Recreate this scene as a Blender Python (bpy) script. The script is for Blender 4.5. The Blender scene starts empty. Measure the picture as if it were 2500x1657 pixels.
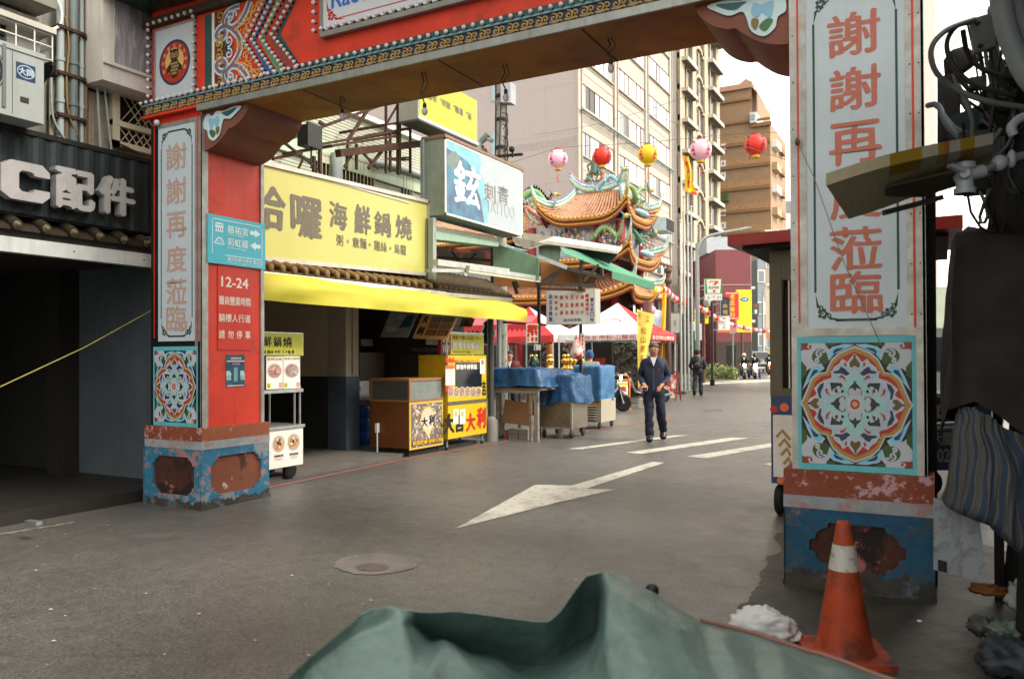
import bpy, bmesh, math, random
from mathutils import Vector as V, Matrix, noise
R = math.radians
rnd = random.Random(7)
scene = bpy.context.scene
COL = scene.collection
# ------------------------------------------------------------------ camera (28 mm lens, eye height 1.45 m, street runs along +y)
TH, PITCH, ROLL, SH = R(28.4), R(0.6), R(-0.25), 0.0094
FPX = 1944.6
cam_d = bpy.data.cameras.new('camera'); cam = bpy.data.objects.new('camera', cam_d); COL.objects.link(cam)
cam.location = (0, 0, 1.45)
CR = Matrix.Rotation(TH, 3, 'Z') @ Matrix.Rotation(R(90) + PITCH, 3, 'X') @ Matrix.Rotation(ROLL, 3, 'Z')
cam.rotation_euler = CR.to_euler()
cam_d.lens = 28; cam_d.sensor_width = 36; cam_d.shift_y = SH; cam_d.clip_end = 3000; cam_d.clip_start = 0.05
cam_d.dof.use_dof = True; cam_d.dof.focus_distance = 9.0; cam_d.dof.aperture_fstop = 3.2
scene.camera = cam
CO = V((0, 0, 1.45)); FW = CR @ V((0, 0, -1))
def ray(px, py):
    return CR @ V(((px - 1250) / FPX, (828.5 - py + SH * 2500) / FPX, -1))
def at(px, py, x=None, y=None, z=None, d=None):
    r = ray(px, py)
    if x is not None: t = x / r.x
    elif y is not None: t = y / r.y
    elif z is not None: t = (z - 1.45) / r.z
    else: t = d
    return CO + r * t
# ------------------------------------------------------------------ materials
def lin(h):
    h = h.lstrip('#'); o = []
    for i in (0, 2, 4):
        c = int(h[i:i+2], 16) / 255
        o.append(c / 12.92 if c <= .04045 else ((c + .055) / 1.055) ** 2.4)
    return o
MATS = {}
def M(name, col, rough=.65, metal=0, var=.14, scale=5, bump=0, bscale=60, col2=None, thr=.6, s2=6, soft=.04, col3=None, thr3=.66, s3=11, emit=0, spec=.4, stretch=None, streak=0, alpha=1, trans=0, sss=0):
    if name in MATS: return MATS[name]
    m = bpy.data.materials.new(name); m.use_nodes = True; MATS[name] = m
    nt = m.node_tree; N = nt.nodes; L = nt.links
    b = N['Principled BSDF']
    c = lin(col)
    tc = N.new('ShaderNodeTexCoord')
    src = tc.outputs['Object']
    if stretch:
        mp = N.new('ShaderNodeMapping'); mp.inputs['Scale'].default_value = stretch; L.new(src, mp.inputs['Vector']); src = mp.outputs[0]
    def nz(sc, det=5, rg=.6):
        n = N.new('ShaderNodeTexNoise'); n.inputs['Scale'].default_value = sc; n.inputs['Detail'].default_value = det; n.inputs['Roughness'].default_value = rg
        L.new(src, n.inputs['Vector']); return n.outputs['Fac']
    def ramp(f, p0, p1, c0, c1):
        r = N.new('ShaderNodeValToRGB'); r.color_ramp.elements[0].position = max(0, p0); r.color_ramp.elements[1].position = min(1, p1)
        r.color_ramp.elements[0].color = (*c0, 1); r.color_ramp.elements[1].color = (*c1, 1); L.new(f, r.inputs[0]); return r.outputs[0]
    def mix(f, a, bb):
        x = N.new('ShaderNodeMix'); x.data_type = 'RGBA'; L.new(f, x.inputs[0]); L.new(a, x.inputs[6])
        if hasattr(bb, 'default_value'): L.new(bb, x.inputs[7])
        else: x.inputs[7].default_value = (*bb, 1)
        return x.outputs[2]
    out = ramp(nz(scale), .25, .75, [max(0, k * (1 - var)) for k in c], [min(1, k * (1 + var)) for k in c])
    if streak:
        mp = N.new('ShaderNodeMapping'); mp.inputs['Scale'].default_value = (9, 9, .7); L.new(tc.outputs['Object'], mp.inputs['Vector'])
        n = N.new('ShaderNodeTexNoise'); n.inputs['Scale'].default_value = 1.6; n.inputs['Detail'].default_value = 6; L.new(mp.outputs[0], n.inputs['Vector'])
        f = ramp(n.outputs['Fac'], .5, .75, (0, 0, 0), (streak,) * 3)
        out = mix(f, out, [k * .35 for k in c])
    if col2:
        f = ramp(nz(s2, 8, .65), thr - soft, thr + soft, (0, 0, 0), (1, 1, 1)); out = mix(f, out, lin(col2))
    if col3:
        f = ramp(nz(s3, 8, .7), thr3 - soft, thr3 + soft, (0, 0, 0), (1, 1, 1)); out = mix(f, out, lin(col3))
    L.new(out, b.inputs['Base Color'])
    rr = ramp(nz(scale * 2.3), .2, .8, [max(0, rough - .12)] * 3, [min(1, rough + .12)] * 3); L.new(rr, b.inputs['Roughness'])
    b.inputs['Metallic'].default_value = metal; b.inputs['Specular IOR Level'].default_value = spec
    if bump:
        bn = N.new('ShaderNodeBump'); bn.inputs['Strength'].default_value = bump; bn.inputs['Distance'].default_value = .02
        L.new(nz(bscale), bn.inputs['Height']); L.new(bn.outputs[0], b.inputs['Normal'])
    if emit:
        L.new(out, b.inputs['Emission Color']); b.inputs['Emission Strength'].default_value = emit
    if alpha < 1: b.inputs['Alpha'].default_value = alpha
    if trans: b.inputs['Transmission Weight'].default_value = trans
    if sss:
        b.inputs['Subsurface Weight'].default_value = sss; b.inputs['Subsurface Radius'].default_value = (.02, .012, .008)
    return m
# ------------------------------------------------------------------ geometry
class F:
    """plane frame: origin, unit u, unit v, normal n = u x v"""
    def __init__(s, o, u, v): s.o = V(o); s.u = V(u).normalized(); s.v = V(v).normalized(); s.n = s.u.cross(s.v).normalized()
    def __call__(s, u, v, h=0): return s.o + s.u * u + s.v * v + s.n * h
    def shift(s, u, v, h=0): return F(s(u, v, h), s.u, s.v)
def fy(o): return F(o, (1, 0, 0), (0, 0, 1))        # faces -y (towards the camera side)
def fx(o): return F(o, (0, 1, 0), (0, 0, 1))        # faces +x (towards the street from the left side)
def cat(P, n=5, closed=True):
    P = [V((p[0], p[1], 0)) if len(p) == 2 else V(p) for p in P]; out = []; k = len(P)
    for i in range(k if closed else k - 1):
        if closed: a, b, c, d = P[(i-1) % k], P[i], P[(i+1) % k], P[(i+2) % k]
        else: a, b, c, d = P[max(i-1, 0)], P[i], P[i+1], P[min(i+2, k-1)]
        for j in range(n):
            t = j / n
            out.append(.5 * ((2*b) + (c-a)*t + (2*a-5*b+4*c-d)*t*t + (3*b-a-3*c+d)*t**3))
    if not closed: out.append(P[-1])
    return out
_TXT = {}
def text_geo(s, bold):
    k = (s, bold)
    if k not in _TXT:
        c = bpy.data.curves.new('lettering', 'FONT'); c.body = s; c.offset = bold; c.resolution_u = 3
        o = bpy.data.objects.new('lettering', c); COL.objects.link(o)
        dg = bpy.context.evaluated_depsgraph_get(); m = bpy.data.meshes.new_from_object(o.evaluated_get(dg))
        vs = [tuple(v.co[:2]) for v in m.vertices]; fs = [tuple(p.vertices) for p in m.polygons]
        bpy.data.objects.remove(o); bpy.data.curves.remove(c); bpy.data.meshes.remove(m)
        if not vs: vs = [(0, 0), (1, 0), (0, 1)]; fs = []
        x0 = min(v[0] for v in vs); x1 = max(v[0] for v in vs); y0 = min(v[1] for v in vs); y1 = max(v[1] for v in vs)
        _TXT[k] = ([((v[0]-x0)/max(x1-x0, 1e-4), (v[1]-y0)/max(y1-y0, 1e-4)) for v in vs], fs, (x1-x0, y1-y0))
    return _TXT[k]
class MB:
    def __init__(s): s.v = []; s.f = []; s.fm = []; s.ms = []; s.sm = []
    def add(s, vs, fs, m, smooth=False):
        o = len(s.v); s.v.extend(V(v) for v in vs)
        if m not in s.ms: s.ms.append(m)
        k = s.ms.index(m)
        for f in fs: s.f.append([i + o for i in f]); s.fm.append(k); s.sm.append(smooth)
        return s
    def hexa(s, c, m):
        return s.add(c, [(0,3,2,1), (4,5,6,7), (0,1,5,4), (1,2,6,5), (2,3,7,6), (3,0,4,7)], m)
    def box(s, a, b, m):
        x0, y0, z0 = (min(a[i], b[i]) for i in range(3)); x1, y1, z1 = (max(a[i], b[i]) for i in range(3))
        return s.hexa([(x0,y0,z0),(x1,y0,z0),(x1,y1,z0),(x0,y1,z0),(x0,y0,z1),(x1,y0,z1),(x1,y1,z1),(x0,y1,z1)], m)
    def fbox(s, F_, u0, v0, h0, u1, v1, h1, m):
        return s.hexa([F_(u0,v0,h0),F_(u1,v0,h0),F_(u1,v1,h0),F_(u0,v1,h0),F_(u0,v0,h1),F_(u1,v0,h1),F_(u1,v1,h1),F_(u0,v1,h1)], m)
    def quad(s, a, b, c, d, m): return s.add([a, b, c, d], [(0, 1, 2, 3)], m)
    def poly(s, F_, pts, h, m): return s.add([F_(p[0], p[1], h) for p in pts], [tuple(range(len(pts)))], m)
    def rect(s, F_, u0, v0, u1, v1, h, m): return s.poly(F_, [(u0,v0),(u1,v0),(u1,v1),(u0,v1)], h, m)
    def disc(s, F_, u, v, r, h, m, n=20, ry=None):
        return s.poly(F_, [(u + r*math.cos(6.2832*i/n), v + (ry or r)*math.sin(6.2832*i/n)) for i in range(n)], h, m)
    def plate(s, F_, pts, h0, h1, m):
        n = len(pts); vs = [F_(p[0], p[1], h0) for p in pts] + [F_(p[0], p[1], h1) for p in pts]
        fs = [tuple(range(n-1, -1, -1)), tuple(range(n, 2*n))] + [(i, (i+1) % n, n+(i+1) % n, n+i) for i in range(n)]
        return s.add(vs, fs, m)
    def slab(s, pts, off, m):
        """thick sheet: polygon pts extruded by vector off"""
        n = len(pts); off = V(off); vs = [V(p) for p in pts] + [V(p) + off for p in pts]
        return s.add(vs, [tuple(range(n-1, -1, -1)), tuple(range(n, 2*n))] + [(i, (i+1) % n, n+(i+1) % n, n+i) for i in range(n)], m)
    def cyl(s, p0, p1, r0, m, r1=None, n=10, smooth=True): return s.tube([p0, p1], [r0, r0 if r1 is None else r1], m, n, smooth)
    def tube(s, pts, r, m, n=6, smooth=True, cap=True):
        pts = [V(p) for p in pts]; k = len(pts)
        rs = list(r) if isinstance(r, (list, tuple)) else [r] * k
        vs = []; up = None
        for i, p in enumerate(pts):
            t = (pts[min(i+1, k-1)] - pts[max(i-1, 0)])
            t = t.normalized() if t.length > 1e-9 else V((0, 0, 1))
            if up is None: up = V((0, 0, 1)) if abs(t.z) < .9 else V((1, 0, 0))
            a = t.cross(up)
            if a.length < 1e-4: a = t.cross(V((0, 1, 0)))
            a.normalize(); b = a.cross(t).normalized(); up = b
            for j in range(n):
                q = 6.28318 * j / n; vs.append(p + (a * math.cos(q) + b * math.sin(q)) * rs[i])
        fs = [(i*n+j, i*n+(j+1) % n, (i+1)*n+(j+1) % n, (i+1)*n+j) for i in range(k-1) for j in range(n)]
        s.add(vs, fs, m, smooth)
        if cap: s.add(vs[:n], [tuple(range(n-1, -1, -1))], m); s.add(vs[-n:], [tuple(range(n))], m)
        return s
    def bar(s, p0, p1, w, m, d=None):
        p0 = V(p0); p1 = V(p1); t = (p1 - p0).normalized(); up = V((0, 0, 1)) if abs(t.z) < .95 else V((1, 0, 0))
        a = t.cross(up).normalized() * w / 2; b = a.cross(t).normalized() * (d or w) / 2
        return s.hexa([p0-a-b, p0+a-b, p0+a+b, p0-a+b, p1-a-b, p1+a-b, p1+a+b, p1-a+b], m)
    def lathe(s, o, prof, m, n=16, smooth=True, axis=None):
        o = V(o); vs = []; Q = V((0, 0, 1)).rotation_difference(V(axis)).to_matrix() if axis is not None else Matrix.Identity(3)
        for r, z in prof:
            for j in range(n): q = 6.28318*j/n; vs.append(o + Q @ V((r*math.cos(q), r*math.sin(q), z)))
        k = len(prof)
        fs = [(i*n+j, i*n+(j+1) % n, (i+1)*n+(j+1) % n, (i+1)*n+j) for i in range(k-1) for j in range(n)]
        s.add(vs, fs, m, smooth)
        s.add(vs[:n], [tuple(range(n-1, -1, -1))], m); s.add(vs[-n:], [tuple(range(n))], m)
        return s
    def ell(s, c, r, m, n=12, k=8, Q=None):
        c = V(c); r = (r, r, r) if not isinstance(r, (tuple, list)) else r; vs = []; Q = Q or Matrix.Identity(3)
        for i in range(1, k):
            a = math.pi*i/k - math.pi/2
            for j in range(n): q = 6.28318*j/n; vs.append(c + Q @ V((r[0]*math.cos(a)*math.cos(q), r[1]*math.cos(a)*math.sin(q), r[2]*math.sin(a))))
        b = len(vs); vs += [c + Q @ V((0, 0, -r[2])), c + Q @ V((0, 0, r[2]))]
        fs = [(i*n+j, i*n+(j+1) % n, (i+1)*n+(j+1) % n, (i+1)*n+j) for i in range(k-2) for j in range(n)]
        fs += [(b, (j+1) % n, j) for j in range(n)] + [(b+1, (k-2)*n+j, (k-2)*n+(j+1) % n) for j in range(n)]
        return s.add(vs, fs, m, True)
    def ribbon(s, F_, pts, w, h, m, taper=True, th=0):
        P = [V((p[0], p[1], 0)) for p in pts]; k = len(P); vs = []; fs = []
        for i, p in enumerate(P):
            t = (P[min(i+1, k-1)] - P[max(i-1, 0)]).normalized(); q = V((-t.y, t.x, 0))
            ww = w/2 * (1 if not taper else (.25 + .75*math.sin(math.pi*min(1, max(0, (i+.5)/k)))**.6))
            a, b = p + q*ww, p - q*ww; vs += [F_(a.x, a.y, h), F_(b.x, b.y, h)]
        fs = [(2*i+1, 2*i+3, 2*i+2, 2*i) for i in range(k-1)]
        return s.add(vs, fs, m)
    def text(s, F_, t, rect, m, h=.003, bold=.0, keep=False, jit=0, flip=False, ex=0):
        g, fs, (w0, h0) = text_geo(t, 0); u0, v0, u1, v1 = rect
        if keep:
            k = min((u1-u0)/w0, (v1-v0)/h0); cu, cv = (u0+u1)/2, (v0+v1)/2; u0, u1 = cu-k*w0/2, cu+k*w0/2; v0, v1 = cv-k*h0/2, cv+k*h0/2
        eu = bold*(v1-v0)
        for k, (du, dv) in enumerate(((-1, 0), (1, 0), (0, .7), (0, -.7)) if bold else ((0, 0),)):
            vs = []
            for a, b in g:
                if flip: a, b = 1-a, 1-b
                x = u0+eu+(u1-u0-2*eu)*a+du*eu; y = v0+eu+(v1-v0-2*eu)*b+dv*eu
                if jit:
                    q = noise.noise_vector(V((x/(v1-v0)*3, y/(v1-v0)*3, 3.1))); x += q.x*jit*(v1-v0); y += q.y*jit*(v1-v0)
                vs.append(F_(x, y, h+k*.0004))
            s.add(vs, fs, m)
            if ex:
                ec = {}
                for f in fs:
                    for i in range(len(f)): e = (f[i], f[(i+1) % len(f)]); ec[tuple(sorted(e))] = ec.get(tuple(sorted(e)), []) + [e]
                b_ = [F_(0, 0, -ex) - F_(0, 0, 0) + v for v in vs]; n = len(vs)
                s.add(vs + b_, [(e[0][1], e[0][0], n+e[0][0], n+e[0][1]) for e in ec.values() if len(e) == 1], m)
        return s
    def vtext(s, F_, t, u0, u1, vtop, vbot, m, h=.003, bold=.0, gap=.16, jit=0):
        n = len(t); st = (vtop - vbot) / n
        for i, ch in enumerate(t):
            if ch == ' ': continue
            s.text(F_, ch, (u0, vtop-(i+1)*st+st*gap/2, u1, vtop-i*st-st*gap/2), m, h, bold, jit=jit)
        return s
    def build(s, name, parent=None, org=None):
        me = bpy.data.meshes.new(name); o = bpy.data.objects.new(name, me)
        if parent is not None: g = ORG[parent.name]
        elif org is not None: g = V(org)
        else:
            xs = [v.x for v in s.v]; ys = [v.y for v in s.v]; zs = [v.z for v in s.v]
            g = V(((min(xs)+max(xs))/2, (min(ys)+max(ys))/2, min(zs)))
        me.from_pydata([tuple(v - g) for v in s.v], [], s.f)
        for m in s.ms: me.materials.append(m)
        me.polygons.foreach_set('material_index', s.fm); me.polygons.foreach_set('use_smooth', s.sm); me.update()
        COL.objects.link(o); ORG[o.name] = g
        if parent is not None: o.parent = parent
        else: o.location = g
        return o
ORG = {}
def tag(o, label=None, cat=None, group=None, kind=None):
    if label: o['label'] = label
    if cat: o['category'] = cat
    if group: o['group'] = group
    if kind: o['kind'] = kind
    return o
def thing(name, label, cat, loc, group=None):
    o = bpy.data.objects.new(name, None); COL.objects.link(o); o.location = loc; o.empty_display_size = .1
    ORG[o.name] = V(loc); return tag(o, label, cat, group)
def single(name, mb, label, cat, group=None): return tag(mb.build(name), label, cat, group)
def struct(name, mb): return tag(mb.build(name), kind='structure')
def kids(o): return [c for c in bpy.data.objects if c.parent == o]
def dup(root, loc, rz=0, label=None, group=None, scale=None):
    r = root.copy(); COL.objects.link(r); r.location = loc; r.rotation_euler = (0, 0, rz); ORG[r.name] = V(loc)
    if label: r['label'] = label
    if group: r['group'] = group
    if scale: r.scale = (scale,) * 3
    def rec(a, b):
        for ch in kids(a):
            c = ch.copy(); COL.objects.link(c); c.parent = b; rec(ch, c)
    rec(root, r); return r
def spiral(cu, cv, r0, r1, a0, turns, n=18):
    return [(cu + (r0+(r1-r0)*i/n)*math.cos(a0+turns*6.2832*i/n), cv + (r0+(r1-r0)*i/n)*math.sin(a0+turns*6.2832*i/n)) for i in range(n+1)]
# ------------------------------------------------------------------ light
w = bpy.data.worlds.new('World'); scene.world = w; w.use_nodes = True
nt = w.node_tree; bg = nt.nodes['Background']; sky = nt.nodes.new('ShaderNodeTexSky'); sky.sky_type = 'NISHITA'; sky.sun_disc = False
SUN_EL, SUN_ROT = R(50), R(86)
sky.sun_elevation = SUN_EL; sky.sun_rotation = SUN_ROT; sky.dust_density = 1.0; sky.air_density = 1.2; sky.ozone_density = 1.0
hs = nt.nodes.new('ShaderNodeHueSaturation'); hs.inputs['Saturation'].default_value = .10
nt.links.new(sky.outputs[0], hs.inputs['Color'])
wm = nt.nodes.new('ShaderNodeMix'); wm.data_type = 'RGBA'; wm.blend_type = 'MULTIPLY'; wm.inputs[0].default_value = 1; wm.inputs[7].default_value = (1.06, 1.0, .89, 1)      # thin warm overcast
nt.links.new(hs.outputs[0], wm.inputs[6]); nt.links.new(wm.outputs[2], bg.inputs['Color']); bg.inputs['Strength'].default_value = .15
sd = bpy.data.lights.new('sun', 'SUN'); sun = bpy.data.objects.new('sun', sd); COL.objects.link(sun)
sd.energy = 1.0; sd.angle = R(14); sd.color = (1, .94, .84)
# sun_rotation is measured clockwise from +y: direction to sun
sv = V((math.sin(SUN_ROT)*math.cos(SUN_EL), math.cos(SUN_ROT)*math.cos(SUN_EL), math.sin(SUN_EL)))
sun.rotation_euler = sv.to_track_quat('Z', 'Y').to_euler(); sun.location = sv * 60
scene.view_settings.view_transform = 'Standard'; scene.view_settings.look = 'None'; scene.view_settings.exposure = 1.9
scene.cycles.use_denoising = True; scene.cycles.max_bounces = 6
# ------------------------------------------------------------------ shared materials
STEEL = M('brushed_steel', '#a8aaa8', .38, .75, .2, 9, .1, 80, streak=.3)
DSTEEL = M('grey_steel_paint', '#7d8683', .5, .3, .2, 6, streak=.3)
TRIM = M('worn_trim', '#a3a39f', .45, .45, .2, 8, col2='#837c70', thr=.6, s2=7, soft=.18, streak=.25)
BLACK = M('black_paint', '#141413', .5)
DARK = M('dark_void', '#1c1a17', .8)
WHITE = M('white_paint', '#d9d9d4', .5, streak=.2)
RUST = M('rusted_iron', '#3d261b', .8, .2, .4, 12, .3, 90, col2='#6a4630', thr=.62, s2=20)
RED = M('gate_red', '#cc3620', .5, var=.12, scale=3, col2='#8a3a22', thr=.64, s2=5, soft=.08, streak=.25)
# ================================================================== ground
def ground_mat():
    m = bpy.data.materials.new('asphalt'); m.use_nodes = True; nt = m.node_tree; N = nt.nodes; L = nt.links; b = N['Principled BSDF']
    tc = N.new('ShaderNodeTexCoord'); src = tc.outputs['Object']
    def nz(sc, det=6, rg=.6):
        n = N.new('ShaderNodeTexNoise'); n.inputs['Scale'].default_value = sc; n.inputs['Detail'].default_value = det; n.inputs['Roughness'].default_value = rg; L.new(src, n.inputs['Vector']); return n.outputs['Fac']
    def rp(f, a, c, p, q):
        r = N.new('ShaderNodeValToRGB'); r.color_ramp.elements[0].position = a; r.color_ramp.elements[1].position = c
        r.color_ramp.elements[0].color = (*p, 1); r.color_ramp.elements[1].color = (*q, 1); L.new(f, r.inputs[0]); return r.outputs[0]
    def mix(f, a, c, mode='MIX', k=None):
        x = N.new('ShaderNodeMix'); x.data_type = 'RGBA'; x.blend_type = mode
        if k is None: L.new(f, x.inputs[0])
        else: x.inputs[0].default_value = k
        L.new(a, x.inputs[6])
        if isinstance(c, tuple): x.inputs[7].default_value = (*c, 1)
        else: L.new(c, x.inputs[7])
        return x.outputs[2]
    vo = N.new('ShaderNodeTexVoronoi'); vo.inputs['Scale'].default_value = 110; L.new(src, vo.inputs['Vector'])
    speck = rp(vo.outputs['Color'], .1, .95, (.5,)*3, (1.55,)*3)
    base = rp(nz(.7), .3, .7, (.076, .0715, .0655), (.100, .094, .086))
    base = mix(None, base, speck, 'MULTIPLY', .8)
    base = mix(None, base, rp(nz(7), .3, .7, (.84,)*3, (1.16,)*3), 'MULTIPLY', 1); base = mix(None, base, rp(nz(34, 3, .7), .3, .7, (.82,)*3, (1.18,)*3), 'MULTIPLY', 1)
    f = rp(nz(.35, 4), .56, .62, (0,)*3, (.5,)*3); base = mix(f, base, (.06, .056, .05))           # darker old patches
    f = rp(nz(2.6, 9, .75), .66, .72, (0,)*3, (.55,)*3); base = mix(f, base, (.045, .04, .034))     # oil stains
    v2 = N.new('ShaderNodeTexVoronoi'); v2.feature = 'DISTANCE_TO_EDGE'; v2.inputs['Scale'].default_value = .33
    w_ = N.new('ShaderNodeMix'); w_.data_type = 'RGBA'; w_.inputs[0].default_value = .3
    nn = N.new('ShaderNodeTexNoise'); nn.inputs['Scale'].default_value = 1.3; nn.inputs['Detail'].default_value = 6; L.new(src, nn.inputs['Vector'])
    L.new(src, w_.inputs[6]); L.new(nn.outputs['Color'], w_.inputs[7]); L.new(w_.outputs[2], v2.inputs['Vector'])
    cr = rp(v2.outputs['Distance'], .0, .006, (.3,)*3, (0,)*3); base = mix(cr, base, (.03, .028, .025))   # cracks
    v3 = N.new('ShaderNodeTexVoronoi'); v3.inputs['Scale'].default_value = 2.6; L.new(src, v3.inputs['Vector'])
    sp = rp(v3.outputs['Distance'], .02, .035, (.8,)*3, (0,)*3); base = mix(sp, base, (.3, .28, .25))       # gum spots
    L.new(base, b.inputs['Base Color'])
    L.new(rp(nz(3), .3, .7, (.36,)*3, (.52,)*3), b.inputs['Roughness']); b.inputs['Specular IOR Level'].default_value = .5
    bp = N.new('ShaderNodeBump'); bp.inputs['Strength'].default_value = .3; bp.inputs['Distance'].default_value = .004
    L.new(vo.outputs['Distance'], bp.inputs['Height']); L.new(bp.outputs[0], b.inputs['Normal'])
    return m
ASPH = ground_mat()
m = MB(); m.quad((-400, -60, 0), (400, -60, 0), (400, 700, 0), (-400, 700, 0), ASPH); struct('road', m)
PAVE = M('pavement_concrete', '#57524c', .8, var=.2, scale=4, bump=.3, col2='#5a544d', thr=.58, s2=3, soft=.1)
m = MB(); m.box((-14, 6.15, 0), (-6.98, 17.2, .05), PAVE); struct('pavement', m)
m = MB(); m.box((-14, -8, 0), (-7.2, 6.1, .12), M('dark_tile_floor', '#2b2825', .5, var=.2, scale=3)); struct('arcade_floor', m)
PAINT = M('road_paint', '#aba79c', .65, var=.16, scale=12, col2='#716c64', thr=.6, s2=11, soft=.05, col3='#8a857b', thr3=.56, s3=3, bump=.2)
REDL = M('red_line_paint', '#8d4a43', .7, var=.2, scale=8, col2='#5d5650', thr=.52, s2=7, soft=.08)
def mark(name, pix, mat, z=.004):
    m = MB(); m.add([at(a, b, z=z) for a, b in pix], [tuple(range(len(pix)))], mat)
    if m.v and (m.v[1]-m.v[0]).cross(m.v[2]-m.v[0]).z < 0: m.f[0].reverse()
    return struct(name, m)
D = 1.0566
def P(*q): return [(q[i]*D, q[i+1]*D) for i in range(0, len(q), 2)]
mark('road_arrow', P(1050,1221, 1237,1119, 1322,1121, 1508,1066, 1536,1068, 1356,1128, 1421,1131, 1280,1162), PAINT)
mark('crosswalk', P(1308,1037, 1560,1005, 1592,1005, 1345,1037), PAINT)
mark('crosswalk', P(1444,1045, 1690,1010, 1732,1012, 1480,1048), PAINT)
mark('crosswalk', P(1586,1054, 1790,1022, 1830,1024, 1632,1058), PAINT)
mark('crosswalk', P(1760,1072, 1830,1060, 1880,1064, 1800,1078), PAINT)
mark('stop_line', P(1600,882, 1790,876, 1790,881, 1600,889), PAINT)
mark('manhole', P(1624,946, 1665,943, 1672,949, 1630,952), M('manhole_iron', '#55524d', .6, .3))
mark('road_line', P(0,1231, 60,1222, 170,1204, 172,1207, 60,1226, 0,1236), M('faded_line', '#77736a', .8, var=.3, scale=9, col2='#55514b', thr=.5, s2=12))
m = MB(); rl = [(-6.66, 6.3), (-6.72, 8), (-6.78, 9.8), (-6.6, 12), (-6.0, 15.4), (-5.75, 17.3), (-5.95, 19.3)]
pts = cat(rl, 6, False)
m.ribbon(F((0, 0, .004), (1, 0, 0), (0, 1, 0)), [(p.x, p.y) for p in pts], .09, 0, REDL, taper=False); struct('red_kerb_line', m)
# concrete patch with its little iron cover
m = MB(); c = at(868*D, 1300*D, z=.005)
pt = [(math.cos(a)*(.31+.06*noise.noise(V((math.cos(a)*2, math.sin(a)*2, 4)))), math.sin(a)*(.27+.07*noise.noise(V((math.cos(a)*3, math.sin(a)*3, 1))))) for a in [6.2832*i/40 for i in range(40)]]
FG = F((c.x, c.y, .0045), (1, 0, 0), (0, 1, 0)); m.poly(FG, pt, 0, M('patch_cement', '#67615a', .85, var=.15, scale=9, col2='#565049', thr=.55, s2=5, soft=.1))
m.poly(FG, [(.12*math.cos(6.28*i/16)+.05, .1*math.sin(6.28*i/16)-.1) for i in range(16)], .003, M('rusty_cover', '#564d46', .7, .2, .3, 20, .4))
struct('cement_patch', m)
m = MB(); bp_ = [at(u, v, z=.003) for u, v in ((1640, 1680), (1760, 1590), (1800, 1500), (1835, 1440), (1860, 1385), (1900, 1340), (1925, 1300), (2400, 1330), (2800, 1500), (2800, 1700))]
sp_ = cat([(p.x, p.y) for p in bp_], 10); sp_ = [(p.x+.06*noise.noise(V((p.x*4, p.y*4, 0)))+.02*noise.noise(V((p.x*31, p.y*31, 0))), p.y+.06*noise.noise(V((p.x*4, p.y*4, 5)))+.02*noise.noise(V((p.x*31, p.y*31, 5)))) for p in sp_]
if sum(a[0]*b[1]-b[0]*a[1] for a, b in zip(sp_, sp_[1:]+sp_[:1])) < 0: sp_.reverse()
m.poly(F((0, 0, .003), (1, 0, 0), (0, 1, 0)), sp_, 0, M('shade_dark_asphalt', '#3a3732', .6, var=.4, scale=2.5, col2='#48443e', thr=.5, s2=3.2, soft=.1, col3='#221f1c', thr3=.6, s3=30, bump=.3, bscale=90)); struct('shade_ground_patch', m)  # darkened ground polygon stands in for the shade around plinth and cone
m = MB()
lit = M('litter_pale', '#b9b2a4', .8)
for i in range(46):
    px = rnd.uniform(60, 1700); py = rnd.uniform(1180, 1640); p = at(px, py, z=.004); r = rnd.uniform(.004, .016)
    m.poly(F((p.x, p.y, .004), (1, 0, 0), (0, 1, 0)), [(r*math.cos(6.28*k/5+i)*rnd.uniform(.5, 1.3), r*math.sin(6.28*k/5+i)*rnd.uniform(.4, 1)) for k in range(5)], rnd.uniform(.001, .004), lit)
tag(m.build('litter'), kind='stuff')
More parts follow.
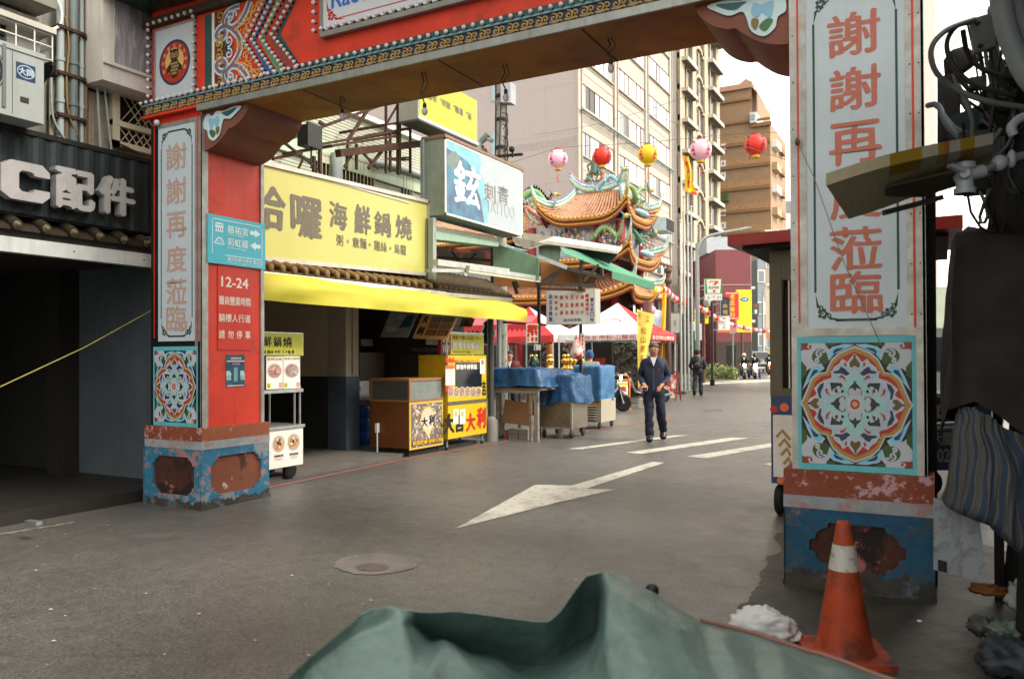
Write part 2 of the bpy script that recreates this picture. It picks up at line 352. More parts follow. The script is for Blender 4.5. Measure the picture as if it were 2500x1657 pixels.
# ================================================================== the gate
Y0 = 5.35; YB = 5.30
gate = thing('market_gate', 'red painted ceremonial gate with bulbs, white letter panels and flower tiles spanning the street', 'gate', (-3.6, 5.7, 0))
TURQ = M('turq_line', '#59aebb', .5); LILAC = M('lilac_white', '#b5b9c4', .5, var=.06); NAVY = M('navy_paint', '#1d2f52', .5); BLUE = M('blue_leaf', '#2f86b8', .5)
GOLD = M('gold_paint', '#a37f3c', .5); MRED = M('medallion_red', '#a52a18', .5); GRN = M('green_paint', '#2f5226', .5); PTURQ = M('pale_turq', '#8ec1c2', .5); DGRN = M('deep_green', '#123026', .5)
OLIVE = M('olive_paint', '#5d4d1e', .5); LBL = M('light_blue_leaf', '#6fc1de', .5)
def floral(mb, Fr, w, h):
    sx, sy = w/2/610, h/2/665
    def sh(pts, mat, lv, k=1.0, four=True, smooth=0):
        cx = sum(p[0] for p in pts)/len(pts); cy = sum(p[1] for p in pts)/len(pts)
        pts = [(cx+(p[0]-cx)*k, cy+(p[1]-cy)*k) for p in pts]
        if smooth: pts = [(p.x, p.y) for p in cat(pts, smooth)]
        for a, b in ((1, 1), (-1, 1), (-1, -1), (1, -1)) if four else ((1, 1),):
            q = [(max(-608, min(608, p[0]))*sx*a, max(-663, min(663, p[1]))*sy*b) for p in pts]
            if a*b < 0: q.reverse()
            mb.poly(Fr, q, lv*.0007, mat)
    def full(q, mat, lv, k=1.0):
        q = list(q); qq = q + [(p[0], -p[1]) for p in q[::-1][1:]]
        qq = qq + [(-p[0], p[1]) for p in qq[::-1][1:-1]]
        mb.poly(Fr, [(p[0]*k*sx, p[1]*k*sy) for p in qq[::-1]], lv*.0007, mat)
    mb.rect(Fr, -w/2-.022, -h/2-.022, w/2+.022, h/2+.022, .0007, TURQ)
    mb.rect(Fr, -w/2, -h/2, w/2, h/2, .0014, M('tile_dark', '#1a1512', .5))
    # corner work
    sh([(610, 665), (330, 665), (300, 610), (250, 560), (330, 480), (420, 420), (520, 380), (610, 300)], LILAC, 3, 1, True)
    sh([(610, 665), (520, 665), (545, 610), (610, 580)], M('corner_red', '#86301c', .5), 4)
    sh([(310, 440), (400, 430), (470, 470), (480, 540), (420, 600), (340, 590), (305, 520)], GRN, 4, 1.0, True, 3)
    sh([(200, 660), (330, 660), (320, 625), (240, 635)], GRN, 4); sh([(610, 470), (545, 400), (550, 320), (610, 270)], GRN, 4)
    for cu, cv, r in ((395, 545, 48), (345, 585, 34), (560, 480, 42), (420, 470, 30)):
        for a, b in ((1, 1), (-1, 1), (-1, -1), (1, -1)):
            mb.ribbon(Fr, [(p[0]*a*sx, p[1]*b*sy) for p in spiral(cu, cv, 5, r, 1, 1.2, 14)], .012, .0048, LILAC, False)
    sh([(480, 600), (560, 620), (600, 600), (550, 590)], M('corner_red', '#86301c'), 5); sh([(480, 640), (500, 600), (520, 640)], M('corner_red', '#86301c'), 5)
    lA = [(5, 645), (120, 650), (250, 620), (312, 560), (290, 470), (235, 535), (120, 590)]
    lB = [(340, 385), (375, 440), (470, 430), (535, 300), (600, 140), (500, 260), (430, 320)]
    for lf in (lA, lB):
        sh(lf, LILAC, 6); sh(lf, LBL, 7, .8); sh(lf, NAVY, 8, .42)
    q = [(0, 610), (60, 588), (170, 540), (250, 470), (300, 370), (312, 335), (402, 322), (482, 255), (532, 135), (575, 40), (605, 0)]
    full(q, LILAC, 9, 1.035); full(q, GOLD, 10); full(q, MRED, 11, .925)
    sc = [(0, 545), (40, 508), (80, 455), (140, 492), (168, 445), (235, 398), (262, 330), (258, 285), (335, 258), (405, 218), (466, 165), (428, 112), (455, 78), (505, 60), (545, 0)]
    full(sc, LILAC, 12); full([(p[0]*.95, p[1]*.95) for p in sc], M('scallop_blue', '#9db7c6', .5), 13)
    for np_ in ([(28, 318), (70, 345), (110, 385), (155, 408), (178, 368), (245, 350), (225, 330), (150, 332), (92, 305), (55, 330)], [(345, 235), (395, 205), (425, 152), (402, 60), (375, 55), (385, 120), (352, 185)]): sh(np_, LILAC, 13.5, 1.3)
    sh([(28, 318), (70, 345), (110, 385), (155, 408), (178, 368), (245, 350), (225, 330), (150, 332), (92, 305), (55, 330)], NAVY, 14)
    sh([(345, 235), (395, 205), (425, 152), (402, 60), (375, 55), (385, 120), (352, 185)], NAVY, 14)
    for kx, ky, s in ((0, 455, 1), (0, 455, -1)):
        pass
    sh([(0, 520), (62, 445), (60, 402), (30, 392), (0, 425)], LILAC, 14, 1.35); sh([(0, 515), (58, 445), (55, 402), (28, 395), (0, 430)], OLIVE, 15)
    sh([(525, 0), (455, 62), (412, 60), (400, 28), (440, 0)], LILAC, 14, 1.35); sh([(520, 0), (455, 58), (412, 55), (402, 28), (445, 0)], OLIVE, 15)
    sh([(96, 455), (118, 448), (112, 405), (90, 410)], MRED, 14)
    t8 = []
    for i in range(96):
        a = math.pi/2 - (math.pi/2)*i/95; r = 292 + 46*abs(math.cos(a*4)) - 18*abs(math.sin(4*a))
        t8.append((r*math.cos(a), r*math.sin(a)))
    full(t8, LILAC, 16, 1.05); full(t8, PTURQ, 17)
    for pts in ([(88, 245), (120, 300), (155, 318), (176, 292), (140, 285)], [(262, 78), (320, 110), (335, 160), (310, 172), (300, 120)]): sh(pts, LILAC, 18, 1.35); sh(pts, MRED, 19)
    heart = [(0, 240), (55, 190), (82, 130), (72, 100), (48, 100), (38, 150), (0, 150)]
    for hp_ in (heart, [(255, 0), (205, 60), (140, 88), (105, 78), (105, 50), (160, 40), (165, 0)], [(278, 232), (150, 228), (130, 195), (165, 165), (205, 175), (210, 110), (245, 110), (262, 150)]): sh(hp_, LILAC, 18, 1.3)
    sh(heart, DGRN, 19); sh([(255, 0), (205, 60), (140, 88), (105, 78), (105, 50), (160, 40), (165, 0)], DGRN, 19)
    sh([(278, 232), (150, 228), (130, 195), (165, 165), (205, 175), (210, 110), (245, 110), (262, 150)], DGRN, 19)
    for cu, cv, r in ((32, 128, 36), (135, 32, 36), (180, 150, 34), (215, 130, 30)):
        for a, b in ((1, 1), (-1, 1), (-1, -1), (1, -1)):
            mb.ribbon(Fr, [(p[0]*a*sx, p[1]*b*sy) for p in spiral(cu, cv, 6, r, .5, 1.25, 14)], .013, .0145, LILAC, False)
    for a in (150,): sh([(138, 118), (158, 138), (138, 158), (118, 138)], DARK, 19)
    n = 24
    for r, mat, lv in ((92, LILAC, 20), (52, MRED, 22), (30, M('centre_gold', '#b99a68', .4), 23)):
        mb.poly(Fr, [(r*sx*math.cos(6.2832*i/n), r*1.05*sy*math.sin(6.2832*i/n)) for i in range(n)], lv*.0007, mat)
PANW = M('panel_white', '#b7c4cc', .45, var=.05, scale=3, streak=.1); PANG = M('panel_green_line', '#1c4038', .5)
CHAR = M('letter_pale_red', '#b86a58', .6, var=.1, scale=20); CHARL = M('letter_faded', '#b3968a', .6, var=.1, scale=20)
def corner_orn(mb, Fr, u, v, su, sv, s, mat, h=.004):
    for q in (spiral(u+su*.55*s, v+sv*.55*s, .05*s, .35*s, 0, 1.3, 12), spiral(u+su*1.05*s, v+sv*.4*s, .04*s, .25*s, 2, 1.2, 10), spiral(u+su*.4*s, v+sv*1.05*s, .04*s, .25*s, 1, 1.2, 10)):
        mb.ribbon(Fr, q, .13*s, h, mat, False)
    for k in range(5): mb.disc(Fr, u+su*.6*s+.3*s*math.cos(k*1.257), v+sv*.6*s+.3*s*math.sin(k*1.257), .17*s, h+.0005, mat, 8)
    mb.poly(Fr, [(u+su*1.1*s, v+sv*.1*s), (u+su*2.3*s, v+sv*.02*s), (u+su*1.1*s, v+sv*.35*s)][::(1 if su*sv > 0 else -1)], h, mat)
    mb.poly(Fr, [(u+su*.1*s, v+sv*1.1*s), (u+su*.35*s, v+sv*1.1*s), (u+su*.02*s, v+sv*2.3*s)][::(1 if su*sv > 0 else -1)], h, mat)
PLINTH_BLUE = M('peeling_blue', '#2a6b88', .75, var=.25, scale=6, col2='#9a6f6a', thr=.56, s2=6, soft=.03, col3='#7d8688', thr3=.565, s3=3.6, bump=.5, bscale=18)
PLINTH_BLUE_SHADED = M('peeling_blue_shaded', '#1a4a66', .75, var=.3, scale=6, col2='#3a4850', thr=.55, s2=5, soft=.06, col3='#a08484', thr3=.66, s3=4, bump=.5, bscale=18)  # right plinth: same peeling blue with the shade put into its colour
PLINTH_BROWN = M('plinth_brown', '#7c4632', .8, var=.2, scale=5, col2='#b9a9a4', thr=.63, s2=6.5, soft=.02, col3='#4c2a20', thr3=.6, s3=3, bump=.4, bscale=22)
PLINTH_DARK = M('plinth_dark', '#43231a', .8, var=.3, scale=5, col2='#a05a5a', thr=.585, s2=4.2, soft=.02, col3='#1d1512', thr3=.55, s3=3, bump=.4, bscale=22)
LEDGE = M('ledge_brown', '#7d3f2a', .75, var=.2, scale=7, col2='#b08d92', thr=.575, s2=16, soft=.02, bump=.4, bscale=30)
LEDGE2 = M('ledge_orange', '#8a4c30', .7, var=.15, scale=7, col2='#b39a8c', thr=.62, s2=12, soft=.02, bump=.3, bscale=30)
FOOT = M('grimy_foot', '#3c3a36', .9, var=.35, scale=6, col2='#57606a', thr=.6, s2=9, soft=.06, bump=.5, bscale=20)
def ogee(w, h, n):
    a, b = w/2, h/2
    q = [(a, b-n*1.15), (a-n*.35, b-n*1.05), (a-n*.42, b-n*.72), (a-n*.72, b-n*.42), (a-n*1.05, b-n*.35), (a-n*1.15, b)]
    o = list(q); o += [(-p[0], p[1]) for p in q[::-1]]; o += [(-p[0], -p[1]) for p in q]; o += [(p[0], -p[1]) for p in q[::-1]]
    return o
def pillar(x0, x1, left):
    y1 = 6.12; LB, LT = (.655, .785) if left else (.575, .735); TP = LB-.08
    pl = MB(); pl.box((x0, Y0, LT-.05), (x1, y1, 3.80), RED); pl.box((x0, Y0, 3.80), (x1, y1, 4.80), RED)
    p = pl.build('pillar', gate)
    # plinth: core + raised faces with ogee openings
    b = MB(); e = .024
    b.box((x0-e, Y0-e, 0), (x1+e, y1+e, LB-.03), PLINTH_BROWN if left else PLINTH_DARK)
    for Fr, w, mat in ((fy((x0-e*2, Y0-e, 0)), x1-x0+4*e-.0, 0), (fx((x1+e, Y0-e*2, 0)), y1-Y0+4*e, 1), (F((x0-e, y1+e, 0), (0, -1, 0), (0, 0, 1)), y1-Y0+4*e, 1)):
        CV = TP/2+.02; og = [(q[0]+w/2, q[1]+CV) for q in ogee(w-(.22 if left else .30), TP-.20, .075 if left else .10)]
        n = len(og); ring = []
        for q in og:
            du, dv = q[0]-w/2, q[1]-CV; k = min((w/2)/max(abs(du), 1e-6), CV/max(abs(dv), 1e-6)); ring.append((w/2+du*k, CV+dv*k))
        top = TP
        ring = [(max(0, min(w, a)), max(0, min(top, c))) for a, c in ring]
        # snap ring corners
        for cx, cy in ((0, 0), (w, 0), (w, top), (0, top)):
            i = min(range(n), key=lambda i: (ring[i][0]-cx)**2+(ring[i][1]-cy)**2); ring[i] = (cx, cy)
        vs = [Fr(a, c, e) for a, c in ring] + [Fr(a, c, e) for a, c in og] + [Fr(a, c, 0) for a, c in og]
        fs = [(i, (i+1) % n, n+(i+1) % n, n+i) for i in range(n)] + [(n+i, n+(i+1) % n, 2*n+(i+1) % n, 2*n+i) for i in range(n)]
        b.add(vs, fs, PLINTH_BLUE if left else PLINTH_BLUE_SHADED)
        if mat == 0 and left: b.poly(Fr, og, .002, PLINTH_DARK)
    b.box((x0-2*e-.004, Y0-2*e-.004, TP), (x1+2*e+.004, y1+2*e+.004, LB-.001), M('plinth_cap', '#8c9298', .8, var=.2, scale=9, col2='#9b7a78', thr=.55, s2=8, bump=.4, bscale=30))
    b.box((x0-2*e-.012, Y0-2*e-.012, 0), (x1+2*e+.012, y1+2*e+.012, .03), FOOT)
    for Fr, w in ((fy((x0-e*2, Y0-e*2-.003, 0)), x1-x0+4*e), (fx((x1+e*2+.003, Y0-e*2, 0)), y1-Y0+4*e)):
        tp_ = [(w*i/60, max(.036, (.07 if left else .12)+.05*noise.noise(V((i*.13, x0, 1)))+.035*noise.noise(V((i*.5, x0, 2)))+.02*noise.noise(V((i*1.3, x0, 5))))) for i in range(61)]
        b.poly(Fr, [(0, .03), (w, .03)]+tp_[::-1], 0, FOOT)
    b.build('plinth', p)
    l = MB(); l.box((x0-.05, Y0-.05, LB), (x1+.05, y1+.05, LT), LEDGE2 if left else LEDGE); l.fbox(fy((x0-.05, Y0-.05, LB)), 0.0, 0.0, 0, x1-x0+.1, LT-LB, .004, LEDGE); l.build('ledge', p)
    Fr = fy((x0, Y0, 0)); w = x1-x0
    # trims
    t = MB()
    t.fbox(Fr, 0, LT, 0, .10, 3.80, .018, TRIM if not left else BLACK); t.fbox(Fr, w-.085, LT, 0, w+.014, 3.80, .018, TRIM)
    t.fbox(Fr, .045, 1.66, .018, .056, 3.82, .021, RED); t.fbox(Fr, w-.05, 1.62, .018, w-.037, 3.82, .021, RED)
    if left:
        t.fbox(Fr, w-.04, LT, .018, w-.01, 1.62, .021, BLACK)
        Fs = fx((x1, Y0, 0)); t.fbox(Fs, -.018, LT, 0, .055, 3.85, .016, TRIM); t.fbox(Fs, y1-Y0-.03, LT, 0, y1-Y0+.012, 3.6, .016, TRIM)
    else:
        Fs = fx((x1, Y0, 0)); t.fbox(Fs, -.018, LT, 0, .08, 3.85, .016, TRIM)
    t.fbox(Fr, .10, 3.76, 0, w-.085, 3.80, .018, TRIM); t.fbox(Fr, .10, 1.575, 0, w-.085, 1.625, .018, BLACK if left else TRIM)
    for v in [1.7+i*.3 for i in range(7)]:
        for u in (.02, w-.06, w-.012): t.ell(Fr(u, v, .018), .005, DARK, 6, 4)
    t.build('trim', p)
    # white letter panel
    a = MB(); u0, u1 = .10, w-.085; a.fbox(Fr, u0, 1.625, 0, u1, 3.76, .012, PANW); H = .0125
    cu = (u0+u1)/2 - (0 if left else .0); hw = (u1-u0)/2-.045
    a.rect(Fr, cu-hw-.006, 1.85, cu-hw+.008, 3.55, H, PANG); a.rect(Fr, cu+hw-.008, 1.85, cu+hw+.006, 3.55, H, PANG)
    a.rect(Fr, cu-.12, 1.665, cu+.12, 1.682, H, PANG); a.rect(Fr, cu-.12, 3.70, cu+.12, 3.717, H, PANG)
    for su in (-1, 1):
        corner_orn(a, Fr, cu+su*hw, 1.67, -su, 1, .075, PANG, H); corner_orn(a, Fr, cu+su*hw, 3.715, -su, -1, .075, PANG, H)
    tops = [3.56, 3.22, 2.885, 2.545, 2.215, 1.90]
    for ch, tp in zip('謝謝再度蒞臨', [3.585, 3.245, 2.905, 2.57, 2.25, 1.98]):
        hh = .245 if left else .25
        a.text(Fr, ch, (cu-.15, tp-hh-.02, cu+.15, tp-.0), CHARL if left else CHAR, H+.001, .022, jit=.035)
    a.build('letter_panel', p)
    f = MB(); f.fbox(Fr, .035, LT+.002, 0, w-.04, 1.572, .019, TURQ)
    floral(f, Fr.shift((w-.005)/2, (1.572+LT)/2, .019), w-.12, 1.572-LT-.08)
    f.build('flower_tile', p)
    return p
PL = pillar(-7.02, -6.295, True); PR = pillar(-.85, -.10, False)
# ---- upper square of the left pillar with the owl emblem (and its twin on the right)
for k, (pp, x0, x1) in enumerate(((PL, -7.02, -6.295), (PR, -.85, -.10))):
    o = MB(); Fr = fy((x0, Y0, 0)); w = x1-x0
    o.fbox(Fr, .06, 4.0, 0, w-.06, 4.76, .03, TRIM); o.fbox(Fr, .095, 4.03, .03, w-.085, 4.73, .036, M('emblem_white', '#b4bcc4', .5, var=.04)); h = .037
    cu, cv = w/2+.01, 4.375
    o.disc(Fr, cu, cv, .225, h, NAVY, 36); o.disc(Fr, cu, cv, .20, h+.001, MRED, 36); o.disc(Fr, cu, cv+.01, .135, h+.002, M('emblem_cream', '#c9a56a', .5), 30)
    for i in range(9):
        a_ = R(205 - 230*i/8); o.text(F(Fr(cu+.166*math.cos(a_), cv+.166*math.sin(a_), 0), Fr.u*math.sin(a_)-Fr.v*math.cos(a_), Fr.u*math.cos(a_)+Fr.v*math.sin(a_)), '饒河街觀光夜市會'[i % 8], (-.02, -.02, .02, .02), M('emblem_gold', '#d8b06a', .5), h+.002, .01)
    OW = M('owl_dark', '#2a1c10', .6); OWL = M('owl_tan', '#b08a52', .6)
    o.disc(Fr, cu, cv-.055, .075, h+.003, OW, 24, .10); o.disc(Fr, cu, cv+.075, .068, h+.0035, OW, 20, .058)
    for s in (-1, 1):
        o.poly(Fr, [(cu+s*.02, cv+.115), (cu+s*.066, cv+.145), (cu+s*.06, cv+.09)][::s], h+.0036, OW)
        o.poly(Fr, [(cu+s*.055, cv+.0), (cu+s*.115, cv-.05), (cu+s*.10, cv-.10), (cu+s*.05, cv-.08)][::-s], h+.004, OW)
        o.disc(Fr, cu+s*.03, cv+.075, .027, h+.005, OWL, 14); o.disc(Fr, cu+s*.03, cv+.075, .018, h+.006, OW, 12); o.disc(Fr, cu+s*.03, cv+.075, .009, h+.007, OWL, 10)
    o.poly(Fr, [(cu-.012, cv+.06), (cu, cv+.03), (cu+.012, cv+.06)], h+.006, GOLD)
    for r_ in range(4):
        for q in range(4-(r_ > 2)): o.disc(Fr, cu-.04+.027*q+(.012 if r_ % 2 else 0), cv-.01-.033*r_, .011, h+.005, OWL, 8, .014)
    o.build('emblem_panel', pp)
# ---- beam
xa, xb = -7.10, .02; ZB = 3.85
bm = MB(); bm.box((xa+.1, YB+.03, ZB+.14), (xb-.1, 6.06, 5.6), RED)
beam = bm.build('beam', gate)
s = MB(); SOF = M('soffit_brown', '#9a6420', .7, var=.18, scale=1.3, col2='#6e3a20', thr=.53, s2=1.1, soft=.12)
s.box((-6.295, YB, ZB-.012), (-.85, 6.06, ZB+.14), SOF)
s.fbox(fy((-6.295, YB, ZB)), 0, -.016, 0, 5.445, .045, .022, M('drip_silver', '#8f9391', .45, .45, .2, 6, streak=.35))
for k in (-5.0, -3.55, -2.3): s.box((k, YB+.03, ZB-.0135), (k+.018, 6.05, ZB-.012), DARK)
s.build('soffit', beam)
fz = MB(); Fb = fy((xa, YB, ZB)); W = xb-xa
fz.fbox(Fb, .02, .045, -.05, W-.02, .135, .012, M('frieze_blue', '#2a3350', .6))
fz.fbox(Fb, 0, .135, -.05, W, .15, .03, M('frieze_edge', '#6f9aa6', .5)); fz.fbox(Fb, 0, .02, -.05, .80, .045, .02, RED)
SCR = M('scroll_gold', '#a08658', .5, .15, .25, 30)
u = .06; tone = 0
while u < W-.1:
    for q in (spiral(u+.03, .09, .004, .036, 0, 1.3, 12), spiral(u+.084, .096, .003, .028, 2, 1.2, 10)):
        fz.tube([Fb(a, b, .018) for a, b in q], .0095, SCR, 4)
    fz.tube([Fb(u+.0, .062, .018), Fb(u+.035, .055, .018), Fb(u+.085, .066, .018), Fb(u+.1, .055, .018)], .012, SCR, 4)
    u += .122
fz.build('frieze', beam)
# painted band: everything projected from its measured outline onto the beam's own front plane
pb = MB(); Fp = fy((0, YB+.03, 0))
def Z3(x, y): q = at(370+x/3.92, y/3.92, y=YB+.03); return (q.x, q.z)
def bandshape(pts, mat, lv, mirror=True):
    q = [Z3(*p) for p in pts]
    pb.poly(Fp, q, lv*.0012, mat)
    if mirror: pb.poly(Fp, [(-7.14-p[0], p[1]) for p in q][::-1], lv*.0012, mat)
ZC = 4.385
DG = M('border_green', '#1f4a48', .5, var=.15)
def zr(x0, x1, z0, z1, mat, lv):
    for f_ in (1, -1):
        a, b = (x0, x1) if f_ == 1 else (-7.14-x1, -7.14-x0)
        pb.rect(Fp, a, z0, b, z1, lv*.0012, mat)
xg = Z3(510, 600)[0]; xg1 = Z3(578, 600)[0]; xw = Z3(603, 600)[0]
zr(xg, xg1, 4.0, 4.76, DG, 1); zr(xg1, xw, 4.0, 4.76, WHITE, 1); zr(xw, xw+.012, 4.0, 4.76, MRED, 2); zr(xw+.012, xw+.16, 4.0, 4.76, M('band_maroon', '#5a2a28', .5), 1)
# cloud scroll in white, mauve and green (lower half measured, upper half mirrored about ZC)
def symm(pts, mat, lv):
    for up in (1, -1):
        for f_ in (1, -1):
            q = [(p[0], ZC + up*(p[1]-ZC)) for p in pts]; q = [((-7.14-p[0]) if f_ < 0 else p[0], p[1]) for p in q]
            if up*f_ < 0: q.reverse()
            pb.poly(Fp, q, lv*.0012, mat)
SN = [0]
def symr(pts, w_, mat, lv):
    for up in (1, -1):
        for f_ in (1, -1): SN[0] += 1; pb.ribbon(Fp, [((-7.14-p[0]) if f_ < 0 else p[0], ZC+up*(p[1]-ZC)) for p in pts], w_, lv*.0012+SN[0]*.00007, mat, False)
def ZZ(*q): return [Z3(q[i], q[i+1]) for i in range(0, len(q), 2)]
CW = M('cloud_white', '#b5ced6', .5, var=.05); MAUVE = M('cloud_mauve', '#7b6070', .5)
for w_, mt, lv in ((.075, CW, 4), (.034, MAUVE, 5)):
    symr([(p.x, p.y) for p in cat(ZZ(845,395, 848,480, 800,580, 730,670, 660,690, 620,640, 650,585, 700,590, 712,630, 690,650), 5, False)], w_, mt, lv)
    symr([(p.x, p.y) for p in cat(ZZ(945,800, 900,705, 845,645, 785,630, 735,660, 720,720, 745,765, 790,755, 798,722), 5, False)], w_, mt, lv)
    symr([(p.x, p.y) for p in cat(ZZ(700,690, 690,740, 720,800, 790,815, 850,800), 5, False)], w_*.8, mt, lv)
symm(ZZ(735,405, 785,425, 740,500, 710,470, 705,420), DG, 5)
for cu, cv, r in ((650, 400, 32), (745, 520, 26), (650, 540, 30), (660, 800, 26), (755, 760, 30)):
    a, b = Z3(cu, cv), Z3(cu+r, cv); symr(spiral(a[0], a[1], .008, abs(b[0]-a[0])*1.5, 0, 1.3, 14), .018, CW if cu > 700 else GOLD, 6)
GT = M('gold_tracery', '#cc9a55', .5)
for cu, cv, r, a0 in ((850, 580, 45, 0), (930, 560, 40, 2), (880, 650, 38, 4), (990, 680, 40, 1), (870, 460, 36, 3), (950, 640, 30, 5), (1020, 720, 30, 2), (900, 520, 28, 1)):
    a, b = Z3(cu, cv), Z3(cu+r, cv); symr(spiral(a[0], a[1], .006, abs(b[0]-a[0])*1.5, a0, 1.1, 12), .013, GT, 3)
symr(ZZ(800,590, 880,610, 950,640, 1040,740, 1090,730), .014, GT, 3); symr(ZZ(950,640, 975,740, 970,770), .014, GT, 3)
# chevrons: blue, green, brown, then the green border of the red field
BLU = M('chevron_blue', '#20639b', .5); CGR = M('chevron_green', '#5b8f6c', .5); CBR = M('chevron_brown', '#81413a', .5)
def chev(x0, x1, xb0, xb1, mat, lv):
    (a, za), (b, zb), (c, zc), (d, zd) = Z3(*x0), Z3(*x1), Z3(*xb1), Z3(*xb0)
    symm([(a, ZC), (b, ZC), (c, 4.0), (d, 4.0)][::-1], mat, lv)
chev((950, 400), (1000, 390), (1140, 740), (1195, 720), BLU, 3); chev((1030, 380), (1085, 370), (1230, 720), (1285, 700), CGR, 3); chev((1115, 350), (1160, 340), (1330, 690), (1395, 670), CBR, 3)
chev((1190, 330), (1235, 320), (1440, 650), (1460, 640), DG, 3)
xr = Z3(1265, 315)[0]; xr2 = Z3(1455, 590)[0]
zr(Z3(1440, 600)[0]-.02, -3.57, 4.0, 4.075, DG, 2)
ob = pb.build('painted_band', beam)
# centre sign with its bulbs
cs = MB(); sx0 = at(500+1000/3.38, 270/3.38, y=YB).x; Fs = fy((sx0, YB-.03, 4.285)); sw = 2*(-3.57-sx0)
cs.fbox(Fs, -.05, -.05, -.05, sw+.05, 1.5, -.004, M('sign_frame_grey', '#8c8a86', .5, .3)); cs.fbox(Fs, 0, 0, -.004, sw, 1.45, .004, M('sign_white', '#c3c8d0', .45, var=.04))
SR = M('sign_red', '#b3202a', .5); SB = M('sign_blue', '#2a6ac0', .5)
cs.rect(Fs, .17, .066, sw-.17, .076, .005, SR); corner_orn(cs, Fs, .035, .05, 1, 1, .09, SR, .005); corner_orn(cs, Fs, sw-.035, .05, -1, 1, .09, SR, .005)
cs.rect(Fs, .03, .25, .038, 1.4, .005, SR)
cs.text(Fs, 'Raohe St. Night Market', (.09, .105, sw-.12, .34), SB, .005, .02); cs.vtext(Fs, '夜', .5, .9, 1.1, .5, SR); cs.text(Fs, '饒河街觀光夜市', (.3, .55, sw-.3, 1.2), SR, .005, .03)
cs.build('centre_sign', beam)
# roof above with a turned up corner at the left, glazed green
rf = MB(); GG = M('glazed_green', '#1b3a2c', .3, var=.3, scale=6)
rf.box((xa+.02, YB-.03, 4.78), (xb-.02, 6.1, 4.86), M('cornice_brown', '#3a2a1a', .6, var=.3, scale=9))
prof = [(-8.05, 5.42), (-7.75, 5.2), (-7.4, 5.03), (-7.0, 4.95), (-6.4, 4.93), (-3.57, 4.93)]
prof = prof + [(-7.14-a, b) for a, b in prof[::-1][1:]]
n = len(prof); vs = []
for a, b in prof: vs += [(a, 4.85, b), (a, 4.85, b+.09), (a, 5.7, b+.55), (a, 6.55, b+.09), (a, 6.55, b)]
rf.add(vs, [(5*i+j, 5*i+5+j, 5*i+5+(j+1) % 5, 5*i+(j+1) % 5) for i in range(n-1) for j in range(5)], GG)
for i in range(70):
    t = i/69*(n-1); k = min(int(t), n-2); q = t-k; a = prof[k][0]*(1-q)+prof[k+1][0]*q; b = prof[k][1]*(1-q)+prof[k+1][1]*q
    rf.tube([(a, 4.83, b+.1), (a, 5.7, b+.57)], .04, GG, 6)
rf.build('tiled_roof', beam)
# curved corner brackets with their cloud carvings
for sgn, xw_, nm in ((1, -6.295, 0), (-1, -.85, 1)):
    b = MB(); q = [(0, 0), (0, -.385), (.08, -.375), (.2, -.33), (.30, -.255), (.345, -.215), (.40, -.21), (.5, -.165), (.585, -.085), (.62, 0)]
    q = [(p.x, p.y) for p in cat(q[1:], 3, False)]; q = [(0, -.013)] + [(a, min(c, -.013)) for a, c in q]
    Fr = F((xw_, YB+.06, ZB), (1, 0, 0), (0, 0, 1)); pts = [(a*sgn, c) for a, c in q]
    if sgn < 0: pts = pts[::-1]
    b.plate(Fr, pts[::-1] if False else pts, -.70, 0, M('bracket_brown', '#7a4a3a', .7, var=.12, scale=3, bump=.1))
    br = b.build('bracket', beam)
    c = MB(); Fc = F((xw_, YB+.058, ZB), (sgn, 0, 0), (0, 0, 1))
    cv = [(.03, -.08), (.08, -.04), (.14, -.07), (.2, -.03), (.3, -.045), (.42, -.02), (.53, -.035), (.46, -.09), (.38, -.13), (.3, -.12), (.27, -.17), (.24, -.26), (.16, -.31), (.09, -.27), (.07, -.2), (.02, -.17)]
    H = 1 if sgn > 0 else -1
    def cp(pts, mat, h):
        pts = [(p.x, p.y) for p in cat(pts, 4)]
        c.plate(Fc, pts, 0 if h < .01 else H*(h-.004), H*h, mat)
    cp(cv, M('carve_white', '#bcd2d8', .5), .012)
    ctr = (.22, -.12)
    cp([(.1, -.09), (.17, -.1), (.22, -.08), (.24, -.14), (.2, -.18), (.17, -.15), (.12, -.2), (.1, -.15)], M('carve_blue', '#7fb2cc', .5), .016)
    cp([(.27, -.06), (.36, -.05), (.47, -.04), (.4, -.085), (.34, -.1), (.3, -.08)], M('carve_teal', '#1f5a60', .5), .016)
    cp([(.1, -.22), (.14, -.2), (.19, -.24), (.15, -.28)], M('carve_green', '#3c6a44', .5), .016)
    cp([(.19, -.2), (.23, -.18), (.24, -.22), (.21, -.26)], M('carve_olive', '#77663c', .5), .016)
    c.build('carving', br)
# bulbs: individually for the ones that show largest, the rest together
BULB = M('bulb_frosted', '#c6c0c3', .35, var=.1); SOCK = M('bulb_socket', '#1c1815', .6)
def bulbmesh(mb, p, s=1.0):
    p = V(p); mb.ell(p+V((0, -.036*s, 0)), .019*s, BULB, 8, 6); mb.cyl(p, p+V((0, -.022*s, 0)), .012*s, SOCK, n=6)
spots = []
u = .03
while u < W: spots.append(V((xa+u, YB-.015, ZB+.165))); u += .083
near = []
for v in [i*.083 for i in range(9)]:
    spots.append(V((-6.98, YB-.0, 4.08+v))); spots.append(V((-6.325, YB-.0, 4.08+v)))
for i in range(8): spots.append(V((-6.98+i*.09, YB, 4.80)))
fr = []
u = -.03
while u < sw+.03: fr.append(V((sx0+u, YB-.09, 4.255))); u += .085
for k in range(10): fr.append(V((sx0-.03, YB-.09, 4.33+k*.083)))
ch = []
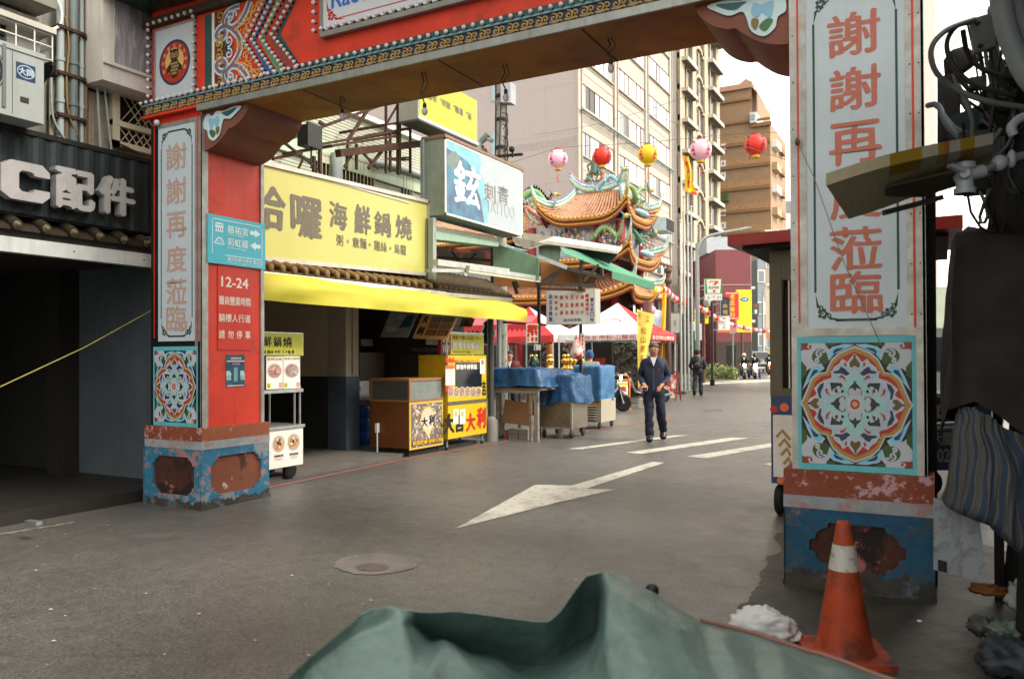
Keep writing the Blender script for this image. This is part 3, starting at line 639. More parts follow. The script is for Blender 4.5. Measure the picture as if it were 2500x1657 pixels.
for q0, q1 in (((915, 400), (1110, 740)), ((985, 385), (1195, 720)), ((1070, 370), (1295, 700)), ((1175, 340), (1420, 650))):
    a, b = Z3(*q0), Z3(*q1)
    for k in range(9):
        t = k/8
        for up in (1, -1):
            if k == 0 and up < 0: continue
            x = a[0]+(b[0]-a[0])*t; z = ZC+(4.02-ZC)*t*.93; ch.append(V((x, YB+.03, ZC+up*(z-ZC))))
allb = spots + ch + fr
order = sorted(allb, key=lambda p: (p-CO).length if -40 < 1 else 0)
seen = [p for p in spots if p.x < -2.0][:60] + [p for p in fr if p.x < -3.2 and p.z < 4.6][:20]
seen = seen[:96]
proto = None
for p in seen:
    if proto is None:
        mb = MB(); bulbmesh(mb, p); proto = mb.build('light_bulb', beam); p0 = p.copy()
    else:
        o = proto.copy(); COL.objects.link(o); o.parent = beam; o.location = p - p0
rest = MB()
for p in allb:
    if not any((p-q).length < 1e-4 for q in seen): bulbmesh(rest, p)
tag(rest.build('light_bulbs', beam), kind='stuff')
# ---- signs fixed to the inner face of the left pillar
Fs = fx((-6.295, 0, 0))
m = MB(); SKY = M('sign_turquoise', '#3fb0c2', .4, var=.05); SW = M('sign_letter_white', '#d5e6e8', .45)
m.fbox(Fs, 5.39, 2.385, .016, 6.135, 2.862, .03, SKY); h = .031
for a in ((5.44, 2.485, 5.447, 2.815), (6.085, 2.485, 6.092, 2.815), (5.45, 2.82, 6.08, 2.827), (5.60, 2.475, 6.08, 2.482)): m.rect(Fs, *a, h, SW)
m.text(Fs, '慈祐宮', (5.63, 2.70, 5.90, 2.785), SW, h, .02); m.text(Fs, '彩虹橋', (5.63, 2.575, 5.90, 2.66), SW, h, .02)
m.text(Fs, 'Ci You Temple', (5.63, 2.675, 5.84, 2.697), SW, h, .01); m.text(Fs, 'Rainbow Bridge', (5.63, 2.545, 5.87, 2.57), SW, h, .01)
m.text(Fs, '饒河街觀光夜市 歡迎您', (5.63, 2.425, 6.10, 2.465), SW, h, .015); m.text(Fs, 'Welcome to Raohe St. Night Market', (5.63, 2.40, 6.10, 2.42), SW, h, 0)
for d_, v in ((1, 2.745), (-1, 2.615)):
    q = [(5.925, v-.02), (5.99, v-.02), (5.99, v-.042), (6.065, v), (5.99, v+.042), (5.99, v+.02), (5.925, v+.02)]
    if d_ < 0: q = [(11.99-a, b) for a, b in q][::-1]
    m.poly(Fs, q, h, SW)
m.poly(Fs, [(5.47, 2.775), (5.585, 2.775), (5.565, 2.79), (5.49, 2.79)], h, SW); m.rect(Fs, 5.475, 2.745, 5.58, 2.765, h, SW); m.rect(Fs, 5.48, 2.70, 5.575, 2.712, h, SW)
for k in range(4): m.rect(Fs, 5.485+k*.026, 2.712, 5.495+k*.026, 2.745, h, SW)
m.ribbon(Fs, [(5.47+i*.012, 2.585+.06*math.sin(3.14*i/10)) for i in range(11)], .014, h, SW, False); m.rect(Fs, 5.47, 2.578, 5.59, 2.585, h, SW)
for k in range(6): m.rect(Fs, 5.485+k*.018, 2.585, 5.489+k*.018, 2.63, h, SW)
single('direction_sign', m, 'turquoise direction sign with two white arrows on the red pillar', 'sign')
m = MB(); m.fbox(Fs, 5.53, 1.537, .001, 5.955, 2.377, .008, M('notice_red', '#c22a1a', .45, var=.06)); h = .009; NW = M('notice_white', '#ddd2c4', .6)
m.text(Fs, '12-24', (5.57, 2.165, 5.92, 2.27), NW, h, .035); m.text(Fs, '攤商營業時間', (5.54, 1.985, 5.95, 2.075), NW, h, .02); m.text(Fs, '騎樓人行道', (5.54, 1.815, 5.95, 1.90), NW, h, .02)
for i, c_ in enumerate('請勿停車'): m.text(Fs, c_, (5.54+i*.112, 1.65, 5.615+i*.112, 1.735), NW, h, .02)
single('notice_board', m, 'red notice lettered 12-24 in white, below the turquoise sign', 'notice')
m = MB(); m.fbox(Fs, 5.635, 1.165, .001, 5.875, 1.49, .005, M('poster_blue', '#1d4a63', .4, var=.5, scale=6, col2='#7d6a9a', thr=.6, s2=5)); h = .006
m.text(Fs, '夜間停車', (5.69, 1.44, 5.83, 1.465), NW, h, .02); m.rect(Fs, 5.64, 1.42, 5.87, 1.43, h, NW); m.text(Fs, '公告事項', (5.71, 1.385, 5.81, 1.41), M('poster_pink', '#c69ab4'), h, .02); m.rect(Fs, 5.65, 1.175, 5.86, 1.183, h, NW)
PH = M('poster_hand', '#a9cbd0', .5)
for s_, cu in ((1, 5.665), (-1, 5.845)):
    m.poly(Fs, [(cu-.03, 1.27), (cu+.03, 1.265), (cu+.035*s_ if s_ > 0 else cu+.03, 1.30), (cu+.01, 1.33), (cu-.03, 1.325)], h, PH)
    for k in range(4): m.ribbon(Fs, [(cu-.02+k*.014, 1.275), (cu-.02+k*.016, 1.235)], .011, h, PH, False)
for k in range(4): m.rect(Fs, 5.735+k*.012, 1.22, 5.742+k*.012, 1.36, h, M('poster_cyan', '#8cc9d6'))
single('poster', m, 'small dark blue poster showing pale hands, pasted low on the red pillar', 'poster')
# lamps dangling from the soffit
for i, (px, py0, py1) in enumerate(((830, 235, 275), (1030, 178, 250), (1228, 160, 215), (1484, 95, 158))):
    m = MB(); p = at(px, py0, z=ZB-.012); p = V((p.x, min(p.y, 5.95), ZB-.012)); L_ = (.12, .26, .2, .16)[i]
    m.tube([p, p+V((.02, 0, -L_*.3)), p+V((-.015, 0, -L_*.6)), p+V((.02, .01, -L_))], .006, BLACK, 5); m.tube([p+V((.03, 0, 0)), p+V((.06, 0, -L_*.4)), p+V((0, 0, -L_*.7))], .004, BLACK, 4)
    m.cyl(p+V((.02, .01, -L_)), p+V((.02, .01, -L_-.04)), .016, SOCK, n=8); m.ell(p+V((.02, .01, -L_-.065)), (.026, .026, .034), BULB, 10, 8)
    single('hanging_bulb', m, ['bulb on tangled black flex under the beam, nearest the red pillar', 'bulb on long looped flex under the beam, beside the upside down yellow sign', 'dim bulb under the beam in front of the concrete utility pole', 'bulb under the beam in front of the tall pale windowed building'][i], 'lamp', 'bulbs hanging below the gate beam')
# ================================================================== left corner building with the accessories shop
def px(Fx, x0, y0, x1, y1, xp=None, yp=None):
    """measured rectangle -> (u0, v0, u1, v1) on the plane x = xp or y = yp, in that plane's own metres"""
    xc, yc = (x0+x1)/2, (y0+y1)/2; k = dict(x=xp) if xp is not None else dict(y=yp)
    a, b, c, d = at(x0, yc, **k), at(x1, yc, **k), at(xc, y0, **k), at(xc, y1, **k)
    return ((a.y if xp is not None else a.x), d.z, (b.y if xp is not None else b.x), c.z)
cb = thing('corner_building', 'tall grey corner building with a dark arcade below its black corrugated sign', 'building', (-10, 2, 0))
OLDW = M('old_plaster', '#77766e', .8, var=.2, scale=1.6, streak=.5); TILEW = M('small_wall_tiles', '#a39a86', .6, var=.25, scale=30, streak=.3)
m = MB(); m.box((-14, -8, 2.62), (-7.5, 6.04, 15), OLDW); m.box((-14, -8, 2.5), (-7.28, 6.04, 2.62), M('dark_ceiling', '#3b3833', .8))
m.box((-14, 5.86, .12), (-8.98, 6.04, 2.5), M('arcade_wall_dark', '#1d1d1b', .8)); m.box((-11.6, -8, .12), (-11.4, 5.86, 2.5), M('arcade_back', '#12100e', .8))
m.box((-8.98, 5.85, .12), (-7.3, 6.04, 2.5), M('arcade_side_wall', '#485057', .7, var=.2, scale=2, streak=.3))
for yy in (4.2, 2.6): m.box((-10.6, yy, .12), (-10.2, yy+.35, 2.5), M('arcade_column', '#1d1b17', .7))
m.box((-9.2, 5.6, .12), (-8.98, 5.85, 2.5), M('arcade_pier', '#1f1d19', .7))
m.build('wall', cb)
m = MB(); m.box((-7.32, -6, 2.40), (-7.22, 5.62, 2.535), M('fascia_white', '#b4b7b4', .55, var=.1, streak=.4)); 
for k in range(14): m.ell((-7.219, 5.4-k*.75, 2.47), .008, DARK, 6, 4)
m.build('fascia', cb)
m = MB(); Fr = fx((-7.46, 0, 0)); y = 4.35
m.fbox(Fr, 4.55, 3.5, 0, 6.0, 4.12, .01, TILEW)
TG = M('tile_joint', '#5c564a', .8)
for k in range(29): m.fbox(Fr, 4.55, 3.5+k*.0215, .008, 6.0, 3.502+k*.0215, .0115, TG)
for k in range(44): m.fbox(Fr, 4.55+k*.033, 3.5, .008, 4.552+k*.033, 4.12, .0113, TG)
m.build('tiled_wall', cb)
wu0, wv0, wu1, wv1 = px(None, 275, 238, 372, 330, xp=-7.42)
wn = MB(); wf = M('window_cream', '#c2bba4', .5, streak=.2)
wn.fbox(Fr, wu0, 3.66, .01, 6.0, 4.2, .03, M('window_black', '#15130f', .3))
wn.build('pane', cb)
wn = MB(); a, b = wu0, 5.98
for u0, v0, u1, v1 in ((a-.03, 3.62, a+.05, 4.2), (a-.03, 3.62, b, 3.675), (a-.03, 3.83, b, 3.885), (b-.18, 3.62, b-.12, 4.2)): WH_ = wn.fbox(Fr, u0, v0, .02, u1, v1, .06+.013*v0-.004*u0, wf)
for z0, z1 in ((3.675, 3.83), (3.885, 4.2)):
    k = -.4
    while k < b-a:
        for s_ in (1, -1):
            p0 = [a+.05+k, z0]; p1 = [a+.05+k+(z1-z0)*.8, z1]
            if s_ < 0: p0, p1 = [p1[0], z0], [p0[0], z1]
            if min(p0[0], p1[0]) > a+.04 and max(p0[0], p1[0]) < b-.17: wn.bar(Fr(p0[0], p0[1], .05), Fr(p1[0], p1[1], .05), .007, wf)
        k += .085
wn.build('window', cb)
# bay with the greyed wood panel
m = MB(); Fb_ = fx((-7.12, 0, 0)); bw = M('bay_frame', '#cfc9bf', .6, var=.08, streak=.3)
b0 = at(254, 100, x=-7.1).y; b1 = at(282, 100, x=-7.1).y; zb0 = at(300, 208, x=-7.1).z
m.box((-7.5, b0, zb0), (-7.12, 6.1, 5.9), bw); m.fbox(Fb_, b1, zb0+.19, 0, 6.1, 5.9, .012, M('weathered_wood', '#8a878c', .8, var=.35, scale=2.2, stretch=(1, 9, 1.2), col2='#a8a8ae', thr=.55, s2=3, soft=.03))
m.fbox(Fb_, b0, zb0+.16, 0, 6.1, zb0+.19, .03, bw)
m.build('bay', cb)
# black corrugated sign with its three raised letters
Sg = thing('shop_sign', 'black corrugated shop sign with chrome letters C and two characters', 'sign', (-7.3, 3.5, 2.7))
m = MB(); vs = []; n = 130; CORR = M('corrugated_black', '#20292a', .5, .2, .3, 3, streak=.3)
for i in range(n+1):
    yy = .2+i*(5.52-.2)/n; xx = -7.27 + .012*[0, 1, 1, 0][i % 4]
    vs += [(xx, yy, 2.76), (xx, yy, 3.48)]
m.add(vs, [(2*i, 2*i+2, 2*i+3, 2*i+1) for i in range(n)], CORR); m.box((-7.44, .2, 2.74), (-7.29, 5.52, 3.5), BLACK); m.box((-7.45, .2, 3.482), (-7.25, 5.55, 3.53), BLACK); m.box((-7.44, 5.50, 2.74), (-7.25, 5.55, 3.48), BLACK)
m.build('board', Sg)
CHR = M('letter_chrome', '#a5a2a2', .45, .35, .15, 4)
Fl = fx((-7.14, 0, 0))
for ch, r in (('C', (2, 396, 122, 490)), ('配', (135, 412, 233, 514)), ('件', (243, 431, 331, 527))):
    u0, v0, u1, v1 = px(None, *r, xp=-7.14)
    m = MB()
    if ch == 'C':
        m.plate(Fl, [(u0+(u1-u0)*a_, v0+(v1-v0)*b_) for a_, b_ in ((1, .68), (1, .82), (.84, 1), (.2, 1), (0, .84), (0, .16), (.2, 0), (.84, 0), (1, .18), (1, .33), (.68, .33), (.66, .26), (.6, .23), (.42, .23), (.36, .3), (.36, .7), (.42, .77), (.6, .77), (.66, .74), (.68, .68))], -.09, 0, CHR)
    else: m.text(Fl, ch, (u0, v0, u1, v1), CHR, 0, .045, ex=.09)
    m.build('letter', Sg)
t = thing('tile_fringe', 'row of dark round roof tile ends beneath the black corrugated sign', 'tile fringe', (-7.2, 3.5, 2.54))
m = MB(); TB = M('tile_dark_brown', '#2c2318', .6, var=.4, scale=14); TE = M('tile_end_ochre', '#41361a', .5, var=.3, scale=30)
m.slab([(-7.44, .2, 2.72), (-7.22, .2, 2.60), (-7.22, 5.55, 2.60), (-7.44, 5.55, 2.72)], (0, 0, .03), TB)
for k in range(20):
    yy = 5.42-k*.262
    m.cyl((-7.44, yy, 2.755), (-7.2, yy, 2.645), .052, TB, n=10); m.ell((-7.19, yy, 2.64), (.02, .047, .047), TE, 10, 6); m.ell((-7.172, yy, 2.645), (.012, .02, .02), M('tile_boss', '#5f5742', .5), 8, 5)
m.build('tiles', t)
# air conditioners
ac = thing('air_conditioner', 'large white outdoor air conditioner with dark blue oval badge, standing above the black sign', 'air conditioner', (-7.3, 3.6, 3.55))
ACW = M('ac_white', '#8f9492', .5, var=.07, streak=.2); y1 = at(107, 230, x=-7.0).y; zt = at(107, 138, x=-7.0).z; zb = 3.535
m = MB(); m.box((-7.48, y1-1.0, zb), (-7.0, y1, zt), ACW); m.box((-7.49, y1-1.01, zt-.03), (-6.99, y1+.01, zt+.012), ACW); Fa = fx((-7.0, 0, 0))
m.rect(Fa, y1-.275, zb+.02, y1-.27, zt-.04, .001, DARK); m.build('housing', ac)
m = MB(); m.disc(Fa, y1-.62, zb+.36, .28, .004, DARK, 28)
for k in range(9): m.ribbon(Fa, [(y1-.62+.03*(k+1)*math.cos(a_*.2618), zb+.36+.03*(k+1)*math.sin(a_*.2618)) for a_ in range(25)], .006, .008, ACW, False)
m.fbox(Fa, y1-.36, zb+.06, 0, y1-.33, zb+.6, .012, M('grille_grey', '#5d6765', .6)); m.build('fan_grille', ac)
u0, v0, u1, v1 = px(None, 39, 157, 86, 197, xp=-7.0)
m = MB(); m.fbox(Fa, u0, v0, 0, u1, v1, .003, NAVY); BW = M('badge_white', '#9db0bb', .4); cu, cv = (u0+u1)/2, (v0+v1)/2
m.disc(Fa, cu, cv, (u1-u0)*.46, .004, BW, 24, (v1-v0)*.4); m.disc(Fa, cu, cv, (u1-u0)*.42, .005, NAVY, 24, (v1-v0)*.34); m.text(Fa, '大同', (cu-.065, cv-.035, cu+.065, cv+.035), BW, .006, .05)
m.build('badge', ac); u0, v0, u1, v1 = px(None, 49, 238, 70, 251, xp=-7.0)
m = MB(); m.fbox(Fa, u0, v0, 0, u1, v1, .004, M('slot_brown', '#2e2a18', .5)); m.build('handle_slot', ac)
ac2 = thing('air_conditioner', 'smaller white air conditioner with a fan, caged behind white rails', 'air conditioner', (-7.5, 3.7, 4.25))
m = MB(); q = at(98, 80, x=-7.2).y; z0, z1 = 4.22, at(98, 48, x=-7.2).z; m.box((-7.5, q-.95, z0), (-7.2, q, z1), M('ac_cream', '#c5c4bc', .5, streak=.2)); m.build('housing', ac2)
Fa = fx((-7.2, 0, 0)); m = MB(); m.fbox(Fa, q-.72, z0+.02, 0, q-.30, z1-.04, .004, DARK); m.disc(Fa, q-.56, z0+.2, .12, .006, ACW, 20)
for k in range(9):
    m.bar(Fa(q-.72+k*.05, z0+.02, .012), Fa(q-.72+k*.05+.03, z1-.05, .012), .004, ACW); m.bar(Fa(q-.72, z0+.03+k*.04, .014), Fa(q-.30, z0+.03+k*.04, .014), .004, ACW)
m.build('fan_grille', ac2); m = MB(); m.text(Fa, 'INVERTER', (q-.24, z1-.10, q-.05, z1-.075), SR, .003, .03); m.disc(Fa, q-.14, z0+.2, .03, .003, GOLD, 4); m.build('label', ac2)
cg = MB(); c0 = at(32, 110, x=-7.0).y; c1 = at(131, 110, x=-7.0).y; zz0 = 4.12; RW = M('rail_white', '#c9c6c0', .5)
for z in (4.13, 4.25, 4.36): cg.tube([(-7.5, c1, z), (-7.02, c1, z), (-7.02, c0-.6, z)], .009, RW, 6)
for k in range(8): cg.cyl((-7.02, c1-k*.16, 4.12), (-7.02, c1-k*.16, 4.40), .007, RW, n=6)
cg.box((-7.5, c0-.6, 4.37), (-6.99, c1+.02, 4.42), M('cage_top', '#a9a39a', .6)); cg.bar((-7.48, c1, 3.75), (-7.05, c1, 4.08), .04, DARK); cg.bar((-7.5, c1, 4.10), (-7.0, c1, 4.10), .035, DARK)
single('balcony_cage', cg, 'white railed metal cage holding the smaller air conditioner', 'railing')
m = MB(); zs = at(140, 24, x=-6.95).z; y1 = at(140, 30, x=-6.95).y; m.box((-7.5, -2, zs), (-6.95, y1, zs+.25), OLDW); m.build('ledge', cb)
# pipes and cables
PW = M('pvc_pipe', '#9aa3a3', .45, var=.1, streak=.3); PB = M('pipe_brown', '#6b5640', .6, var=.2); PG = M('conduit_grey', '#5d6666', .5)
for i, (xp_, r, mat, lab) in enumerate(((147, .035, PW, 'pale fat drainpipe nearest the large air conditioner'), (162, .02, PB, 'thin brown pipe between two pale drainpipes'), (178, .045, PG, 'wide dark grey pipe in the middle of the pipe bundle'), (199, .022, PW, 'slim white pipe right of the wide grey pipe'), (209, .02, PB, 'pale brown pipe at the edge of the dark recess'))):
    q = at(xp_, 200, x=-7.40); m = MB(); m.cyl((-7.40, q.y, 3.5), (-7.40, q.y, 7.5), r, mat, n=10)
    for z in (3.9, 4.3, 5.0): m.cyl((-7.40, q.y, z), (-7.40, q.y, z+.04), r*1.2, mat, n=10)
    single('drainpipe', m, lab, 'pipe', 'pipes on the corner building')
m = MB()
for z in (3.78, 4.18, 4.62):
    a, b = at(143, 200, x=-7.34).y, at(212, 200, x=-7.34).y; m.bar((-7.36, a, z), (-7.36, b, z), .03, RUST); m.bar((-7.5, a, z-.02), (-7.36, a, z-.02), .03, RUST); m.bar((-7.5, b, z-.02), (-7.36, b, z-.02), .03, RUST)
single('pipe_bracket', m, 'rusty brackets clamping the bundle of pipes on the corner building', 'bracket')
m = MB(); a, b = at(214, 120, x=-7.47).y, at(254, 120, x=-7.47).y; m.box((-7.499, a, 3.5), (-7.47, b, 7), M('recess_black', '#221f1a', .8)); m.build('recess', cb)
for i, (p, r, mat, lab) in enumerate((([(232, 0), (234, 120), (240, 260), (245, 360)], .013, PW, 'thin pale cable running straight down the dark recess'), ([(243, 0), (246, 110), (258, 240), (272, 365)], .012, PW, 'white cable slanting towards the latticed window'), ([(140, 0), (150, 30), (148, 58), (135, 70), (110, 76)], .014, WHITE, 'loop of white hose hanging beside the caged air conditioner'), ([(125, 190), (126, 260), (134, 300), (158, 340)], .012, PW, 'pale hose trailing below the cage towards the black sign'), ([(160, 40), (168, 110), (162, 200), (168, 280), (190, 330)], .01, M('cable_ochre', '#7d6636', .6), 'ochre cable wandering down across the pipes'))):
    m = MB(); m.tube([tuple(v) for v in cat([tuple(at(u, v, x=-7.36+.0*i)) for u, v in p], 5, False)], r, mat, 6); single('cable', m, lab, 'cable', 'cables on the corner building')
m = MB(); q = at(360, 283, x=-7.2); m.cyl(q, q+V((.1, -.05, -.02)), .03, ACW, n=12); m.bar((-7.5, q.y+.1, q.z+.02), q, .02, ACW); m.ell(at(383, 300, y=5.3), .03, BULB, 10, 8)
single('security_camera', m, 'small white security camera on a bracket beside the pillar', 'camera')
m = MB(); m.tube([(-7.4, 5.2, 3.66), (-7.3, 5.4, 3.58), (-7.1, 5.6, 3.5)], .012, RUST, 6); single('wall_stay', m, 'thin rusty stay below the latticed window', 'bracket')
m = MB(); a = at(0, 944, d=6.6); b = at(371, 757, y=5.5); m.tube([a, (a+b)/2+V((0, 0, -.03)), b], .006, M('yellow_rope', '#8a8240', .7), 5)
single('rope', m, 'thin yellow rope stretched across the dark arcade opening', 'rope')
m = MB(); q = at(80, 1278, z=.125); m.box((q.x-.08, q.y-.02, .12), (q.x+.08, q.y+.03, .15), STEEL); single('floor_latch', m, 'small metal latch on the dark arcade step', 'latch')
# ================================================================== seafood pot shop
sb = thing('shop_building', 'low pale green shop building with a yellow sign, open kitchen front and barred windows above', 'building', (-10, 9, 0))
SID = M('pale_siding', '#b3b5a3', .7, var=.1, scale=2, streak=.3); LIN = M('siding_joint', '#7f8474', .8)
m = MB(); m.box((-14, 6.06, 2.62), (-8.3, 12.1, 5.38), SID)
Fu = fx((-8.3, 0, 0))
for k in range(46): m.fbox(Fu, 6.06, 3.1+k*.05, -.01, 12.1, 3.104+k*.05, .006, LIN)
m.fbox(Fu, 6.06, 4.42, 0, 12.1, 4.75, .05, M('pale_green_band', '#a9b8a0', .7, var=.08, streak=.2)); m.fbox(Fu, 6.06, 5.34, -.2, 12.14, 5.42, .08, WHITE)
m.box((-14, 6.06, 2.5), (-6.95, 12.0, 2.62), M('shop_ceiling', '#8a857a'))
m.box((-11.2, 6.06, .05), (-11, 12.1, 2.5), M('kitchen_back', '#51483c', .8)); m.box((-14, 11.9, .05), (-8.2, 12.1, 2.5), M('kitchen_back', '#51483c'))
BEI = M('beige_wall', '#cdc1a0', .7, var=.12, scale=2); DADO = M('dark_dado', '#3a3f42', .35, var=.2, scale=5)
m.box((-11, 9.5, 1.17), (-8.32, 9.68, 2.5), BEI); m.box((-11, 9.5, .05), (-8.32, 9.68, 1.17), DADO)
m.box((-11, 6.06, .05), (-8.5, 6.2, 2.5), BEI)
m.build('wall', sb)
m = MB(); CRM = M('cream_column', '#a79f8c', .6, var=.1); m.box((-8.32, 9.45, 1.17), (-7.98, 9.75, 2.5), CRM); m.box((-8.33, 9.44, .05), (-7.97, 9.76, 1.17), M('slate_dado', '#4b5a66', .4, var=.15)); m.bar((-7.965, 9.6, 1.2), (-7.965, 9.6, 2.5), .03, CRM); m.build('column', sb)
for i, (u0, v0, u1, v1) in enumerate(((838, 395, 910, 452), (980, 428, 1003, 475), (770, 380, 800, 440))):
    a, b, c, d = px(None, u0, v0, u1, v1, xp=-8.3)
    w_ = MB(); w_.fbox(Fu, a, b-.1, 0, c, d, .012, DARK); w_.fbox(Fu, a-.04, b-.14, 0, c+.04, b-.1, .06, CRM); w_.fbox(Fu, a-.04, d, 0, c+.04, d+.04, .06, CRM)
    k = a
    while k < c: w_.cyl(Fu(k, b-.1, .05), Fu(k, d, .05), .008, M('bar_cream', '#b5aa88', .5), n=5); k += .09
    w_.build('window', sb)
m = MB(); a = at(875, 385, x=-8.15); m.tube([at(905, 395, x=-8.2), at(960, 405, x=-8.2), at(1041, 432, x=-8.2)], .06, PW, 8); m.cyl((-8.18, at(822, 420, x=-8.18).y, 3), (-8.18, at(822, 420, x=-8.18).y, 4.6), .09, PW, n=10); m.build('drain', sb)
# shop sign
ys0, ys1 = 6.45, at(1045, 580, x=-6.9).y
def sz(y): t_ = (y-6.73)/(10.07-6.73); return 2.60+.12*t_, 3.71+.12*t_
SGY = M('sign_yellow', '#aeaa5c', .4, var=.05, scale=1.2); SGC = M('sign_char', '#625a4c', .6, var=.1)
ya = thing('shop_sign', 'long yellow light box sign with brown brush characters above the open kitchen', 'sign', (-6.9, 8.3, 2.6))
b0, t0 = sz(ys0); b1, t1 = sz(ys1)
Fy_ = F((-6.9, 0, 0), (0, 1, 0), (0, 0, 1))
m = MB(); m.hexa([(-7.12, ys0, b0), (-6.9, ys0, b0), (-6.9, ys1, b1), (-7.12, ys1, b1), (-7.12, ys0, t0), (-6.9, ys0, t0), (-6.9, ys1, t1), (-7.12, ys1, t1)], SGY)
def zc4(x, y): return 600+x/3.92, 380+y/3.92
for ch, r in (('哈', (30, 265, 388, 700)), ('囉', (430, 385, 728, 785)), ('海', (795, 440, 972, 705)), ('鮮', (1035, 475, 1195, 762)), ('鍋', (1225, 535, 1388, 772)), ('燒', (1430, 572, 1590, 803)), ('粥', (865, 758, 932, 862)), ('。', (965, 805, 985, 835)), ('意', (1018, 782, 1085, 880)), ('麵', (1090, 790, 1155, 892)), ('。', (1175, 838, 1195, 868)), ('雞', (1225, 812, 1285, 912)), ('絲', (1288, 820, 1348, 922)), ('。', (1372, 872, 1392, 902)), ('烏', (1418, 845, 1472, 940)), ('龍', (1478, 852, 1535, 952))):
    u0, v0, u1, v1 = px(None, *zc4(r[0], r[1]), *zc4(r[2], r[3]), xp=-6.9)
    big = r[3]-r[1] > 200; m.text(Fy_, ch, (u0, v0, u1, v1), SGC, .004, .035 if big else .012, jit=.05 if big else 0)
m.build('face', ya)
m = MB()
for a, b in (((-6.9, ys0, b0), (-6.9, ys1, b1)), ((-6.9, ys0, t0), (-6.9, ys1, t1)), ((-6.9, ys1, b1-.03), (-6.9, ys1, t1+.03))): m.bar(a, b, .05, M('sign_alu', '#b3aea2', .45, .4, streak=.2))
m.box((-7.14, ys0, t0+.02), (-6.89, ys1-.5, t0+.045), M('sign_alu', '#b3aea2')); m.build('frame', ya)
# tiled fringe and awning below the sign
t = thing('tile_fringe', 'row of brown half-round roof tiles under the yellow sign', 'tile fringe', (-7, 8.5, 2.4))
TL = M('tile_ochre', '#6d532c', .55, var=.4, scale=16, col2='#2f2415', thr=.6, s2=12, soft=.1); TD = M('tile_deep_brown', '#3a2d1c', .6, var=.4, scale=16)  # deeper brown for the tile bed and the drip points
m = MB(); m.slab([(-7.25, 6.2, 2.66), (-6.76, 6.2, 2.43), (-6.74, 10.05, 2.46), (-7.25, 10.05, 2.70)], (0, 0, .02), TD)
k = 6.3
while k < 10.05:
    z = 2.45+.03*(k-6.3)/3.7
    m.cyl((-7.25, k, z+.24), (-6.74, k, z+.045), .05, TL, n=10); m.ell((-6.735, k, z+.04), (.02, .045, .05), TL, 10, 6)
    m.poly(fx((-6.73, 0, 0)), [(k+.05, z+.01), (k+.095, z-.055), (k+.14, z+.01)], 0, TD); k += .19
m.build('tiles', t); m = MB(); m.bar((-6.75, 6.2, 2.385), (-6.75, 10.3, 2.42), .05, WHITE, .09); m.build('gutter', t)
t = thing('tile_fringe', 'second row of darker mossy tiles right of the yellow sign', 'tile fringe', (-7, 11.2, 2.4))
m = MB(); m.slab([(-7.3, 10.1, 2.80), (-6.75, 10.1, 2.48), (-6.75, 12.6, 2.50), (-7.3, 12.6, 2.82)], (0, 0, .02), TD); k = 10.2
while k < 12.6: m.cyl((-7.3, k, 2.83), (-6.76, k, 2.52), .06, M('tile_mossy', '#463521', .6, var=.5, scale=14), n=8); k += .15
m.build('tiles', t); m = MB(); m.bar((-6.74, 9.9, 2.42), (-6.74, 12.45, 2.47), .04, M('sign_alu', '#b3aea2'), .06); m.build('gutter', t)
aw = MB(); YA = M('awning_yellow', '#b5ab34', .55, var=.1, scale=2, spec=.3); vs = []; nu, nv = 70, 9
for i in range(nu+1):
    yy = 6.1+i*(12.27-6.1)/nu
    for j in range(nv+1):
        q = j/nv; ph = yy*2.1+q*2.2
        x = -7.0+.62*min(1, q*1.5)+.014*math.sin(ph*1.1+q*4)*(.3+q); z = 2.50-.19*min(1, q*1.5)-max(0, q-.667)*.72
        z += (.022*math.sin(ph*1.2+q*6)+.02*noise.noise(V((yy*2.2+q*2, q*3, 0))))*math.sin(math.pi*min(1, q*1.05))
        if q > .667: x += .022*math.sin(yy*3.1+q*9)+.012*noise.noise(V((yy*5+q*4, q*6, 2)))+.02
        vs.append((x, yy, z))
fs = [(i*(nv+1)+j, (i+1)*(nv+1)+j, (i+1)*(nv+1)+j+1, i*(nv+1)+j+1) for i in range(nu) for j in range(nv)]
aw.add(vs, fs, YA, True); aw.cyl((-6.42, 6.1, 2.09), (-6.42, 12.25, 2.09), .012, STEEL, n=6); aw.cyl((-7.02, 6.1, 2.51), (-7.02, 12.25, 2.53), .035, STEEL, n=8)
single('awning', aw, 'creased yellow roll-out awning over the open kitchen', 'awning')
# rusty trellis on the roof edge
def Z3s(x, y): return 500+x/3.38, y/3.38
m = MB()
for (x0, y0, x1, y1, w_) in ((620,1175,1450,870,.05),(945,1005,985,1035,.05),(1350,900,1175,1165,.05),(560,1310,800,1262,.05),(940,1195,1590,1080,.045),(1045,1205,1600,1120,.045),(1100,1265,1840,1180,.13),(1495,850,1495,1430,.04),(1600,840,1600,1440,.07),(1530,1080,1530,1420,.04),(1695,1050,1695,1430,.04),(1500,1030,1760,990,.04),(1520,1170,1350,1390,.05),(1180,1185,1170,1400,.04),(1252,1190,1252,1400,.045),(1260,1220,1430,1390,.035),(1250,1220,1150,1380,.035),(630,1160,930,1390,.035),(560,1230,560,1310,.04),(820,1290,770,1400,.03),(900,1290,900,1430,.05),(1500,1310,1700,1300,.035),(1520,1320,1700,1320,.035),(950,1200,950,1420,.05),(1600,850,1490,1040,.03)):
    a = at(*Z3s(x0, y0), x=-7.35); b = at(*Z3s(x1, y1), x=-7.35); m.bar(a, b, w_*.8, RUST)
for (x0, y0) in ((1495, 1030), (1600, 1090), (1045, 1205), (1695, 1060)):
    a = at(*Z3s(x0, y0), x=-7.35); m.bar(a, a+V((-.9, 0, 0)), .035, RUST)
single('steel_trellis', m, 'rusty angle iron trellis above the yellow sign', 'frame')
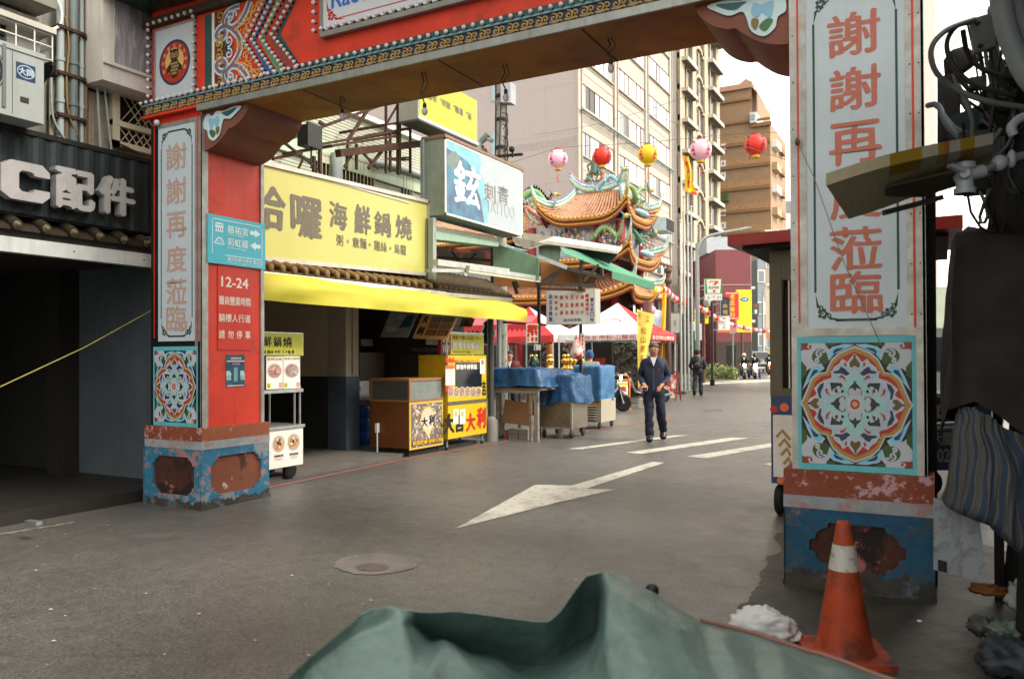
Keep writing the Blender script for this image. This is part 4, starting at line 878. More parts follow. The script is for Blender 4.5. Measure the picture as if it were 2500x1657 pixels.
m = MB(); q = at(757, 333, x=-7.0); m.box(q+V((-.12, -.1, -.13)), q+V((.05, .12, .13)), BLACK); m.box(q+V((.05, -.12, -.15)), q+V((.075, .14, .15)), BLACK); m.bar(q+V((-.1, 0, .1)), q+V((-.3, .05, .3)), .03, BLACK); m.cyl(q+V((0, .02, -.13)), q+V((0, .02, -.4)), .012, BLACK, n=6)
single('floodlight', m, 'black floodlight hanging on the rusty trellis', 'lamp')
# upside down yellow sign
m = MB(); u0, u1 = at(1020, 250, x=-6.9).y, at(1165, 250, x=-6.9).y; z0 = at(1020, 289, x=-6.9).z; z1 = z0+.75; Fr = fx((-6.9, 0, 0))
m.box((-7.25, u0, z0), (-6.9, u1, z1), M('box_grey', '#8f9088', .5, streak=.3)); m.fbox(Fr, u0+.03, z0+.04, 0, u1-.03, z1, .006, M('sign_yellow_green', '#a39e26', .45, var=.05))
m.fbox(Fr, u0, z0, 0, u1, z0+.04, .02, WHITE); m.text(Fr, '粥。意麵。雞絲。烏龍', (u0+.25, z0+.36, u1-.2, z0+.48), SGC, .008, .02, flip=True)
m.box((-7.25, u0, z0-.03), (-6.88, u1, z0-.002), M('sign_underside', '#434a44', .6))
single('shop_sign', m, 'yellow sign box hung upside down below the gate beam, beside the utility pole', 'sign')
# tattoo sign
tt = thing('shop_sign', 'white tattoo studio light box with blue watercolour wash, two birds on top', 'sign', (-6.6, 11.3, 3.5))
tt['label'] = 'white tattoo studio light box with a blue watercolour wash'
u0, u1 = at(1085, 430, x=-6.6).y, at(1274, 490, x=-6.6).y; Fr = fx((-6.6, 0, 0)); zb0, zt0, zb1, zt1 = at(1085, 530, x=-6.6).z, at(1085, 347, x=-6.6).z, at(1274, 571, x=-6.6).z, at(1274, 409, x=-6.6).z
zb, zt = (zb0+zb1)/2, (zt0+zt1)/2
m = MB(); m.box((-7.0, u0, zb), (-6.6, u1, zt), M('sign_box_green', '#7d8a80', .6, var=.2, streak=.5)); m.box((-7.02, u0-.02, zt), (-6.57, u1+.03, zt+.05), M('sign_cap_brown', '#7a5f4e', .6, streak=.3)); m.box((-7.0, u0-.06, zb-.05), (-6.95, u0-.0, zt), DSTEEL); m.build('housing', tt)
WSH = M('wash_white', '#969ea3', .4, var=.03, scale=2)
m = MB(); m.fbox(Fr, u0+.03, zb+.03, 0, u1-.03, zt-.03, .01, WSH); m.fbox(Fr, u0, zb, 0, u1, zb+.03, .014, WHITE); m.fbox(Fr, u0, zt-.03, 0, u1, zt, .014, WHITE); m.fbox(Fr, u0, zb, 0, u0+.03, zt, .014, WHITE); m.fbox(Fr, u1-.03, zb, 0, u1, zt, .014, WHITE)
W_, H_ = u1-u0, zt-zb
def ww(pts, mat, h): 
    q = cat([(u0+.03+a*(W_-.06), zb+.03+b*(H_-.06)) for a, b in pts], 5); m.poly(Fr, [(max(u0+.031, min(u1-.031, p.x)), max(zb+.031, min(zt-.031, p.y))) for p in q], h, mat)
ww([(-.3, -.3), (-.3, 1.3), (.2, 1.2), (.42, .93), (.40, .75), (.48, .6), (.46, .45), (.54, .3), (.5, .08), (.42, -.2)], M('wash_cyan', '#6fa2ac', .5, var=.25, scale=3), .0105)
ww([(-.3, -.3), (-.3, .8), (.18, .85), (.33, .7), (.36, .5), (.42, .3), (.4, -.2)], M('wash_slate', '#435a72', .5, var=.3, scale=2.5, col2='#3f7f92', thr=.55, s2=2, soft=.1), .011)
ww([(.0, .72), (.08, .88), (.14, .86), (.2, .68), (.12, .6)], M('wash_olive', '#62706a', .5, var=.2), .0115)
for ch, r in (('鉉', (222, 380, 480, 800)),): m.text(Fr, ch, px(None, 1050+r[0]/3.92, 300+r[1]/3.92, 1050+r[2]/3.92, 300+r[3]/3.92, xp=-6.6), WHITE, .0125, .03, jit=.06)
GR = M('tattoo_grey', '#6d6a66', .6); m.text(Fr, '刺', px(None, 1050+512/3.92, 300+580/3.92, 1050+620/3.92, 300+770/3.92, xp=-6.6), GR, .0125, .01, jit=.04); m.text(Fr, '青', px(None, 1050+640/3.92, 300+610/3.92, 1050+745/3.92, 300+790/3.92, xp=-6.6), GR, .0125, .01, jit=.04)
r = px(None, 1050+535/3.92, 300+762/3.92, 1050+805/3.92, 300+885/3.92, xp=-6.6); m.text(Fr, 'TATTOO', r, M('tattoo_outline', '#80868a', .6), .0125, .03); m.text(Fr, 'TATTOO', (r[0]+.012, r[1]+.012, r[2]-.012, r[3]-.012), WSH, .0145, .0)
m.build('face', tt)
def bird(px_, py_, label):
    q = at(px_, py_, x=-6.75); m = MB(); BD = M('bird_brown', '#3b2d25', .7); BL = M('bird_grey', '#6e6258', .7)
    Q = Matrix.Rotation(R(-38), 3, 'X'); m.ell(q+V((0, 0, .07)), (.033, .072, .036), BL, 10, 8, Q); m.ell(q+V((0, -.055, .125)), .027, BD, 10, 7); m.cyl(q+V((0, -.075, .125)), q+V((0, -.105, .12)), .007, BD, .001, 6)
    m.slab([q+V((-.014, .04, .04)), q+V((.014, .04, .04)), q+V((.018, .15, -.03)), q+V((-.018, .15, -.03))], (0, 0, .01), BD); m.ell(q+V((.03, .01, .07)), (.01, .06, .025), BD, 8, 6, Q); m.ell(q+V((-.03, .01, .07)), (.01, .06, .025), BD, 8, 6, Q)
    for s_ in (-1, 1): m.cyl(q+V((.012*s_, 0, .045)), q+V((.012*s_, 0, 0)), .003, RUST, n=5)
    single('bird', m, label, 'bird', 'birds on the tattoo sign')
bird(1108, 358, 'brown bird perched higher up on the tattoo sign, nearer the yellow sign'); bird(1183, 378, 'brown bird perched lower on the tattoo sign, near the utility pole')
# ================================================================== stalls and carts
def Z5(x, y): return 600+x/3.015, 680+y/3.015
def Z7(x, y): return 1150+x/3.564, 680+y/3.564
def Z6(x, y): return 1040+x/3.943, 560+y/3.943
def r5(x0, y0, x1, y1, xp): return px(None, *Z5(x0, y0), *Z5(x1, y1), xp=xp)
def food(mb, Fr, u, v, ru, rv, h, base='#8d6f63', seed=1, n=26, cols=('#b58f80', '#c9b49a', '#9c5f4c', '#d8cdbb', '#6f4a3e')):
    g = random.Random(seed); mb.disc(Fr, u, v, ru, h, M('plate_rim', '#c9c3c4', .4), 24, rv); mb.disc(Fr, u, v, ru*.88, h+.0006, M('food'+base, base, .6), 22, rv*.88)
    for i in range(n):
        a = g.uniform(0, 6.28); q = g.uniform(0, .72)**.7*.8; c_ = cols[i % len(cols)]; s_ = g.uniform(.1, .26); rot = g.uniform(0, 3.14)
        cu, cv = u+ru*q*math.cos(a), v+rv*q*math.sin(a)
        mb.poly(Fr, [(cu+ru*s_*(math.cos(t)*math.cos(rot)-.5*math.sin(t)*math.sin(rot)), cv+rv*s_*(math.cos(t)*math.sin(rot)+.5*math.sin(t)*math.cos(rot))) for t in [6.283*k/8 for k in range(8)]], h+.001+.00012*i, M('food'+c_, c_, .6))
YP = M('panel_yellow', '#c9a810', .45, var=.05); YG = M('panel_lime', '#b8b81a', .45, var=.05); INK = M('ink_black', '#15110e', .6); PR = M('print_red', '#b8231a', .5); PWH = M('print_white', '#d9d6cc', .5); GREYT = M('print_grey', '#77716c', .6)
# --- noodle cart
nc = thing('food_cart', 'white noodle cart with lime sign board and food pictures behind the red pillar', 'food cart', (-7.1, 6.8, 0))
X = -6.85; Fr = fx((X, 0, 0)); y0 = 6.1; y1 = at(739, 1080, x=X).y
m = MB(); m.box((X-.55, y0, .20), (X-.004, y1, .62), WHITE); m.box((X-.57, y0-.02, .62), (X+.02, y1+.02, .655), STEEL)
m.fbox(Fr, y0, .17, -.004, y1, .62, .004, PWH)
for i, q in enumerate(((60, 1165, 176, 1290), (190, 1148, 288, 1282), (300, 1133, 400, 1268))):
    u0, v0, u1, v1 = r5(*q, X); food(m, Fr, (u0+u1)/2, (v0+v1)/2, (u1-u0)/2, (v1-v0)/2, .005, '#b0967c', 5+i, 24, ('#c76a30', '#d8cdbb', '#8a7a4a', '#c29238', '#5e3326'))
    m.disc(Fr, (u0+u1)/2-.01, (v0+v1)/2+.01, .018, .009, INK, 10)
    cu = (u0+u1)/2; vb = v0-.02
    m.text(Fr, '海鮮鍋燒意麵', (cu-.075, vb-.028, cu+.075, vb), INK, .005, .01); m.text(Fr, 'SEAFOOD NOODLE', (cu-.06, vb-.05, cu+.06, vb-.036), PR, .005); m.text(Fr, 'POT 鍋燒 120', (cu-.06, vb-.068, cu+.06, vb-.056), PR, .005)
m.build('body', nc)
m = MB()
for yy in (y0+.05, y1-.12, y1-.03): m.cyl((X-.02, yy, .655), (X-.02, yy, 1.12), .014, STEEL, n=8)
for yy in (y0+.05, y1-.03): m.cyl((X-.52, yy, .655), (X-.52, yy, 1.76), .014, STEEL, n=8)
m.box((X-.55, y0, 1.045), (X+.01, y1, 1.085), STEEL); m.box((X-.3, y0, 1.10), (X-.27, y1-.06, 1.46), BLACK); m.build('frame', nc)
u0, v0, u1, v1 = px(None, 600, 810, 742, 868, xp=X)
m = MB(); m.box((X-.1, u0, v0), (X-.01, u1, v1), STEEL); m.fbox(Fr, u0+.01, v0+.01, -.01, u1-.02, v1-.012, .002, YG)
for ch, q in (('海', (40, 425, 118, 505)), ('鮮', (130, 422, 190, 502)), ('鍋', (203, 425, 262, 503)), ('燒', (272, 428, 340, 505))): m.text(Fr, ch, r5(*q, X), INK, .003, .03, jit=.04)
q = r5(60, 517, 370, 560, X); m.rect(Fr, *q, .003, M('lime_strip', '#c6c640')); m.text(Fr, '粥 意麵 雞絲 冬粉 王子麵 粿', (q[0]+.02, q[1]+.01, q[2]-.03, q[3]-.012), INK, .004, .015); m.build('sign_board', nc)
for i, q in enumerate(((148, 572, 270, 812), (274, 570, 397, 808))):
    u0, v0, u1, v1 = r5(*q, X); m = MB(); m.fbox(Fr, u0, v0, .002, u1, v1, .006, PWH); m.text(Fr, ('乾鍋白蝦', '乾鍋大蛤蜊')[i], (u0+.012, v1-.045, u1-.012, v1-.014), M('print_gold', '#b79a1e'), .007, .05)
    food(m, Fr, (u0+u1)/2, (v0+v1)/2+.02, (u1-u0)*.46, (v1-v0)*.24, .007, '#a17d74', 11+i, 40, ('#b58478', '#c7a79b', '#8a5348') if i == 0 else ('#9c9088', '#b9aea4', '#6e625c'))
    m.rect(Fr, u0+.012, v0+.015, u0+.065, v0+.07, .007, YG); m.rect(Fr, u1-.062, v0+.015, u1-.01, v0+.07, .007, M('print_orange', '#d0643c'))
    for k in range(3): m.rect(Fr, u0+.018, v0+.025+k*.014, u0+.058, v0+.029+k*.014, .0078, INK); m.rect(Fr, u1-.056, v0+.025+k*.014, u1-.016, v0+.029+k*.014, .0078, PWH)
    m.build('food_poster', nc)
for yy, xx in ((y1-.12, X-.1), (y1-.12, X-.45), (y0+.1, X-.1)):
    m = MB(); m.lathe((xx-.025, yy, .11), [(.02, 0), (.09, 0), (.105, .012), (.105, .04), (.09, .05), (.02, .05)], BLACK, 16, axis=(1, 0, 0)); m.bar((xx, yy, .1), (xx, yy, .2), .04, DSTEEL); m.build('wheel', nc)
# --- kitchen fittings seen in the dark
m = MB(); m.box((-8.9, 9.8, .78), (-8.2, 11.1, .82), STEEL); m.box((-8.9, 9.8, .82), (-8.85, 11.1, 1.05), STEEL)
for a, b in ((-8.85, 9.85), (-8.25, 9.85), (-8.25, 11.05)): m.cyl((a, b, .05), (a, b, .78), .02, STEEL, n=8)
m.tube([(-8.3, 10.0, .82), (-8.3, 10.0, 1.0), (-8.2, 10.0, 1.02), (-8.15, 10.0, .95)], .015, STEEL, 8)
single('sink', m, 'stainless steel sink bench in the dark kitchen beside the cream column', 'sink')
for i in range(3):
    m = MB(); q = (-8.30+.0*i, 9.95+i*.27, .06); m.lathe(q, [(.11, 0), (.125, .03), (.125, .2), (.118, .21), (.125, .22), (.125, .4), (.118, .41), (.125, .43), (.125, .58), (.11, .62), (.05, .62)], M('barrel_blue', '#1c4f9e', .4), 18)
    single('gas_barrel', m, ['blue barrel under the sink, closest to the cream column', 'middle one of the three blue barrels under the sink', 'blue barrel under the sink, closest to the brown counter'][i], 'barrel', 'blue barrels under the sink')
for i, (z, dy) in enumerate(((1.95, 0), (1.55, .05), (1.2, 0))):
    m = MB(); m.box((-8.6, 9.7, z), (-8.0, 9.72, z+.02), M('shelf_pale', '#8e8a80')); m.box((-8.3, 9.69, z+.02), (-8.1, 9.73, z+.25), GREYT)
    if i == 0: m.rect(fy((-8.3, 9.688, 0)), .0, z-.12, .12, z+.25, .001, PWH)
    single('wall_shelf', m, ['top shelf with a pale paper note beside the cream column', 'middle shelf on the wall beside the cream column', 'lowest shelf just above the sink'][i], 'shelf', 'small shelves in the kitchen')
m = MB(); m.box((-9.8, 10.9, .05), (-8.9, 11.6, 1.55), M('cabinet_brown', '#3a2a1d', .5)); m.box((-9.75, 10.88, 1.0), (-8.95, 10.9, 1.5), M('cabinet_front', '#221c18', .3))
for k in (0, .22): m.ell((-9.2+k, 10.87, 1.72), .022, M('red_indicator', '#ff3010', .4, emit=3), 8, 6)
m.box((-9.3, 10.88, 1.66), (-8.85, 11.2, 1.78), BLACK)
single('cabinet', m, 'dark kitchen cabinet with two glowing red indicator lights', 'cabinet')
# --- clam counter
cc = thing('counter', 'brown wooden counter with a shellfish picture panel in a yellow frame', 'counter', (-7.2, 9.95, 0))
X = -6.86; y0, y1 = 9.53, 10.42; WD = M('counter_wood', '#6a3d1c', .5, var=.3, scale=2, stretch=(1, 3, .5), bump=.1); WT = M('counter_trim', '#8c6238', .5)
m = MB(); m.box((-7.58, y0, .12), (X-.012, y1, .80), WD); m.box((-7.6, y0-.01, .80), (X+.004, y1+.01, .83), WT); m.box((-7.5, y0+.05, .0), (X-.05, y1-.05, .12), DARK); m.build('body', cc)
m = MB()
for a, b in ((-7.58, y0), (X-.03, y0), (-7.58, y1-.03), (X-.03, y1-.03)): m.box((a, b, .83), (a+.03, b+.03, 1.13), WT)
m.box((-7.59, y0-.008, 1.11), (X+.002, y1+.008, 1.145), WT)
m.box((-7.56, y0+.012, .83), (X-.02, y0+.018, 1.11), M('case_glass', '#4b4f4d', .12, .1, .3, 2, spec=.9)); m.box((X-.018, y0+.03, .83), (X-.012, y1-.03, 1.11), M('case_glass_grey', '#6f7570', .25, 0, .15, 3, spec=.8)); m.box((-7.56, y0+.03, .83), (-7.54, y1-.03, 1.11), BLACK); m.build('glass_case', cc)
Fr = fx((X, 0, 0)); m = MB(); m.fbox(Fr, y0, .10, -.012, y1, .795, .0, M('frame_yellow', '#c9a84a', .45)); m.fbox(Fr, y0+.04, .235, 0, y1-.035, .765, .004, M('shell_dark', '#6d6058', .6))
m.fbox(Fr, y0+.04, .13, 0, y1-.035, .235, .004, M('shell_dark', '#6d6058', .6))
g = random.Random(3)
for i in range(230):
    u = g.uniform(y0+.06, y1-.055); v = g.uniform(.15, .75); s_ = g.uniform(.018, .04); rot = g.uniform(0, 3.14); c_ = g.choice(('#a08c7c', '#b5a594', '#857a78', '#8d7662', '#c8b8a2', '#6f6668', '#a0907c'))
    for k_, cc_, hh in ((1, c_, 0), (.55, '#d3c8b8' if i % 3 == 0 else '#6d5f5a', .0001)):
        m.poly(Fr, [(u+k_*s_*(math.cos(t)*math.cos(rot)-.6*math.sin(t)*math.sin(rot)), v+k_*s_*(math.cos(t)*math.sin(rot)+.6*math.sin(t)*math.cos(rot))) for t in [6.283*k/9 for k in range(9)]], .0045+i*.00003+hh, M('shell'+cc_, cc_, .5))
cu, cv = (y0+y1)/2+.01, .49; H = .0125
for k_, mt, dh in ((1.12, M('diamond_gold', '#cfae3e'), 0), (1, M('diamond_cream', '#c9b9a0', .5, var=.2), .0006)):
    m.poly(Fr, [(cu-.19*k_, cv), (cu, cv-.22*k_), (cu+.19*k_, cv), (cu+.15*k_, cv+.12*k_), (cu+.06*k_, cv+.20*k_), (cu-.06*k_, cv+.20*k_), (cu-.15*k_, cv+.12*k_)], H+dh, mt)
m.text(Fr, '大', (cu-.19, cv-.085, cu+.0, cv+.085), PWH, H+.0012, .14); m.text(Fr, '利', (cu+.01, cv-.075, cu+.19, cv+.11), PWH, H+.0012, .14); m.text(Fr, '大', (cu-.18, cv-.075, cu-.01, cv+.075), INK, H+.0035, .06, jit=.05); m.text(Fr, '利', (cu+.02, cv-.065, cu+.18, cv+.1), INK, H+.0035, .06, jit=.05)
m.text(Fr, '乾鍋蛤蠣·胡椒白蝦', (y0+.05, .15, y1-.05, .235), INK, H, .08); m.text(Fr, '乾鍋蛤蠣·胡椒白蝦', (y0+.055, .158, y1-.055, .228), M('print_amber', '#d3a528'), H+.003, .03); m.build('picture_panel', cc)
m = MB(); m.box((-7.44, y0-.07, .34), (-7.40, y0-.01, .48), PWH); m.cyl((-7.42, y0-.04, .05), (-7.42, y0-.04, .34), .012, PWH, n=6); m.build('socket', cc)
# --- yellow steak cart
sc_ = thing('food_cart', 'bright yellow steak cart with a black window and big red and black characters', 'food cart', (-7.1, 11, 0))
X = -6.8; Fr = fx((X, 0, 0)); y0, y1 = 10.46, at(1187, 960, x=X).y
m = MB(); m.box((X-.55, y0, .18), (X-.004, y1, 1.49), M('cart_yellow_side', '#b99a10', .5)); lo = r5(1465, 930, 1770, 1160, X); up = r5(1450, 565, 1765, 920, X)
m.fbox(Fr, y0, .18, -.004, y1, .70, .004, YP); m.fbox(Fr, y0, .70, -.004, y1, .76, .006, M('cart_strip', '#5a5440')); m.fbox(Fr, y0, .76, -.004, y1, 1.485, .004, YP); m.build('body', sc_)
m = MB(); a = r5(1540, 615, 1735, 800, X); m.fbox(Fr, *a[:2], .004, *a[2:], .006, M('window_smoke', '#15181a', .15, spec=.8)); m.text(Fr, '原塊牛排餐盆', r5(1545, 630, 1700, 668, X), PWH, .007, .05)
m.text(Fr, '鉄板で焼いた肉ステーキ', r5(1530, 596, 1710, 618, X), PR, .005, .03)
a = r5(1470, 570, 1530, 615, X); m.poly(Fr, [(a[0], a[1]), (a[2], a[1]), (a[2], a[3]), (a[0]*.3+a[2]*.7, a[1]*.6+a[3]*.4), (a[0]*.5+a[2]*.5, a[3]), (a[0]*.7+a[2]*.3, a[1]*.6+a[3]*.4), (a[0], a[3])], .005, PR)
a = r5(1468, 650, 1535, 785, X); m.fbox(Fr, *a[:2], .004, *a[2:], .008, PWH); m.rect(Fr, a[0], a[3]-.03, a[2], a[3]+.02, .009, M('print_orange', '#d0643c'))
for k in range(11): m.rect(Fr, a[0]+.02, a[1]+.03+k*.032, a[2]-.02-.03*(k % 3), a[1]+.036+k*.032, .009, GREYT)
m.rect(Fr, *r5(1470, 790, 1520, 830, X), .005, PR)
for k in range(6): food(m, Fr, *(lambda q: ((q[0]+q[2])/2, (q[1]+q[3])/2, (q[2]-q[0])/2, (q[3]-q[1])/2))(r5(1485+k*41, 795, 1527+k*41, 870, X)), .008, '#9a7a66', 30+k, 16, ('#7d4a3c', '#5f7a3a', '#c9b49a', '#b58f80'))
m.text(Fr, '吉', r5(1735, 745, 1768, 865, X), INK, .005, .05, jit=.05); a = r5(1722, 590, 1757, 700, X); m.fbox(Fr, *a[:2], .004, *a[2:], .007, PWH); m.disc(Fr, (a[0]+a[2])/2, a[3]-.06, .045, .008, M('food#8d6f63', '#8d6f63'), 14)
for ch, q, mt in (('大', (1450, 985, 1535, 1145), INK), ('吉', (1535, 1000, 1608, 1135), INK), ('大', (1615, 985, 1692, 1125), PR), ('利', (1697, 940, 1768, 1110), PR)): m.text(Fr, ch, r5(*q, X), mt, .005, .07, jit=.06)
for q in ((1525, 960, 1562, 1070), (1572, 960, 1612, 1068)): a = r5(*q, X); m.fbox(Fr, *a[:2], .006, *a[2:], .009, PWH); m.disc(Fr, (a[0]+a[2])/2, a[3]-.075, .05, .01, M('cup_beige', '#b9a98a'), 14)
m.build('front_panel', sc_)
m = MB(); a = r5(1510, 405, 1752, 557, X-.1); Fq = fx((X-.1, 0, 0)); m.fbox(Fq, a[0]-.02, a[1], -.08, a[2], a[3], 0, YG); m.rect(Fq, a[0], a[3]-.01, a[2], a[3]+.02, .001, STEEL); m.text(Fq, '鉄板で焼いた肉ステー', r5(1520, 420, 1735, 455, X-.1), M('print_brown', '#8a4a1e'), .002, .03); m.text(Fq, '原塊牛排餐盆', r5(1515, 462, 1722, 522, X-.1), GREYT, .002, .08); m.text(Fq, '原塊牛排餐盆', r5(1520, 467, 1718, 518, X-.1), PWH, .005, .03); m.text(Fq, 'WHOLE CUT STEAK', r5(1525, 532, 1655, 548, X-.1), INK, .002, .02)
a = r5(1435, 405, 1508, 552, X-.1); m.fbox(Fq, *a[:2], -.06, *a[2:], .003, M('print_maroon', '#6e2320')); m.text(Fq, '大', r5(1447, 410, 1502, 475, X-.1), PWH, .004, .13); m.text(Fq, '大', r5(1450, 415, 1500, 472, X-.1), INK, .007, .03); m.text(Fq, '吉', r5(1447, 480, 1502, 550, X-.1), PWH, .004, .13); m.text(Fq, '吉', r5(1450, 484, 1500, 546, X-.1), INK, .007, .03)
m.build('header_sign', sc_)
for yy in (y0+.06, y1-.05):
    for xx in (X-.06, X-.5): m = MB(); m.cyl((xx, yy, .03), (xx, yy, .18), .02, DSTEEL, n=8); m.ell((xx, yy, .03), .03, BLACK, 10, 6); m.build('leg', sc_)
m = MB(); m.tube([(X-.03, y0+.02, 1.49), (X-.03, y0+.02, 2.0), (X-.3, y0+.02, 2.06)], .012, STEEL, 6); m.build('post', sc_)
# --- boards hanging under the awning
def board(name, pts, yp, th, mat, deco, label, cat_, group=None):
    c = [at(*Z5(*p), y=yp) for p in pts]        # bl, br, tr, tl
    c[2] += V((0, .10, 0)); c[3] += V((0, .10, 0))
    u = (c[1]-c[0]); v = (c[3]-c[0]); n = u.cross(v).normalized(); m = MB(); m.slab([p-n*th for p in c], n*th, mat)
    class SK:
        def __call__(s, a, b, h=0): return c[0]+u*a+v*b+n*h
    deco(m, SK()); single(name, m, label, cat_, group)
def d1(m, S):
    m.text(S, '王道之', (.3, .68, .62, .86), PWH, .003, .02); m.poly(S, [(.55, .35), (.95, .4), (.92, .85), (.66, .8)], .002, M('board_teal', '#27505a')); m.text(S, 'Draft beer', (.12, .2, .52, .42), PWH, .004, .02); m.text(S, '生啤酒', (.55, .22, .85, .36), M('board_tan', '#b39a5e'), .004, .02); m.text(S, '大杯120 小杯80 冰涼暢飲', (.08, .05, .92, .13), M('board_pink', '#a8786a'), .003, .02)
board('menu_board', [(988, 428), (1188, 432), (1242, 250), (1040, 235)], 10.5, .02, M('board_dark', '#8f9ca4', .4, var=.3), d1, 'dark menu board advertising draft beer, hanging under the yellow awning', 'menu board', 'menu boards under the awning')
def d2(m, S):
    m.text(S, '大', (.05, .62, .25, .98), INK, .003, .04); m.text(S, '利', (.05, .12, .25, .5), INK, .003, .04)
    for i in range(2):
        for j in range(3):
            m.poly(S, [(.32+i*.33, .14+j*.27), (.62+i*.33, .14+j*.27), (.62+i*.33, .37+j*.27), (.32+i*.33, .37+j*.27)], .002, (GREYT, M('print_maroon', '#6e2320'))[j == 0])
            for k in range(3): m.poly(S, [(.34+i*.33, .17+j*.27+k*.06), (.58+i*.33, .17+j*.27+k*.06), (.58+i*.33, .2+j*.27+k*.06), (.34+i*.33, .2+j*.27+k*.06)], .003, M('board_tan', '#b39a5e'))
board('menu_board', [(1226, 438), (1480, 448), (1530, 285), (1275, 262)], 10.35, .02, M('board_orange', '#ecba78', .45, var=.1), d2, 'tan menu board with black characters and rows of prices under the awning', 'menu board', 'menu boards under the awning')
def d3(m, S): m.text(S, 'WHOLE CUT STEAK', (.06, .2, .94, .6), GREYT, .003, .03)
board('menu_board', [(1195, 552), (1428, 555), (1428, 490), (1195, 480)], 11.2, .02, M('board_black', '#3a3533', .5), d3, 'almost black board reading whole cut steak at the back of the kitchen', 'menu board', 'menu boards under the awning')
def d4(m, S): m.poly(S, [(.1, .1), (.8, .15), (.5, .85)], .003, M('poster_blue_bit', '#3f6d96')); m.rect(F(S(0, 0), S(1, 0)-S(0, 0), S(0, 1)-S(0, 0)), .08, .02, .16, .05, .004, PR)
board('poster', [(1570, 352), (1662, 355), (1665, 292), (1572, 290)], 11.6, .01, M('poster_amber', '#b98d22', .5), d4, 'small amber and blue poster under the right end of the yellow awning', 'poster')
# --- posts at the end of the shop
for i, (u, y0_, y1_, r, mat, lab) in enumerate(((1199, 745, 1076, .055, M('post_dark', '#4a4a44', .6, var=.2), 'dark steel post between the yellow cart and the tables'), (1219, 760, 1068, .045, M('post_pale', '#8f979a', .5, var=.1, streak=.3), 'pale grey post just left of the blue covered table'))):
    b = at(u, y1_, z=0); m = MB(); m.cyl((b.x, b.y, 0), (b.x, b.y, 2.6), r, mat, n=12); m.lathe((b.x, b.y, 0), [(r*2.2, 0), (r*2.1, .35), (r*1.3, .42), (r, .43)], M('post_foot', '#77736b', .8, var=.2), 12); single('post', m, lab, 'post')
m = MB(); q = at(*Z7(150, 465), y=12.2); m.lathe(q+V((0, 0, -.2)), [(.09, 0), (.1, .08), (.13, .2), (.08, .3), (.1, .36), (.02, .42)], M('dark_green_lamp', '#17402a', .4), 12); m.bar(q+V((0, 0, .2)), q+V((.0, 0, .5)), .02, BLACK)
single('lantern_lamp', m, 'dark green lamp hanging from the steel post by the yellow cart', 'lamp')
# --- blue covered table
TB_ = M('tarp_blue', '#17466f', .42, var=.25, scale=4, bump=.8, bscale=16, spec=.5); TB2 = M('tarp_blue_pale', '#356690', .45, var=.15, scale=3, bump=.4, bscale=14)
def drape(x0, y0, z0, x1, y1, z1, mat, name, label, seed, sag=.06, hem=.05, tops=None, slope=.12, par=None, fa=.025):
    """cloth over a box: grid wrapped over the top and down the sides, with folds"""
    m = MB(); nx, ny = 22, 18; cx, cy = (x0+x1)/2, (y0+y1)/2; hx, hy = (x1-x0)/2, (y1-y0)/2; vs = []
    NU = 64; rows = 22
    for j in range(rows+1):
        q = j/rows
        for i in range(NU):
            a = 6.28318*i/NU; c, s_ = math.cos(a), math.sin(a); k = 1/max(abs(c), abs(s_)); ex, ey = c*k, s_*k
            if q < .4: r = q/.4; px_, py_ = cx+hx*ex*r*.97, cy+hy*ey*r*.97; z = z1
            else:
                t = (q-.4)/.6; px_, py_ = cx+hx*ex*(.97+slope*t), cy+hy*ey*(.97+slope*t); z = z1-(z1-z0)*t
            nn = noise.noise(V((px_*4+seed, py_*4, z*2.5))); n2 = noise.noise(V((px_*9+seed, py_*9, z*4)))
            fold = math.sin(a*7+seed+2*math.sin(a*3)) * .5 + math.sin(a*13+seed*2)*.4
            t2 = max(0, (q-.4)/.6)
            if q < .4: z += sag*nn - sag*.6*(1-q/.4)*.5 + (tops(px_, py_) if tops else 0)
            else:
                z += (tops(px_, py_) if tops else 0)*(1-t2)+hem*nn*t2; px_ += c*(fold*fa*t2+.03*nn); py_ += s_*(fold*fa*t2+.03*nn)
            px_ += .024*n2; py_ += .024*n2; z += (.05*abs(noise.noise(V((px_*5.5, py_*5.5, seed)))) + .03*abs(n2))*(1 if q < .5 else .5); rr_ = .05*abs(noise.noise(V((px_*3+py_*3, z*5, seed+7))))*t2; px_ += c*rr_; py_ += s_*rr_; vs.append((px_, py_, z))
    fs = [(j*NU+i, j*NU+(i+1) % NU, (j+1)*NU+(i+1) % NU, (j+1)*NU+i) for j in range(rows) for i in range(NU)]
    m.add(vs, [f[::-1] for f in fs], mat, True); m.build(name, par) if par else single(name, m, label, 'tarpaulin', 'blue tarpaulins on the stall tables')
tb = thing('stall_table', 'steel legged stall table with a plank top under a blue cover', 'table', (-6.45, 12.65, 0))
xl, xr = -6.98, -6.12
m = MB(); m.box((xl-.03, 12.2, .88), (xr+.05, 13.2, .925), M('table_plank', '#6b6257', .7, var=.25, scale=6)); m.box((xl-.02, 12.19, .83), (xr+.04, 12.23, .88), M('table_rail', '#807a6c', .6)); m.build('top', tb)
for a, b in ((xl+.05, 12.26), (xr-.03, 12.26), (xr+.02, 13.1), (xl+.05, 13.1), (xr-.17, 12.3)): m = MB(); m.bar((a, b, 0), (a, b, .88), .07 if a > xr-.1 else .04, M('leg_silver', '#8d8c86', .45, .5, .3, 8, col2='#4b3a2c', thr=.62, s2=6)); m.build('leg', tb)
drape(xl-.03, 12.22, .93, xr+.03, 13.1, 1.24, TB_, 'tarpaulin', 'crumpled dark blue tarpaulin on the plank table, left of the steel bin cart', 2)
